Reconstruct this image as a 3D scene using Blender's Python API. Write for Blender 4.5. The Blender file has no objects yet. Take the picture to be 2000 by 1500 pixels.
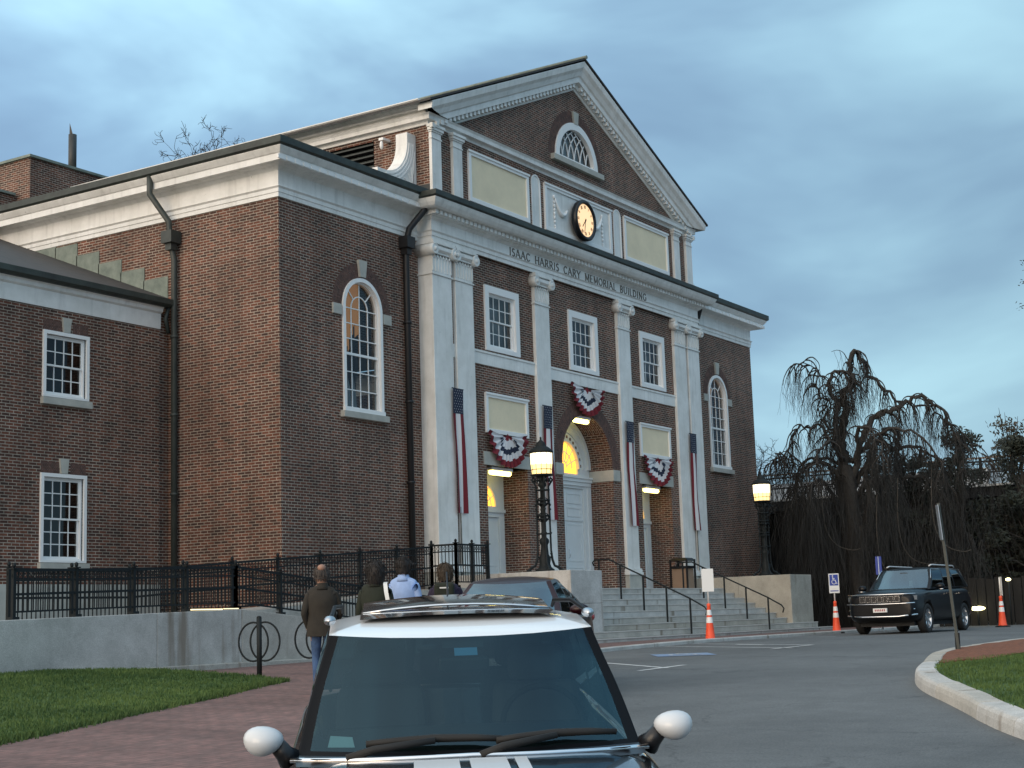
import bpy, bmesh, math, random
from mathutils import Vector, Matrix, noise
from mathutils.geometry import tessellate_polygon
R = math.radians
S = bpy.context.scene
COL = S.collection
random.seed(7)

# ---------------------------------------------------------------- camera
YAW, PITCH, ROLL, FPX = R(32.18), R(8.767), R(-1.90), 3009.0
EYE = Vector((0, 0, 1.45))
_f = Vector((math.cos(PITCH)*math.cos(YAW), math.cos(PITCH)*math.sin(YAW), math.sin(PITCH)))
_r = Vector((math.sin(YAW), -math.cos(YAW), 0)); _u = _r.cross(_f)
_r2 = math.cos(ROLL)*_r + math.sin(ROLL)*_u; _u2 = -math.sin(ROLL)*_r + math.cos(ROLL)*_u
cam = bpy.data.cameras.new("camera"); co = bpy.data.objects.new("camera", cam); COL.objects.link(co)
m = Matrix((_r2, _u2, -_f)).transposed().to_4x4(); m.translation = EYE; co.matrix_world = m
cam.sensor_width = 36; cam.lens = 36*FPX/2000; cam.clip_end = 4000; cam.clip_start = .1
S.camera = co
# ---------------------------------------------------------------- world and light
SUN_AZ, SUN_EL = R(176), R(14)          # low glow from behind the left side wall, seen through cloud
S.view_settings.view_transform = 'Standard'; S.view_settings.look = 'None'
S.view_settings.exposure = 0.72; S.view_settings.gamma = 1
W = bpy.data.worlds.new("World"); S.world = W; W.use_nodes = True
nt = W.node_tree; nt.nodes.clear()
def wn(t, **k):
    n = nt.nodes.new(t)
    for a, b in k.items(): setattr(n, a, b)
    return n
sky = wn('ShaderNodeTexSky', sky_type='NISHITA', sun_disc=False, sun_elevation=R(9), sun_rotation=R(90)-SUN_AZ, air_density=1.4, dust_density=1.2, ozone_density=3.0)
tc = wn('ShaderNodeTexCoord')
mp = wn('ShaderNodeMapping'); mp.inputs['Scale'].default_value = (1.0, 1.0, 2.2); mp.inputs['Rotation'].default_value = (.25, .35, .3)
mp.inputs['Location'].default_value = (.35, 1.1, .2)
nt.links.new(tc.outputs['Generated'], mp.inputs['Vector'])
n1 = wn('ShaderNodeTexNoise'); n1.inputs['Scale'].default_value = 3.0; n1.inputs['Detail'].default_value = 5; n1.inputs['Roughness'].default_value = .48; n1.inputs['Distortion'].default_value = .35
nt.links.new(mp.outputs[0], n1.inputs['Vector'])
rp = wn('ShaderNodeValToRGB'); rp.color_ramp.interpolation = 'B_SPLINE'
for i, (p, c) in enumerate([(.31, (.112, .182, .278, 1)), (.43, (.148, .243, .355, 1)), (.54, (.205, .338, .450, 1)), (.70, (.36, .58, .67, 1))]):
    e = rp.color_ramp.elements[i] if i < 2 else rp.color_ramp.elements.new(p)
    e.position = p; e.color = c
nt.links.new(n1.outputs['Fac'], rp.inputs[0])
# sky brighter at left; extra brightness behind the camera added to light the facade
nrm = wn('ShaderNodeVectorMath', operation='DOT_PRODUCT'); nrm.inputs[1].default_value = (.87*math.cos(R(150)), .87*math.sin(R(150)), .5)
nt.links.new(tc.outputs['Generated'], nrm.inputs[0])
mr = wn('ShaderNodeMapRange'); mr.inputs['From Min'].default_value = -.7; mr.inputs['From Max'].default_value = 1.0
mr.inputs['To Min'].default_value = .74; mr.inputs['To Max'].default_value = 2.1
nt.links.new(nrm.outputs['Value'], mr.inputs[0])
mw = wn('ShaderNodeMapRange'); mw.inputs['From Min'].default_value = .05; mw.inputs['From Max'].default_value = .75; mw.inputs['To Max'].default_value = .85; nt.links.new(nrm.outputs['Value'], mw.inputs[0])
mg = wn('ShaderNodeMix', data_type='RGBA'); mg.inputs['B'].default_value = (.50, .475, .445, 1); nt.links.new(mw.outputs[0], mg.inputs['Factor']); nt.links.new(rp.outputs[0], mg.inputs['A'])   # neutral warm grey added behind the camera, a key for the facade
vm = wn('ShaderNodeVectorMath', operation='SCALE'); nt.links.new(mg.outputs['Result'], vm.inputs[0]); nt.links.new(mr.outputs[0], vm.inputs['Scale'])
sc = wn('ShaderNodeVectorMath', operation='SCALE'); sc.inputs['Scale'].default_value = 10.0     # clouds in the units of the physical sky (background strength 0.1)
nt.links.new(vm.outputs[0], sc.inputs[0])
mx = wn('ShaderNodeMix', data_type='RGBA'); mx.inputs['Factor'].default_value = .93
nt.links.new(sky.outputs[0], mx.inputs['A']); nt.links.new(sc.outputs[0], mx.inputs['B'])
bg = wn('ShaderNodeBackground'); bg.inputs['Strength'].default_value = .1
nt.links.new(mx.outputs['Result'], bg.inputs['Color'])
out = wn('ShaderNodeOutputWorld'); nt.links.new(bg.outputs[0], out.inputs[0])
sl = bpy.data.lights.new("sun", 'SUN'); sl.energy = .95; sl.angle = R(45); sl.color = (1, .76, .52)
so = bpy.data.objects.new("sun", sl); COL.objects.link(so)
so.rotation_euler = Vector((-math.cos(SUN_EL)*math.cos(SUN_AZ), -math.cos(SUN_EL)*math.sin(SUN_AZ), -math.sin(SUN_EL))).to_track_quat('-Z', 'Y').to_euler()

# ---------------------------------------------------------------- helpers
def lerp(a, b, t): return a+(b-a)*t
def interp(x, pts):
    if x <= pts[0][0]: return pts[0][1]
    for (a, b), (c, d) in zip(pts, pts[1:]):
        if x <= c: return b+(d-b)*(x-a)/(c-a)
    return pts[-1][1]
GP = [(-50, 0), (6, 0), (9, .12), (20, .49), (27, .65), (37, .8), (4000, .8)]
def gh(x, y):                                   # height of the road surface
    D = x*math.cos(YAW)+y*math.sin(YAW)
    return sum(interp(D+o, GP) for o in (-1.5, -.75, 0, .75, 1.5))/5
def smooth(t): t = max(0, min(1, t)); return t*t*(3-2*t)
def lawn_h(x, y): return gh(x, y)+.06+.2*smooth((y-15)/5)*(1-smooth((x-17)/6))
MATS = {}
def nodes(name):
    m = bpy.data.materials.new(name); m.use_nodes = True
    b = m.node_tree.nodes['Principled BSDF']; MATS[name] = m
    return m, m.node_tree, b
def mat(name, col, rough=.6, metal=0, var=0, scale=6, bump=0, emit=0, coat=0, spec=.5, col2=None, detail=6, uv=False):
    m, t, b = nodes(name)
    b.inputs['Base Color'].default_value = (*col, 1); b.inputs['Roughness'].default_value = rough
    b.inputs['Metallic'].default_value = metal; b.inputs['Coat Weight'].default_value = coat; b.inputs['Coat Roughness'].default_value = .04
    b.inputs['Specular IOR Level'].default_value = spec
    if emit: b.inputs['Emission Color'].default_value = (*col, 1); b.inputs['Emission Strength'].default_value = emit
    if var or bump or col2:
        tc = t.nodes.new('ShaderNodeTexCoord')
        n = t.nodes.new('ShaderNodeTexNoise'); n.inputs['Scale'].default_value = scale; n.inputs['Detail'].default_value = detail; n.inputs['Roughness'].default_value = .65
        t.links.new(tc.outputs['UV' if uv else 'Object'], n.inputs['Vector'])
        if var or col2:
            r = t.nodes.new('ShaderNodeValToRGB'); r.color_ramp.elements[0].position = .32; r.color_ramp.elements[1].position = .68
            c2 = col2 if col2 else tuple(min(1, c*(1+var)) for c in col); c1 = col if col2 else tuple(c*(1-var) for c in col)
            r.color_ramp.elements[0].color = (*c1, 1); r.color_ramp.elements[1].color = (*c2, 1)
            t.links.new(n.outputs['Fac'], r.inputs[0]); t.links.new(r.outputs[0], b.inputs['Base Color'])
        if bump:
            bp = t.nodes.new('ShaderNodeBump'); bp.inputs['Strength'].default_value = bump; bp.inputs['Distance'].default_value = .02
            t.links.new(n.outputs['Fac'], bp.inputs['Height']); t.links.new(bp.outputs[0], b.inputs['Normal'])
    return m
def brickmat(name, c1, c2, mortar, bw=.213, rh=.0677, ms=.011, vertical=False, bias=0., rough=.85, darks=.5):
    m, t, b = nodes(name); N = t.nodes.new; L = t.links.new
    tc = N('ShaderNodeTexCoord'); src = tc.outputs['UV']
    if vertical:
        mp = N('ShaderNodeMapping'); mp.inputs['Rotation'].default_value = (0, 0, math.pi/2); L(src, mp.inputs[0]); src = mp.outputs[0]
    br = N('ShaderNodeTexBrick'); br.inputs['Scale'].default_value = 1; br.inputs['Brick Width'].default_value = bw; br.inputs['Row Height'].default_value = rh
    br.inputs['Mortar Size'].default_value = ms; br.inputs['Mortar Smooth'].default_value = .15; br.inputs['Bias'].default_value = bias
    br.inputs['Color1'].default_value = (*c1, 1); br.inputs['Color2'].default_value = (*c2, 1); br.inputs['Mortar'].default_value = (*mortar, 1)
    L(src, br.inputs['Vector'])
    n = N('ShaderNodeTexNoise'); n.inputs['Scale'].default_value = .55; n.inputs['Detail'].default_value = 7; n.inputs['Roughness'].default_value = .6; L(src, n.inputs['Vector'])
    r = N('ShaderNodeMapRange'); r.inputs['From Min'].default_value = .3; r.inputs['From Max'].default_value = .7; r.inputs['To Min'].default_value = 1-.32*darks; r.inputs['To Max'].default_value = 1+.28*darks; L(n.outputs['Fac'], r.inputs[0])
    n2 = N('ShaderNodeTexNoise'); n2.inputs['Scale'].default_value = 9; n2.inputs['Detail'].default_value = 3; L(src, n2.inputs['Vector'])
    r2 = N('ShaderNodeMapRange'); r2.inputs['From Min'].default_value = .3; r2.inputs['From Max'].default_value = .7; r2.inputs['To Min'].default_value = .75; r2.inputs['To Max'].default_value = 1.25; L(n2.outputs['Fac'], r2.inputs[0])
    mm = N('ShaderNodeMath'); mm.operation = 'MULTIPLY'; L(r.outputs[0], mm.inputs[0]); L(r2.outputs[0], mm.inputs[1])
    v = N('ShaderNodeVectorMath'); v.operation = 'SCALE'; L(br.outputs['Color'], v.inputs[0]); L(mm.outputs[0], v.inputs['Scale'])
    ms_ = N('ShaderNodeMapping'); ms_.inputs['Scale'].default_value = (2.4, .22, 1); L(src, ms_.inputs[0])
    n4 = N('ShaderNodeTexNoise'); n4.inputs['Scale'].default_value = 1; n4.inputs['Detail'].default_value = 4; L(ms_.outputs[0], n4.inputs['Vector'])
    r4 = N('ShaderNodeMapRange'); r4.inputs['From Min'].default_value = .35; r4.inputs['From Max'].default_value = .68; r4.inputs['To Min'].default_value = 1.06; r4.inputs['To Max'].default_value = .74; L(n4.outputs['Fac'], r4.inputs[0])
    vb = N('ShaderNodeVectorMath'); vb.operation = 'SCALE'; L(v.outputs[0], vb.inputs[0]); L(r4.outputs[0], vb.inputs['Scale']); v = vb
    L(v.outputs[0], b.inputs['Base Color']); b.inputs['Roughness'].default_value = rough
    bp = N('ShaderNodeBump'); bp.invert = True; bp.inputs['Strength'].default_value = .6; bp.inputs['Distance'].default_value = .006
    L(br.outputs['Fac'], bp.inputs['Height']); L(bp.outputs[0], b.inputs['Normal'])
    return m
def glassmat(name, tint, gl=.04, trans=.6, rough=.02, refl=(.92, .96, 1)):
    m, t, b = nodes(name); N = t.nodes.new; L = t.links.new; t.nodes.remove(b)
    o = t.nodes['Material Output']
    tr = N('ShaderNodeBsdfTransparent'); tr.inputs[0].default_value = (*[c*trans for c in tint], 1)
    g = N('ShaderNodeBsdfGlossy'); g.inputs['Roughness'].default_value = rough; g.inputs[0].default_value = (*refl, 1)
    f = N('ShaderNodeFresnel'); ge = N('ShaderNodeNewGeometry'); io = N('ShaderNodeMapRange'); io.inputs['To Min'].default_value = 1.5; io.inputs['To Max'].default_value = 1/1.5; L(ge.outputs['Backfacing'], io.inputs[0]); L(io.outputs[0], f.inputs[0])
    ad = N('ShaderNodeMath'); ad.operation = 'ADD'; ad.use_clamp = True; ad.inputs[1].default_value = gl; L(f.outputs[0], ad.inputs[0])
    mx = N('ShaderNodeMixShader'); L(ad.outputs[0], mx.inputs[0]); L(tr.outputs[0], mx.inputs[1]); L(g.outputs[0], mx.inputs[2]); L(mx.outputs[0], o.inputs[0])
    return m
class MB:
    def __init__(s): s.v = []; s.f = []; s.mi = []; s.sm = []; s.cur = 0; s.smooth = False; s.M = None
    def add(s, vs, fs, sm=None):
        o = len(s.v)
        if s.M is not None: vs = [s.M @ Vector(p) for p in vs]
        s.v += [tuple(p) for p in vs]
        for f in fs: s.f.append([o+i for i in f]); s.mi.append(s.cur); s.sm.append(s.smooth if sm is None else sm)
    def quad(s, *p): s.add(p, [list(range(len(p)))])
    def box(s, x0, x1, y0, y1, z0, z1):
        if x0 > x1: x0, x1 = x1, x0
        if y0 > y1: y0, y1 = y1, y0
        if z0 > z1: z0, z1 = z1, z0
        s.add([(x0, y0, z0), (x1, y0, z0), (x1, y1, z0), (x0, y1, z0), (x0, y0, z1), (x1, y0, z1), (x1, y1, z1), (x0, y1, z1)],
              [(0, 3, 2, 1), (4, 5, 6, 7), (0, 1, 5, 4), (1, 2, 6, 5), (2, 3, 7, 6), (3, 0, 4, 7)], False)
    def bar(s, p0, p1, w, h, up=(0, 0, 1)):
        p0, p1 = Vector(p0), Vector(p1); d = (p1-p0).normalized(); a = d.cross(Vector(up))
        if a.length < 1e-4: a = d.cross(Vector((1, 0, 0)))
        a.normalize(); b = a.cross(d)
        vs = [p+a*sx*w/2+b*sz*h/2 for p in (p0, p1) for sx, sz in ((-1, -1), (1, -1), (1, 1), (-1, 1))]
        s.add(vs, [(0, 1, 2, 3), (7, 6, 5, 4), (0, 4, 5, 1), (1, 5, 6, 2), (2, 6, 7, 3), (3, 7, 4, 0)], False)
    def tube(s, pts, r, n=8, cap=True, sm=True):
        pts = [Vector(p) for p in pts]; rr = r if isinstance(r, (list, tuple)) else [r]*len(pts)
        vs = []; a = None
        for i, p in enumerate(pts):
            d = (pts[min(i+1, len(pts)-1)]-pts[max(i-1, 0)])
            d = d.normalized() if d.length > 1e-9 else Vector((0, 0, 1))
            if a is None:
                a = d.cross(Vector((0, 0, 1)))
                if a.length < 1e-3: a = d.cross(Vector((1, 0, 0)))
            a = (a-d*a.dot(d)); a = a.normalized() if a.length > 1e-6 else d.orthogonal().normalized()
            b = d.cross(a)
            for k in range(n):
                t = 2*math.pi*k/n; vs.append(p+(a*math.cos(t)+b*math.sin(t))*rr[i])
        fs = [(i*n+k, i*n+(k+1) % n, (i+1)*n+(k+1) % n, (i+1)*n+k) for i in range(len(pts)-1) for k in range(n)]
        s.add(vs, fs, sm)
        if cap: s.add(vs[:n], [list(range(n))[::-1]], False); s.add(vs[-n:], [list(range(n))], False)
    def lathe(s, prof, c=(0, 0, 0), axis='z', n=24, sm=True):
        vs = []
        for r_, h in prof:
            for k in range(n):
                t = 2*math.pi*k/n; x, y = r_*math.cos(t), r_*math.sin(t)
                p = (x, y, h) if axis == 'z' else ((x, h, y) if axis == 'y' else (h, x, y))
                vs.append((p[0]+c[0], p[1]+c[1], p[2]+c[2]))
        s.add(vs, [(i*n+k, i*n+(k+1) % n, (i+1)*n+(k+1) % n, (i+1)*n+k) for i in range(len(prof)-1) for k in range(n)], sm)
    def grid(s, rows, sm=True, close=False):
        n = len(rows[0]); vs = [p for r_ in rows for p in r_]
        kk = n if close else n-1
        s.add(vs, [(i*n+k, i*n+(k+1) % n, (i+1)*n+(k+1) % n, (i+1)*n+k) for i in range(len(rows)-1) for k in range(kk)], sm)
    def ball(s, c, rx, ry, rz, n=14, m_=9):
        rows = []
        for i in range(m_+1):
            t = math.pi*i/m_ - math.pi/2
            rows.append([(c[0]+rx*math.cos(t)*math.cos(2*math.pi*k/n), c[1]+ry*math.cos(t)*math.sin(2*math.pi*k/n), c[2]+rz*math.sin(t)) for k in range(n)])
        s.grid(rows, True, True)
    def poly(s, loops, fn, flip=False):
        """flat polygon with holes; loops are 2-D lists, fn maps (a, b) to 3-D"""
        pl = [[Vector((a, b, 0)) for a, b in l] for l in loops]
        tri = tessellate_polygon(pl); flat = [p for l in loops for p in l]
        s.add([fn(a, b) for a, b in flat], [t if not flip else t[::-1] for t in tri], False)
    def prism(s, loop, fn0, fn1, holes=()):
        """solid between two planes with the outline loop (2-D), fn0 / fn1 map to the two planes"""
        s.poly([loop, *holes], fn0); s.poly([loop, *holes], fn1, True)
        for l in (loop, *holes):
            n = len(l)
            s.add([fn0(*p) for p in l]+[fn1(*p) for p in l], [(i, (i+1) % n, n+(i+1) % n, n+i) for i in range(n)], False)
    def build(s, name, mats, parent=None, bevel=0, fix=True, uv=True, merge=True, sub=0):
        me = bpy.data.meshes.new(name); me.from_pydata(s.v, [], s.f)
        for i, p in enumerate(me.polygons): p.material_index = s.mi[i]; p.use_smooth = s.sm[i]
        if not isinstance(mats, (list, tuple)): mats = [mats]
        for x in mats: me.materials.append(MATS[x] if isinstance(x, str) else x)
        if fix or merge:
            bm = bmesh.new(); bm.from_mesh(me)
            if merge: bmesh.ops.remove_doubles(bm, verts=bm.verts, dist=1e-5)
            if fix: bmesh.ops.recalc_face_normals(bm, faces=bm.faces)
            bm.to_mesh(me); bm.free()
        if uv:
            ul = me.uv_layers.new(name='uv')
            for p in me.polygons:
                nx, ny, nz = abs(p.normal.x), abs(p.normal.y), abs(p.normal.z)
                for li in p.loop_indices:
                    c = me.vertices[me.loops[li].vertex_index].co
                    ul.data[li].uv = (c.x, c.y) if nz > max(nx, ny) else ((c.y, c.z) if nx > ny else (c.x, c.z))
        o = bpy.data.objects.new(name, me); COL.objects.link(o)
        if parent: o.parent = parent
        if bevel:
            b = o.modifiers.new('b', 'BEVEL'); b.width = bevel; b.segments = 2; b.limit_method = 'ANGLE'
        if sub:
            b = o.modifiers.new('s', 'SUBSURF'); b.levels = b.render_levels = sub
        return o
def empty(name, loc=(0, 0, 0), rz=0):
    o = bpy.data.objects.new(name, None); o.empty_display_size = .3; COL.objects.link(o); o.location = loc; o.rotation_euler = (0, 0, rz); return o
def tag(o, label=None, cat=None, group=None, kind=None):
    for k, v in (('label', label), ('category', cat), ('group', group), ('kind', kind)):
        if v: o[k] = v
    return o
def struct(o, kind='structure'): o['kind'] = kind; return o
def freeze(o):
    """apply the object's modifiers"""
    dg = bpy.context.evaluated_depsgraph_get(); dg.update()
    me = bpy.data.meshes.new_from_object(o.evaluated_get(dg)); o.modifiers.clear(); o.data = me; return o
def boolean(o, cutters):
    """subtract the cutter objects, then delete them"""
    for c in cutters:
        b = o.modifiers.new('c', 'BOOLEAN'); b.operation = 'DIFFERENCE'; b.object = c; b.solver = 'EXACT'
    freeze(o)
    for c in cutters: bpy.data.objects.remove(c)
def copy_tree(o, parent=None):
    c = o.copy(); COL.objects.link(c); c.parent = parent
    for ch in [x for x in COL.objects if x.parent == o]: copy_tree(ch, c)
    return c
def arcpts(cx, cz, r_, a0, a1, n): return [(cx+r_*math.cos(R(lerp(a0, a1, i/n))), cz+r_*math.sin(R(lerp(a0, a1, i/n)))) for i in range(n+1)]
def rect(a0, a1, b0, b1): return [(a0, b0), (a1, b0), (a1, b1), (a0, b1)]
def archloop(cx, hw, z0, zs, n=20): return [(cx-hw, z0), (cx+hw, z0)]+arcpts(cx, zs, hw, 0, 180, n)
def sweep(mb, prof, path, closed=False):
    """run a moulding profile [(out, z)] along a plan path [(x, y)]; 'out' is to the right of the travel direction"""
    P = [Vector((x, y, 0)) for x, y in path]; n = len(P); rows = []
    for i, p in enumerate(P):
        a = (P[i]-P[i-1]).normalized() if i > 0 else None; b = (P[i+1]-P[i]).normalized() if i < n-1 else None
        na = Vector((a.y, -a.x, 0)) if a else None; nb = Vector((b.y, -b.x, 0)) if b else None
        if na is None: o = nb
        elif nb is None: o = na
        else: o = (na+nb); o = o/(o.length_squared/2)
        rows.append([p+o*q[0]+Vector((0, 0, q[1])) for q in prof])
    mb.grid(rows, False)
    for r_ in (rows[0], rows[-1]): mb.add(r_, [list(range(len(r_)))], False)

# ---------------------------------------------------------------- materials
brickmat('brick', (.165, .056, .032), (.050, .024, .018), (.36, .305, .25), ms=.0095, darks=.9)
brickmat('brick_soldier', (.13, .056, .045), (.075, .04, .036), (.30, .26, .24), vertical=True)
brickmat('pavers', (.22, .122, .108), (.155, .095, .086), (.10, .075, .068), bw=.2, rh=.1, ms=.006)
mat('white_paint', (.86, .86, .84), .45, var=0, col2=(.70, .70, .67), scale=1.6, bump=.05)
mat('white_trim', (.86, .86, .85), .4)
mat('door_paint', (.78, .80, .80), .4, col2=(.72, .74, .74), scale=2)
mat('cream', (.90, .77, .55), .8, col2=(.78, .67, .48), scale=1.3, bump=.08)
mat('limestone', (.50, .49, .44), .8, col2=(.38, .38, .35), scale=3, bump=.15)
mat('copper_black', (.022, .026, .024), .55, col2=(.045, .06, .052), scale=3)
mat('pipe_metal', (.028, .036, .034), .5, col2=(.05, .058, .052), scale=3)
mat('pipe_black', (.012, .012, .014), .5)
mat('verdigris', (.12, .155, .135), .7, col2=(.26, .30, .26), scale=2.2)
mat('lead_roof', (.05, .055, .055), .5, var=.4, scale=.8)
mat('iron', (.010, .014, .016), .65, spec=.3)
mat('black_paint', (.008, .008, .010), .35)
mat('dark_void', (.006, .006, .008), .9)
mat('curtain', (.33, .33, .34), .9, col2=(.10, .10, .12), scale=2.2)
mat('amber_curtain', (.40, .18, .06), .9, emit=.42)  # emission puts the lit room's glow into the drape
mat('grey_blind', (.45, .46, .47), .9)
mat('warm_glass', (1, .48, .06), .4, emit=1.15)
mat('tube_light', (1, .84, .24), .4, emit=3.2)
mat('lamp_glass', (1, .70, .28), .4, emit=1.0)
mat('lamp_hot', (1, .86, .56), .4, emit=1.5)
mat('clock_face', (1, .66, .36), .4, emit=.55)
mat('far_lamp', (1, .88, .45), .4, emit=3)
mat('far_window', (1, .9, .6), .4, emit=.9)
glassmat('window_glass', (.8, .88, .9), gl=.0, trans=.72)
glassmat('car_glass', (.55, .72, .72), gl=.025, trans=.55, refl=(.42, .70, .86)); glassmat('windscreen_far', (.4, .5, .52), gl=.17, trans=.5, refl=(.65, .88, 1))
glassmat('car_glass_dark', (.22, .27, .29), gl=.05, trans=.4, refl=(.6, .8, .9))
mat('pillar_black', (.002, .002, .003), .45, spec=.12)
mat('lettering', (.14, .13, .11), .7)
mat('rust', (.20, .11, .06), .85)
mat('worn_lit_stone', (.50, .49, .46), .8, col2=(.40, .39, .37), scale=3)  # paler nosing: wear, plus light on the tread edges put into the colour
mat('warm_strip', (1, .85, .5), .4, emit=.9)
def weathered():
    t = MATS['white_paint'].node_tree; N = t.nodes.new; L = t.links.new; b = t.nodes['Principled BSDF']; src = b.inputs['Base Color'].links[0].from_socket
    tc = N('ShaderNodeTexCoord'); mp = N('ShaderNodeMapping'); mp.inputs['Scale'].default_value = (7, 7, .7); L(tc.outputs['Object'], mp.inputs[0])
    n = N('ShaderNodeTexNoise'); n.inputs['Scale'].default_value = 1; n.inputs['Detail'].default_value = 5; L(mp.outputs[0], n.inputs['Vector'])
    r = N('ShaderNodeMapRange'); r.inputs['From Min'].default_value = .52; r.inputs['From Max'].default_value = .75; r.inputs['To Min'].default_value = 1; r.inputs['To Max'].default_value = .84; L(n.outputs['Fac'], r.inputs[0])
    n2 = N('ShaderNodeTexNoise'); n2.inputs['Scale'].default_value = 7; n2.inputs['Detail'].default_value = 8; n2.inputs['Roughness'].default_value = .7; L(tc.outputs['Object'], n2.inputs['Vector'])
    r2 = N('ShaderNodeMapRange'); r2.inputs['From Min'].default_value = .66; r2.inputs['From Max'].default_value = .72; r2.inputs['To Min'].default_value = 1; r2.inputs['To Max'].default_value = .62; L(n2.outputs['Fac'], r2.inputs[0])
    m1 = N('ShaderNodeMath'); m1.operation = 'MULTIPLY'; L(r.outputs[0], m1.inputs[0]); L(r2.outputs[0], m1.inputs[1])
    v = N('ShaderNodeVectorMath'); v.operation = 'SCALE'; L(src, v.inputs[0]); L(m1.outputs[0], v.inputs['Scale']); L(v.outputs[0], b.inputs['Base Color'])
weathered()
# granite with the warm water stains that run down it
def granite():
    m, t, b = nodes('granite'); N = t.nodes.new; L = t.links.new
    tc = N('ShaderNodeTexCoord'); n = N('ShaderNodeTexNoise'); n.inputs['Scale'].default_value = 1.4; n.inputs['Detail'].default_value = 8; n.inputs['Roughness'].default_value = .7
    L(tc.outputs['Object'], n.inputs['Vector'])
    r = N('ShaderNodeValToRGB'); r.color_ramp.elements[0].position = .3; r.color_ramp.elements[0].color = (.34, .335, .31, 1); r.color_ramp.elements[1].position = .7; r.color_ramp.elements[1].color = (.56, .55, .52, 1)
    L(n.outputs['Fac'], r.inputs[0])
    n2 = N('ShaderNodeTexNoise'); n2.inputs['Scale'].default_value = 60; n2.inputs['Detail'].default_value = 2; L(tc.outputs['Object'], n2.inputs['Vector'])
    mr = N('ShaderNodeMapRange'); mr.inputs['From Min'].default_value = .3; mr.inputs['From Max'].default_value = .7; mr.inputs['To Min'].default_value = .8; mr.inputs['To Max'].default_value = 1.15; L(n2.outputs['Fac'], mr.inputs[0])
    v = N('ShaderNodeVectorMath'); v.operation = 'SCALE'; L(r.outputs[0], v.inputs[0]); L(mr.outputs[0], v.inputs['Scale'])
    mp = N('ShaderNodeMapping'); mp.inputs['Scale'].default_value = (1.1, 1.1, .10); L(tc.outputs['Object'], mp.inputs[0])
    n3 = N('ShaderNodeTexNoise'); n3.inputs['Scale'].default_value = 2.3; n3.inputs['Detail'].default_value = 3; L(mp.outputs[0], n3.inputs['Vector'])
    r3 = N('ShaderNodeValToRGB'); r3.color_ramp.elements[0].position = .60; r3.color_ramp.elements[0].color = (0, 0, 0, 1); r3.color_ramp.elements[1].position = .70; r3.color_ramp.elements[1].color = (.85, .85, .85, 1); L(n3.outputs['Fac'], r3.inputs[0])
    mx = N('ShaderNodeMix'); mx.data_type = 'RGBA'; L(r3.outputs[0], mx.inputs['Factor']); L(v.outputs[0], mx.inputs['A']); mx.inputs['B'].default_value = (.20, .165, .125, 1)
    oi = N('ShaderNodeObjectInfo'); rr = N('ShaderNodeValToRGB'); rr.color_ramp.elements[0].color = (.84, .80, .73, 1); rr.color_ramp.elements[1].color = (1.08, 1.10, 1.14, 1); L(oi.outputs['Random'], rr.inputs[0])
    vv = N('ShaderNodeVectorMath'); vv.operation = 'MULTIPLY'; L(mx.outputs['Result'], vv.inputs[0]); L(rr.outputs[0], vv.inputs[1])
    L(vv.outputs[0], b.inputs['Base Color']); b.inputs['Roughness'].default_value = .8
    bp = N('ShaderNodeBump'); bp.inputs['Strength'].default_value = .25; bp.inputs['Distance'].default_value = .01; L(n2.outputs['Fac'], bp.inputs['Height']); L(bp.outputs[0], b.inputs['Normal'])
granite()
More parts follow.
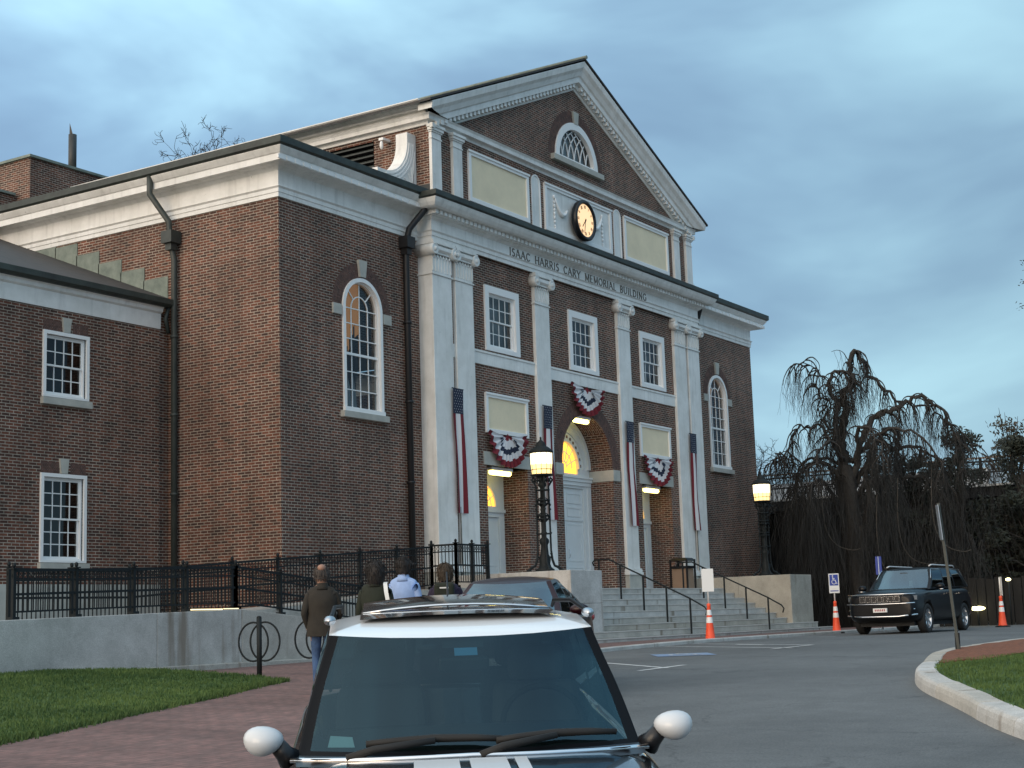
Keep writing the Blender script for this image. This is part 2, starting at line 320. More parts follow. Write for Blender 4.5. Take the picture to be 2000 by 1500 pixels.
def asphalt():
    m, t, b = nodes('asphalt'); N = t.nodes.new; L = t.links.new
    tc = N('ShaderNodeTexCoord'); n = N('ShaderNodeTexNoise'); n.inputs['Scale'].default_value = .35; n.inputs['Detail'].default_value = 8; n.inputs['Roughness'].default_value = .65
    L(tc.outputs['Object'], n.inputs['Vector'])
    r = N('ShaderNodeValToRGB'); r.color_ramp.elements[0].position = .3; r.color_ramp.elements[0].color = (.080, .086, .088, 1); r.color_ramp.elements[1].position = .72; r.color_ramp.elements[1].color = (.132, .141, .143, 1)
    L(n.outputs['Fac'], r.inputs[0])
    n2 = N('ShaderNodeTexNoise'); n2.inputs['Scale'].default_value = 45; n2.inputs['Detail'].default_value = 3; n2.inputs['Roughness'].default_value = .8; L(tc.outputs['Object'], n2.inputs['Vector'])
    mr = N('ShaderNodeMapRange'); mr.inputs['From Min'].default_value = .3; mr.inputs['From Max'].default_value = .7; mr.inputs['To Min'].default_value = .62; mr.inputs['To Max'].default_value = 1.38; L(n2.outputs['Fac'], mr.inputs[0])
    v = N('ShaderNodeVectorMath'); v.operation = 'SCALE'; L(r.outputs[0], v.inputs[0]); L(mr.outputs[0], v.inputs['Scale'])
    vo = N('ShaderNodeTexVoronoi'); vo.feature = 'DISTANCE_TO_EDGE'; vo.inputs['Scale'].default_value = .28
    nd = N('ShaderNodeTexNoise'); nd.inputs['Scale'].default_value = 1.3; nd.inputs['Detail'].default_value = 6; L(tc.outputs['Object'], nd.inputs['Vector'])
    va = N('ShaderNodeVectorMath'); va.operation = 'MULTIPLY_ADD'; va.inputs[1].default_value = (1.6, 1.6, 0); L(nd.outputs['Color'], va.inputs[0]); L(tc.outputs['Object'], va.inputs[2]); L(va.outputs[0], vo.inputs['Vector'])
    cm = N('ShaderNodeMapRange'); cm.inputs['From Min'].default_value = .001; cm.inputs['From Max'].default_value = .006; cm.inputs['To Min'].default_value = .7; cm.inputs['To Max'].default_value = 1; L(vo.outputs['Distance'], cm.inputs[0])
    np_ = N('ShaderNodeTexNoise'); np_.inputs['Scale'].default_value = 2.2; np_.inputs['Detail'].default_value = 9; np_.inputs['Roughness'].default_value = .75; L(tc.outputs['Object'], np_.inputs['Vector'])
    pm = N('ShaderNodeMapRange'); pm.inputs['From Min'].default_value = .3; pm.inputs['From Max'].default_value = .7; pm.inputs['To Min'].default_value = .84; pm.inputs['To Max'].default_value = 1.16; L(np_.outputs['Fac'], pm.inputs[0])
    ml = N('ShaderNodeMath'); ml.operation = 'MULTIPLY'; L(cm.outputs[0], ml.inputs[0]); L(pm.outputs[0], ml.inputs[1])
    v2 = N('ShaderNodeVectorMath'); v2.operation = 'SCALE'; L(v.outputs[0], v2.inputs[0]); L(ml.outputs[0], v2.inputs['Scale'])
    L(v2.outputs[0], b.inputs['Base Color']); b.inputs['Roughness'].default_value = .78
    bp = N('ShaderNodeBump'); bp.inputs['Strength'].default_value = .5; bp.inputs['Distance'].default_value = .006; L(n2.outputs['Fac'], bp.inputs['Height']); L(bp.outputs[0], b.inputs['Normal'])
asphalt()
mat('road_paint', (.66, .67, .66), .7, col2=(.40, .41, .41), scale=8)
mat('blue_paint', (.13, .22, .40), .7, col2=(.24, .32, .42), scale=8)
mat('soil', (.035, .03, .022), .95, var=.4, scale=2)
mat('turf', (.030, .066, .012), .95, col2=(.055, .11, .022), scale=.9)
mat('grass_blade', (.028, .068, .012), .8, col2=(.095, .155, .036), scale=.7)
mat('mulch', (.10, .036, .018), .95, col2=(.23, .085, .04), scale=14, bump=.6)
mat('bark', (.024, .022, .020), .95, col2=(.048, .044, .040), scale=8, bump=.4)
mat('twig', (.031, .031, .030), .95)
mat('twig_pale', (.085, .075, .062), .95)
mat('dark_leaf', (.012, .016, .010), .8, col2=(.024, .030, .018), scale=1.5)
mat('rust_leaf', (.055, .035, .022), .8, col2=(.035, .04, .02), scale=1.5)
mat('dark_wall', (.018, .018, .019), .9, var=.3, scale=1)
mat('slate', (.055, .050, .047), .75, col2=(.032, .032, .033), scale=3, bump=.2)
mat('rubber', (.014, .014, .014), .75)
mat('chrome', (.75, .76, .78), .12, metal=1)
mat('alloy', (.55, .56, .58), .28, metal=1)
mat('silver_paint', (.60, .62, .64), .38, coat=.5)
mat('white_roof_paint', (.80, .83, .85), .3, coat=.8)
mat('mini_body', (.006, .007, .009), .22, coat=1)
mat('suv_black', (.003, .004, .006), .32, coat=.10, spec=.22)
mat('glass_roof', (.003, .004, .006), .12, coat=1)
mat('sedan_red', (.017, .002, .004), .30, coat=.15, spec=.25)
mat('car_interior', (.022, .022, .024), .8)
mat('seat_cloth', (.10, .10, .11), .9)
mat('head_lamp', (.08, .09, .10), .15, coat=.6)
mat('tail_lamp', (.35, .02, .02), .2, coat=1)
mat('stripe_white', (.75, .78, .80), .3, coat=.8)
mat('sticker_blue', (.12, .42, .72), .5)
mat('sticker_reflection_pale', (.55, .75, .80), .5)
mat('plate', (.72, .72, .72), .5)
mat('plate_ink', (.35, .08, .08), .5)
mat('orange_cone', (.85, .09, .03), .5)
mat('cone_band', (.80, .80, .80), .4)
mat('sign_white', (.80, .80, .78), .5)
mat('sign_blue', (.03, .06, .32), .5)
mat('flag_navy', (.018, .026, .055), .85)
mat('flag_red', (.17, .012, .022), .85)
mat('flag_white', (.66, .66, .68), .85)
mat('box_brown', (.30, .20, .135), .7, col2=(.26, .175, .12), scale=2)
mat('skin', (.30, .165, .115), .6); mat('skin_pale', (.55, .36, .27), .6)
mat('jacket_brown', (.026, .022, .017), .9, var=.25, scale=6, bump=.2)
mat('coat_green', (.016, .020, .012), .9, var=.25, scale=6, bump=.2)
mat('shirt_blue', (.30, .42, .68), .85, var=.12, scale=7, bump=.2)
mat('jacket_purple', (.016, .010, .030), .85, var=.25, scale=6, bump=.2)
mat('jeans', (.050, .10, .21), .9, var=.3, scale=9); mat('trousers_dark', (.015, .016, .02), .9)
mat('hair_dark', (.012, .009, .008), .7); mat('hair_brown', (.05, .035, .022), .7); mat('hair_grey', (.06, .05, .045), .8)
mat('tote_white', (.72, .72, .70), .9); mat('tan_bag', (.30, .235, .10), .8)
mat('shoe', (.02, .018, .016), .6)
mat('fence_wood', (.009, .009, .009), .9, var=.3, scale=3)
# ---------------------------------------------------------------- ground, road, path, lawns
def drape(name, mt, poly, h, step=1.2, skirt=0):
    """a polygon laid over the height function h; skirt drops its edge"""
    me = bpy.data.meshes.new(name); bm = bmesh.new()
    vs = [bm.verts.new((x, y, 0)) for x, y in poly]; bm.faces.new(vs)
    xs = [p[0] for p in poly]; ys = [p[1] for p in poly]
    for ax, lo, hi in ((0, min(xs), max(xs)), (1, min(ys), max(ys))):
        k = math.floor(lo/step)+1
        while k*step < hi:
            co_ = (k*step, 0, 0) if ax == 0 else (0, k*step, 0)
            bmesh.ops.bisect_plane(bm, geom=bm.verts[:]+bm.edges[:]+bm.faces[:], plane_co=co_, plane_no=(1, 0, 0) if ax == 0 else (0, 1, 0)); k += 1
    for v in bm.verts: v.co.z = h(v.co.x, v.co.y)
    if skirt:
        be = [e for e in bm.edges if e.is_boundary]
        g = bmesh.ops.extrude_edge_only(bm, edges=be)['geom']
        for v in g:
            if isinstance(v, bmesh.types.BMVert): v.co.z -= skirt
    bmesh.ops.triangulate(bm, faces=bm.faces[:])
    bmesh.ops.recalc_face_normals(bm, faces=bm.faces)
    bm.to_mesh(me); bm.free()
    for x in ([mt] if isinstance(mt, str) else mt): me.materials.append(MATS[x])
    ul = me.uv_layers.new(name='uv')
    for l in me.loops: c = me.vertices[l.vertex_index].co; ul.data[l.index].uv = (c.x, c.y)
    if me.polygons and sum(p.normal.z for p in me.polygons) < 0: me.flip_normals()
    o = bpy.data.objects.new(name, me); COL.objects.link(o); return o
XC, YM, YP, YW = 40.22, 22.72, 22.62, 23.08
XL, XR = 26.70, 53.74                      # outer faces of the two brick wings
# one ground sheet to the horizon (fine near the place, coarse far away)
def ground_sheet():
    def ax(lo, hi, a, b, st):
        r_ = [-1800, -700, -250, -110]; x = a
        while x <= b: r_.append(x); x += st
        return sorted(set(r_+[b+25, b+90, 500, 1800]))
    xs = ax(0, 0, -14, 74, 2.); ys = ax(0, 0, -24, 46, 2.)
    mb = MB(); mb.grid([[(x, y, gh(x, y)-.05-(.0 if abs(x) < 150 else .0)) for y in ys] for x in xs], True)
    return mb.build('ground', 'soil', fix=True)
struct(ground_sheet())
KERB = [(1.5, 4.0), (4, 5.3), (10, 8.5), (16, 11.75), (21, 13.95), (25, 15.5), (27.5, 16.2), (30, 16.45), (44.2, 16.45), (60, 16.45)]
road = [(-8, -1.5)]+[(-8, -14), (30, -14), (72, -14), (72, 16.45)]+KERB[::-1]+[(-8, -.5)]
struct(drape('road', 'asphalt', road, lambda x, y: gh(x, y)+.0))
path_h = lambda x, y: gh(x, y)+.075
LAWN = [(17.69, 15.67), (15.24, 14.5), (12.63, 13.55), (10.5, 12.75), (4, 9.4), (-3, 5.2), (-3, 20.28), (17.6, 20.28), (18.9, 18.9), (18.75, 16.6), (18.4, 15.95)]
struct(drape('pavement', 'pavers', [(-3, .6)]+[(x, y) for x, y in KERB]+[(60, 19.6), (47.9, 18.9), (32.2, 18.9), (32.2, 20.6), (-3, 20.6)], path_h, skirt=.12))
struct(drape('lawn', 'turf', LAWN, lambda x, y: lawn_h(x, y)+.03, skirt=.1))
# granite kerb along the brick pavement
mb = MB()
def kerbline(pts, w, h, hf):
    P = [Vector((x, y, 0)) for x, y in pts]; rows = []
    for i, p in enumerate(P):
        a = (P[min(i+1, len(P)-1)]-P[max(i-1, 0)]).normalized(); nn = Vector((a.y, -a.x, 0))
        z = hf(p.x, p.y)
        rows.append([p+Vector((0, 0, z-.08)), p+Vector((0, 0, z+h-.02)), p-nn*.02+Vector((0, 0, z+h)), p-nn*w+Vector((0, 0, z+h)), p-nn*w+Vector((0, 0, z-.08))])
    mb.grid(rows, False)
fine = []
for a, b in zip(KERB, KERB[1:]):
    n_ = max(1, int(math.dist(a, b)/1.2)); fine += [(lerp(a[0], b[0], i/n_), lerp(a[1], b[1], i/n_)) for i in range(n_)]
fine.append(KERB[-1])
kerbline([(x+.02, y-.1) for x, y in fine], .16, .085, gh)
struct(mb.build('kerb', 'granite'))
# island on the right with its big rounded granite kerb
ISL = [(13.0, 3.1), (13.9, 3.6), (14.62, 4.02), (15.45, 4.45), (16.15, 4.78), (17.3, 5.35), (18.3, 5.86), (19.3, 6.3), (20.6, 6.75), (22.0, 7.1), (23.3, 7.45), (24.6, 7.72), (26.2, 7.78), (28, 7.68), (30.2, 7.45), (34, 6.9)]
def cr(pts, n=4):
    o = []
    for i in range(len(pts)-1):
        p0, p1, p2, p3 = pts[max(i-1, 0)], pts[i], pts[i+1], pts[min(i+2, len(pts)-1)]
        for k in range(n):
            t = k/n; o.append(tuple(.5*((2*p1[j])+(-p0[j]+p2[j])*t+(2*p0[j]-5*p1[j]+4*p2[j]-p3[j])*t*t+(-p0[j]+3*p1[j]-3*p2[j]+p3[j])*t**3) for j in range(len(p1))))
    o.append(tuple(pts[-1])); return o
isl = cr(ISL, 4)
IK = empty('island_kerb')
tag(IK, 'rounded granite kerb curving round the grass island at lower right', 'kerb')
def kerb_stone(pts, w=.30, h=.17):
    P = [Vector((x, y, 0)) for x, y in pts]; rows = []
    for i, p in enumerate(P):
        a = (P[min(i+1, len(P)-1)]-P[max(i-1, 0)]).normalized(); nn = Vector((-a.y, a.x, 0)) * -1
        z = gh(p.x, p.y); j = .004*math.sin(i*5.1)
        q = [(0, -.1), (.015, .5*h), (.03, h-.035), (.055, h-.01), (.09, h+j), (w-.03, h+.006+j), (w, h-.015), (w, -.1)]
        rows.append([p+nn*o_+Vector((0, 0, z+zz)) for o_, zz in q])
    mb = MB(); mb.grid(rows, False)
    for r_ in (rows[0], rows[-1]): mb.add(r_, [list(range(len(r_)))], False)
    return mb.build('kerb_stone', 'granite', IK)
k = 0; cuts = [0, 6, 13, 22, 29, 35, 42, 49, len(isl)-1]
for a, b in zip(cuts, cuts[1:]):
    seg = [Vector(p) for p in isl[a:b+1]]
    seg[0] = seg[0].lerp(seg[1], .03); seg[-1] = seg[-1].lerp(seg[-2], .03)
    kerb_stone([(p.x, p.y) for p in seg])
inner = []
for i in range(len(isl)):
    a = Vector(isl[min(i+1, len(isl)-1)])-Vector(isl[max(i-1, 0)]); a = a.normalized(); inner.append((isl[i][0]+a.y*.29, isl[i][1]-a.x*.29))
isl_h = lambda x, y: gh(x, y)+.15
struct(drape('island_lawn', 'turf', inner+[(34, -4), (12, -4)], lambda x, y: isl_h(x, y)+.01))
MUL = [p for p in inner if p[0] > 21.1]
def mulch_h(x, y): return isl_h(x, y)+.03+.05*noise.noise(Vector((x*3, y*3, 0)))*.4
struct(drape('mulch_bed', 'mulch', MUL+[(34, 4.9), (27, 5.7), (24.2, 6.1), (22.3, 6.25)], mulch_h, step=.3, skirt=.05), 'stuff')
# grass blades
def blades(name, n, sampler, hf, hh):
    mb = MB(); rnd = random.Random(3)
    for _ in range(n):
        x, y = sampler(rnd); z = hf(x, y)
        for _k in range(3):
            a = rnd.uniform(0, 6.28); l = rnd.uniform(.5, 1.2)*hh; w = .006+rnd.random()*.006
            xx, yy = x+rnd.gauss(0, .025), y+rnd.gauss(0, .025)
            lx, ly = rnd.gauss(0, .35)*l, rnd.gauss(0, .35)*l
            mb.v += [(xx-w*math.cos(a), yy-w*math.sin(a), z-.01), (xx+w*math.cos(a), yy+w*math.sin(a), z-.01), (xx+lx, yy+ly, z+l)]
            i = len(mb.v); mb.f.append([i-3, i-2, i-1]); mb.mi.append(0); mb.sm.append(False)
    return struct(mb.build(name, 'grass_blade', fix=False, merge=False), 'stuff')
def inpoly(x, y, P):
    c = False
    for i in range(len(P)):
        (x1, y1), (x2, y2) = P[i], P[i-1]
        if (y1 > y) != (y2 > y) and x < (x2-x1)*(y-y1)/(y2-y1)+x1: c = not c
    return c
def samp(poly, x0, x1, y0, y1):
    def f(r_):
        while True:
            x, y = r_.uniform(x0, x1), r_.uniform(y0, y1)
            if inpoly(x, y, poly): return x, y
    return f
tag(blades('grass', 26000, samp(LAWN, 8, 18.9, 11, 20.28), lambda x, y: lawn_h(x, y)+.03, .045), kind='stuff')
def edge_s(r_):
    i = r_.randrange(0, 5); P_ = [LAWN[-1]]+LAWN[:5]; a, b = P_[i], P_[i+1]; t = r_.random(); return lerp(a[0], b[0], t)+r_.gauss(.02, .05), lerp(a[1], b[1], t)+r_.gauss(-.02, .05)
blades('lawn_edge_grass', 2600, edge_s, lambda x, y: path_h(x, y)+.0, .07)
ip = inner+[(34, -4), (12, -4)]
blades('island_grass', 26000, samp([p for p in inner if p[0] < 22]+[(24.2, 6.0), (27, 5.6), (28, -1), (14, -1)], 13, 28, -1, 7), lambda x, y: isl_h(x, y)+.01, .045)
# painted markings
def strip(mb, pts, w, z=.006):
    for a, b in zip(pts, pts[1:]):
        a, b = Vector(a), Vector(b); d = (b-a).normalized(); nn = Vector((-d.y, d.x))*w/2; n_ = max(1, int((b-a).length/.8))
        for i in range(n_):
            p, q = a.lerp(b, i/n_), a.lerp(b, (i+1)/n_)
            mb.quad(*[(v.x, v.y, gh(v.x, v.y)+z) for v in (p+nn, q+nn, q-nn, p-nn)])
mb = MB()
strip(mb, [(25.6, 15.1), (22.9, 11.6)], .11); strip(mb, [(22.2, 11.75), (23.75, 11.7)], .11)
strip(mb, [(31.9, 16.2), (30.1, 12.35)], .11); strip(mb, [(29.6, 12.6), (31.5, 12.5)], .11, .010)
strip(mb, [(33.3, 16.2), (31.6, 12.5)], .11); strip(mb, [(32.3, 14.6), (31.9, 13.8)], .11, .010)
strip(mb, [(38.8, 16.2), (37.9, 14.4)], .11)
struct(mb.build('parking_lines', 'road_paint'))
mb = MB()
def bluebox(cx, cy, rot, s_):
    def T(a, b): return (cx+a*s_*math.cos(rot)-b*s_*math.sin(rot), cy+a*s_*math.sin(rot)+b*s_*math.cos(rot))
    mb.cur = 0
    q = [T(-.6, -.6), T(.6, -.6), T(.6, .6), T(-.6, .6)]; mb.quad(*[(x, y, gh(x, y)+.008) for x, y in q])
    mb.cur = 1
    def st(pts, w):
        for a, b in zip(pts, pts[1:]):
            A, B = Vector(T(*a)), Vector(T(*b)); d = (B-A).normalized(); nn = Vector((-d.y, d.x))*w*s_/2
            mb.quad(*[(v.x, v.y, gh(v.x, v.y)+.013) for v in (A+nn, B+nn, B-nn, A-nn)])
    st([(-.08, .42), (-.05, .12), (.2, .12), (.3, -.28), (.42, -.24)], .08); st([(-.06, .25), (.14, .25)], .07)
    st([(x, z) for x, z in arcpts(0, -.12, .28, 130, 370, 12)], .07)
bluebox(27.45, 13.55, R(-55), .95)
struct(mb.build('accessible_marking', ['blue_paint', 'road_paint']))

# ---------------------------------------------------------------- the memorial building
B = empty('memorial_building', (XC, YM, .8))
tag(B, 'red brick hall with white pilasters, pediment, lit clock and lettered frieze', 'building')
def bpart(mb, name, mt, parent=None, **k):
    """parts of the building are modelled in world coordinates"""
    o = mb.build(name, mt, None, **k); o.parent = parent or B
    o.matrix_parent_inverse = Matrix.Translation((-XC, -YM, -.8)); return o
def sub(mb, name, mt, parent, **k):
    o = mb.build(name, mt, None, **k); o.parent = parent
    return o
ZL = 2.29                                             # landing level
DW = YM+.85                                           # plane of the doors in their recesses
wins = [(-4.56, 0), (0, 0), (4.56, 0)]
mb = MB()
F = lambda y: (lambda a, b: (XC+a, y, b))
win_holes = [rect(c-.72, c+.72, 8.90, 10.50) for c, _ in wins]
door_holes = [rect(c-1.04, c+1.04, ZL-.1, 5.66) for c in (-4.49, 4.49)]
arch = archloop(0.03, 1.52, ZL-.1, 6.02, 28)
outline = rect(-7.99, 7.99, .5, 12.0)
mb.poly([outline]+win_holes+door_holes+[arch], F(YM))
def reveal(mb, loop, y0, y1, skip_bottom=True):
    n = len(loop)
    for i in range(n):
        a, b = loop[i], loop[(i+1) % n]
        if skip_bottom and i == 0: continue
        mb.quad((XC+a[0], y0, a[1]), (XC+b[0], y0, b[1]), (XC+b[0], y1, b[1]), (XC+a[0], y1, a[1]))
for h in win_holes: reveal(mb, h, YM, YM+.22, False)
for h in door_holes+[arch]: reveal(mb, h, YM, DW)
for x in (-7.99, 7.99): mb.quad((XC+x, YM, .5), (XC+x, YW+.3, .5), (XC+x, YW+.3, 12.0), (XC+x, YM, 12.0))
# attic block + tympanum + upper side walls
LUN = [(-1.22+.04, 15.38), (1.22+.04, 15.38)]+arcpts(.04, 15.38, 1.22, 0, 180, 24)[1:-1]
mb.poly([[(-7.86, 12.3), (7.86, 12.3), (7.86, 14.62), (-7.86, 14.62)]], F(YM))
mb.poly([[(-7.86, 14.62), (7.86, 14.62), (7.86, 14.9), (0, 18.15), (-7.86, 14.9)], LUN], F(YM))
reveal(mb, LUN, YM, YM+.2, False)
for x in (-7.86, 7.86):
    lo = [(YM, 12.3), (44, 12.3), (44, 14.9), (YM, 14.9)]
    hole = rect(24.55, 27.6, 13.1, 14.5)
    mb.poly([lo, hole] if x < 0 else [lo], lambda a, b: (XC+x, a, b))
mb.quad((XC-7.86, 44, 12.3), (XC+7.86, 44, 12.3), (XC+7.86, 44, 14.9), (XC-7.86, 44, 14.9))
# wings
def arched_hole(c, z0=6.62, zs=9.22, hw=.77): return archloop(c, hw, z0, zs, 22)
WL, WR = -10.43, 10.33
mb.poly([rect(XL-XC, -7.99, .5, 11.6), arched_hole(WL)], F(YW))
mb.poly([rect(7.99, XR-XC, .5, 11.6), arched_hole(WR)], F(YW))
reveal(mb, arched_hole(WL), YW, YW+.2, False); reveal(mb, arched_hole(WR), YW, YW+.2, False)
mb.quad((XL, YW, .5), (XL, 44, .5), (XL, 44, 11.6), (XL, YW, 11.6))
mb.quad((XR, YW, .5), (XR, 44, .5), (XR, 44, 11.6), (XR, YW, 11.6))
mb.quad((XL, 44, .5), (XR, 44, .5), (XR, 44, 11.6), (XL, 44, 11.6))
bpart(mb, 'brick_wall', 'brick', fix=False)
# ring of soldier bricks round the arches and over the door recess: wedge bricks set 4 mm proud
def voussoirs(name, cx, zs, r0, r1, y, n, a0=0, a1=180, par=None):
    mb = MB()
    for i in range(n):
        t0 = lerp(a0, a1, (i+.05)/n); t1 = lerp(a0, a1, (i+.95)/n)
        l = [(cx+r*math.cos(R(t)), zs+r*math.sin(R(t))) for r, t in ((r0, t0), (r0, t1), (r1, t1), (r1, t0))]
        for q in ((r0, (r0+r1)/2-.006), ((r0+r1)/2+.006, r1)):
            l = [(cx+r*math.cos(R(t)), zs+r*math.sin(R(t))) for r, t in ((q[0], t0), (q[0], t1), (q[1], t1), (q[1], t0))]
            mb.prism(l, lambda a, b: (XC+a, y-.006, b), lambda a, b: (XC+a, y+.01, b))
    bpart(mb, name, 'voussoir', par)
mat('voussoir', (.16, .085, .066), .85, col2=(.065, .042, .037), scale=9)
voussoirs('arch_bricks', .03, 6.02, 1.54, 1.98, YM, 62)
voussoirs('arch_bricks', WL, 9.22, .80, 1.16, YW, 38); voussoirs('arch_bricks', WR, 9.22, .80, 1.16, YW, 38)
voussoirs('arch_bricks', .04, 15.38, 1.30, 1.66, YM, 52)
# stone trim: lintels, imposts, keystones, sills
def stone(name, *bs, mt='limestone', bev=.008):
    mb = MB()
    for b_ in bs: mb.box(XC+b_[0], XC+b_[1], b_[2], b_[3], b_[4], b_[5])
    return bpart(mb, name, mt, bevel=bev)
def keystone(c, z0, z1, y, w0=.11, w1=.17, d=.07):
    mb = MB(); l = [(c-w0, z0), (c+w0, z0), (c+w1, z1), (c-w1, z1)]
    mb.prism(l, lambda a, b: (XC+a, y-d, b), lambda a, b: (XC+a, y+.02, b)); bpart(mb, 'keystone', 'limestone')
for c in (-4.49, 4.49): stone('lintel', (c-1.19, c+1.19, YM-.03, YM+.42, 5.66, 6.02))
for s_ in (-1, 1):
    stone('impost', (.03+s_*1.50, .03+s_*1.95, YM-.04, DW-.002, 5.64, 5.98)) if s_ > 0 else stone('impost', (.03-1.95, .03-1.50, YM-.04, DW-.002, 5.64, 5.98))
for c in (WL, WR):
    stone('impost', (c-1.17, c-.84, YW-.05, YW+.05, 8.97, 9.23)); stone('impost', (c+.84, c+1.17, YW-.05, YW+.05, 8.97, 9.23))
    keystone(c, 10.04, 10.46, YW); stone('window_sill', (c-.90, c+.90, YW-.13, YW+.1, 6.46, 6.615))
keystone(.04, 16.66, 17.05, YM); stone('window_sill', (-1.50, 1.58, YM-.14, YM+.08, 15.20, 15.372))
# white belt course between the pilasters
mb = MB()
for a, b in ((-6.95, -6.93), (-6.10, -2.90), (-2.10, 2.10), (2.90, 6.10)):
    if b-a > .5:
        mb.box(XC+a, XC+b, YM-.035, YM+.01, 8.40, 8.72); mb.box(XC+a, XC+b, YM-.06, YM+.01, 8.722, 8.775)
for s_ in (-1, 1): mb.box(XC+s_*6.95, XC+s_*7.10, YM-.035, YM+.01, 8.42, 8.775)
bpart(mb, 'belt_course', 'white_paint')
# pilasters with ionic capitals
def pilaster(a, b, corner=0):
    mb = MB(); y0 = YP; yb = YM+.005
    if corner: yb = YW+.005
    mb.box(XC+a, XC+b, y0, yb, 2.96, 10.50)
    p = bpart(mb, 'pilaster', 'white_paint', bevel=.01)
    w = b-a; c = (a+b)/2
    mb = MB()
    for ex, z0, z1 in ((.06, 2.76, 2.85), (.035, 2.853, 2.93), (.02, 2.933, 2.96)): mb.box(XC+a-ex, XC+b+ex, y0-ex-.03, yb, z0, z1)
    o = mb.build('base', 'white_paint', None, bevel=.01); o.parent = p; 
    mb = MB(); mb.box(XC+a-.02, XC+b+.02, y0-.05, yb, .8, 2.757); o = mb.build('plinth', 'limestone', None, bevel=.01); o.parent = p
    mb = MB()
    mb.box(XC+a-.03, XC+b+.03, y0-.03, yb, 10.503, 10.54)
    mb.box(XC+a+.005, XC+b-.005, y0+.005, yb, 10.543, 11.02)
    n_ = 6
    for i in range(n_+1):                                            # leaves and flutes of the necking
        x = lerp(a+.03, b-.03, i/n_); mb.box(XC+x-.022, XC+x+.022, y0-.018, y0+.02, 10.60, 10.97)
    for i in range(n_): x = lerp(a+.03, b-.03, (i+.5)/n_); mb.ball((XC+x, y0-.01, 11.0), .035, .03, .05, 8, 5)
    mb.box(XC+a-.03, XC+b+.03, y0-.05, yb, 11.06, 11.10)
    mb.grid([[(XC+a-.02+0*t, y0-.04, 11.10), (XC+a-.02, y0-.12, 11.16), (XC+a-.02, y0-.12, 11.24), (XC+a-.02, y0-.05, 11.30)], [(XC+b+.02, y0-.04, 11.10), (XC+b+.02, y0-.12, 11.16), (XC+b+.02, y0-.12, 11.24), (XC+b+.02, y0-.05, 11.30)]], False) if (t := 0) == 0 else None
    for x in (a-.02, b+.02):                                          # volutes
        mb.lathe([(.0, y0-.17), (.05, y0-.17), (.06, y0-.13), (.11, y0-.13), (.135, y0-.15), (.155, y0-.12), (.155, yb if corner and (x < c) == (corner < 0) else y0+.1), (0, yb if corner and (x < c) == (corner < 0) else y0+.1)], (XC+x, 0, 11.16), 'y', 20)
    mb.box(XC+a-.10, XC+b+.10, y0-.13, yb, 11.305, 11.345); mb.box(XC+a-.07, XC+b+.07, y0-.10, yb, 11.348, 11.415)
    o = mb.build('capital', 'white_paint', None); o.parent = p
    for ch in [x for x in COL.objects if x.parent == p]: pass
PIL = [(-8.0, -7.12, -1), (-6.95, -6.10, 0), (-2.90, -2.10, 0), (2.10, 2.90, 0), (6.10, 6.95, 0), (7.12, 8.0, 1)]
for a, b, c in PIL: pilaster(a, b, c)
# entablature of the centre block
ENT = [(-.02, 11.418), (.02, 11.418), (.02, 11.52), (.05, 11.53), (.05, 11.62), (.09, 11.66), (.02, 11.67), (.02, 11.955), (.06, 11.985), (.10, 12.01), (.12, 12.03), (.12, 12.045), (.38, 12.06), (.39, 12.17), (.44, 12.20), (.50, 12.28), (.54, 12.37), (.54, 12.395), (-.02, 12.395)]
mb = MB(); mp_ = [(XC-8.0, YW+.1), (XC-8.0, YP), (XC+8.0, YP), (XC+8.0, YW+.1)]
ENT2 = ENT[:12]+[(.20, 12.05), (.20, 12.175), (.40, 12.18)]+ENT[13:]
sweep(mb, ENT2, mp_); E_ = bpart(mb, 'entablature', 'white_paint')
def dentils(y, x0, x1, z0, z1, pitch, w, d, side=None):
    mb = MB(); n = int((x1-x0)/pitch)
    if d: mb.box(x0, x1, y-.012, y+.02, z0+.012, z1-.012)
    for i in range(n+1):
        x = x0+(x1-x0)*i/n
        if side is None: mb.box(x-w/2, x+w/2, y-d, y+.01, z0, z1)
        else: mb.box(side-d, side+.01, x-w/2, x+w/2, z0, z1)
    return mb
mb = dentils(YP-.20, XC-8.12, XC+8.12, 12.06, 12.172, .20, .125, .09); bpart(mb, 'dentils', 'white_paint')
mb = MB(); G = [(.42, 12.397), (.56, 12.397), (.60, 12.43), (.60, 12.56), (.42, 12.56)]
sweep(mb, G, mp_); mb.poly([rect(-8.43, 8.43, YP-.43, YM+.02)], lambda a, b: (XC+a, b, 12.555)); bpart(mb, 'gutter', 'copper_black')
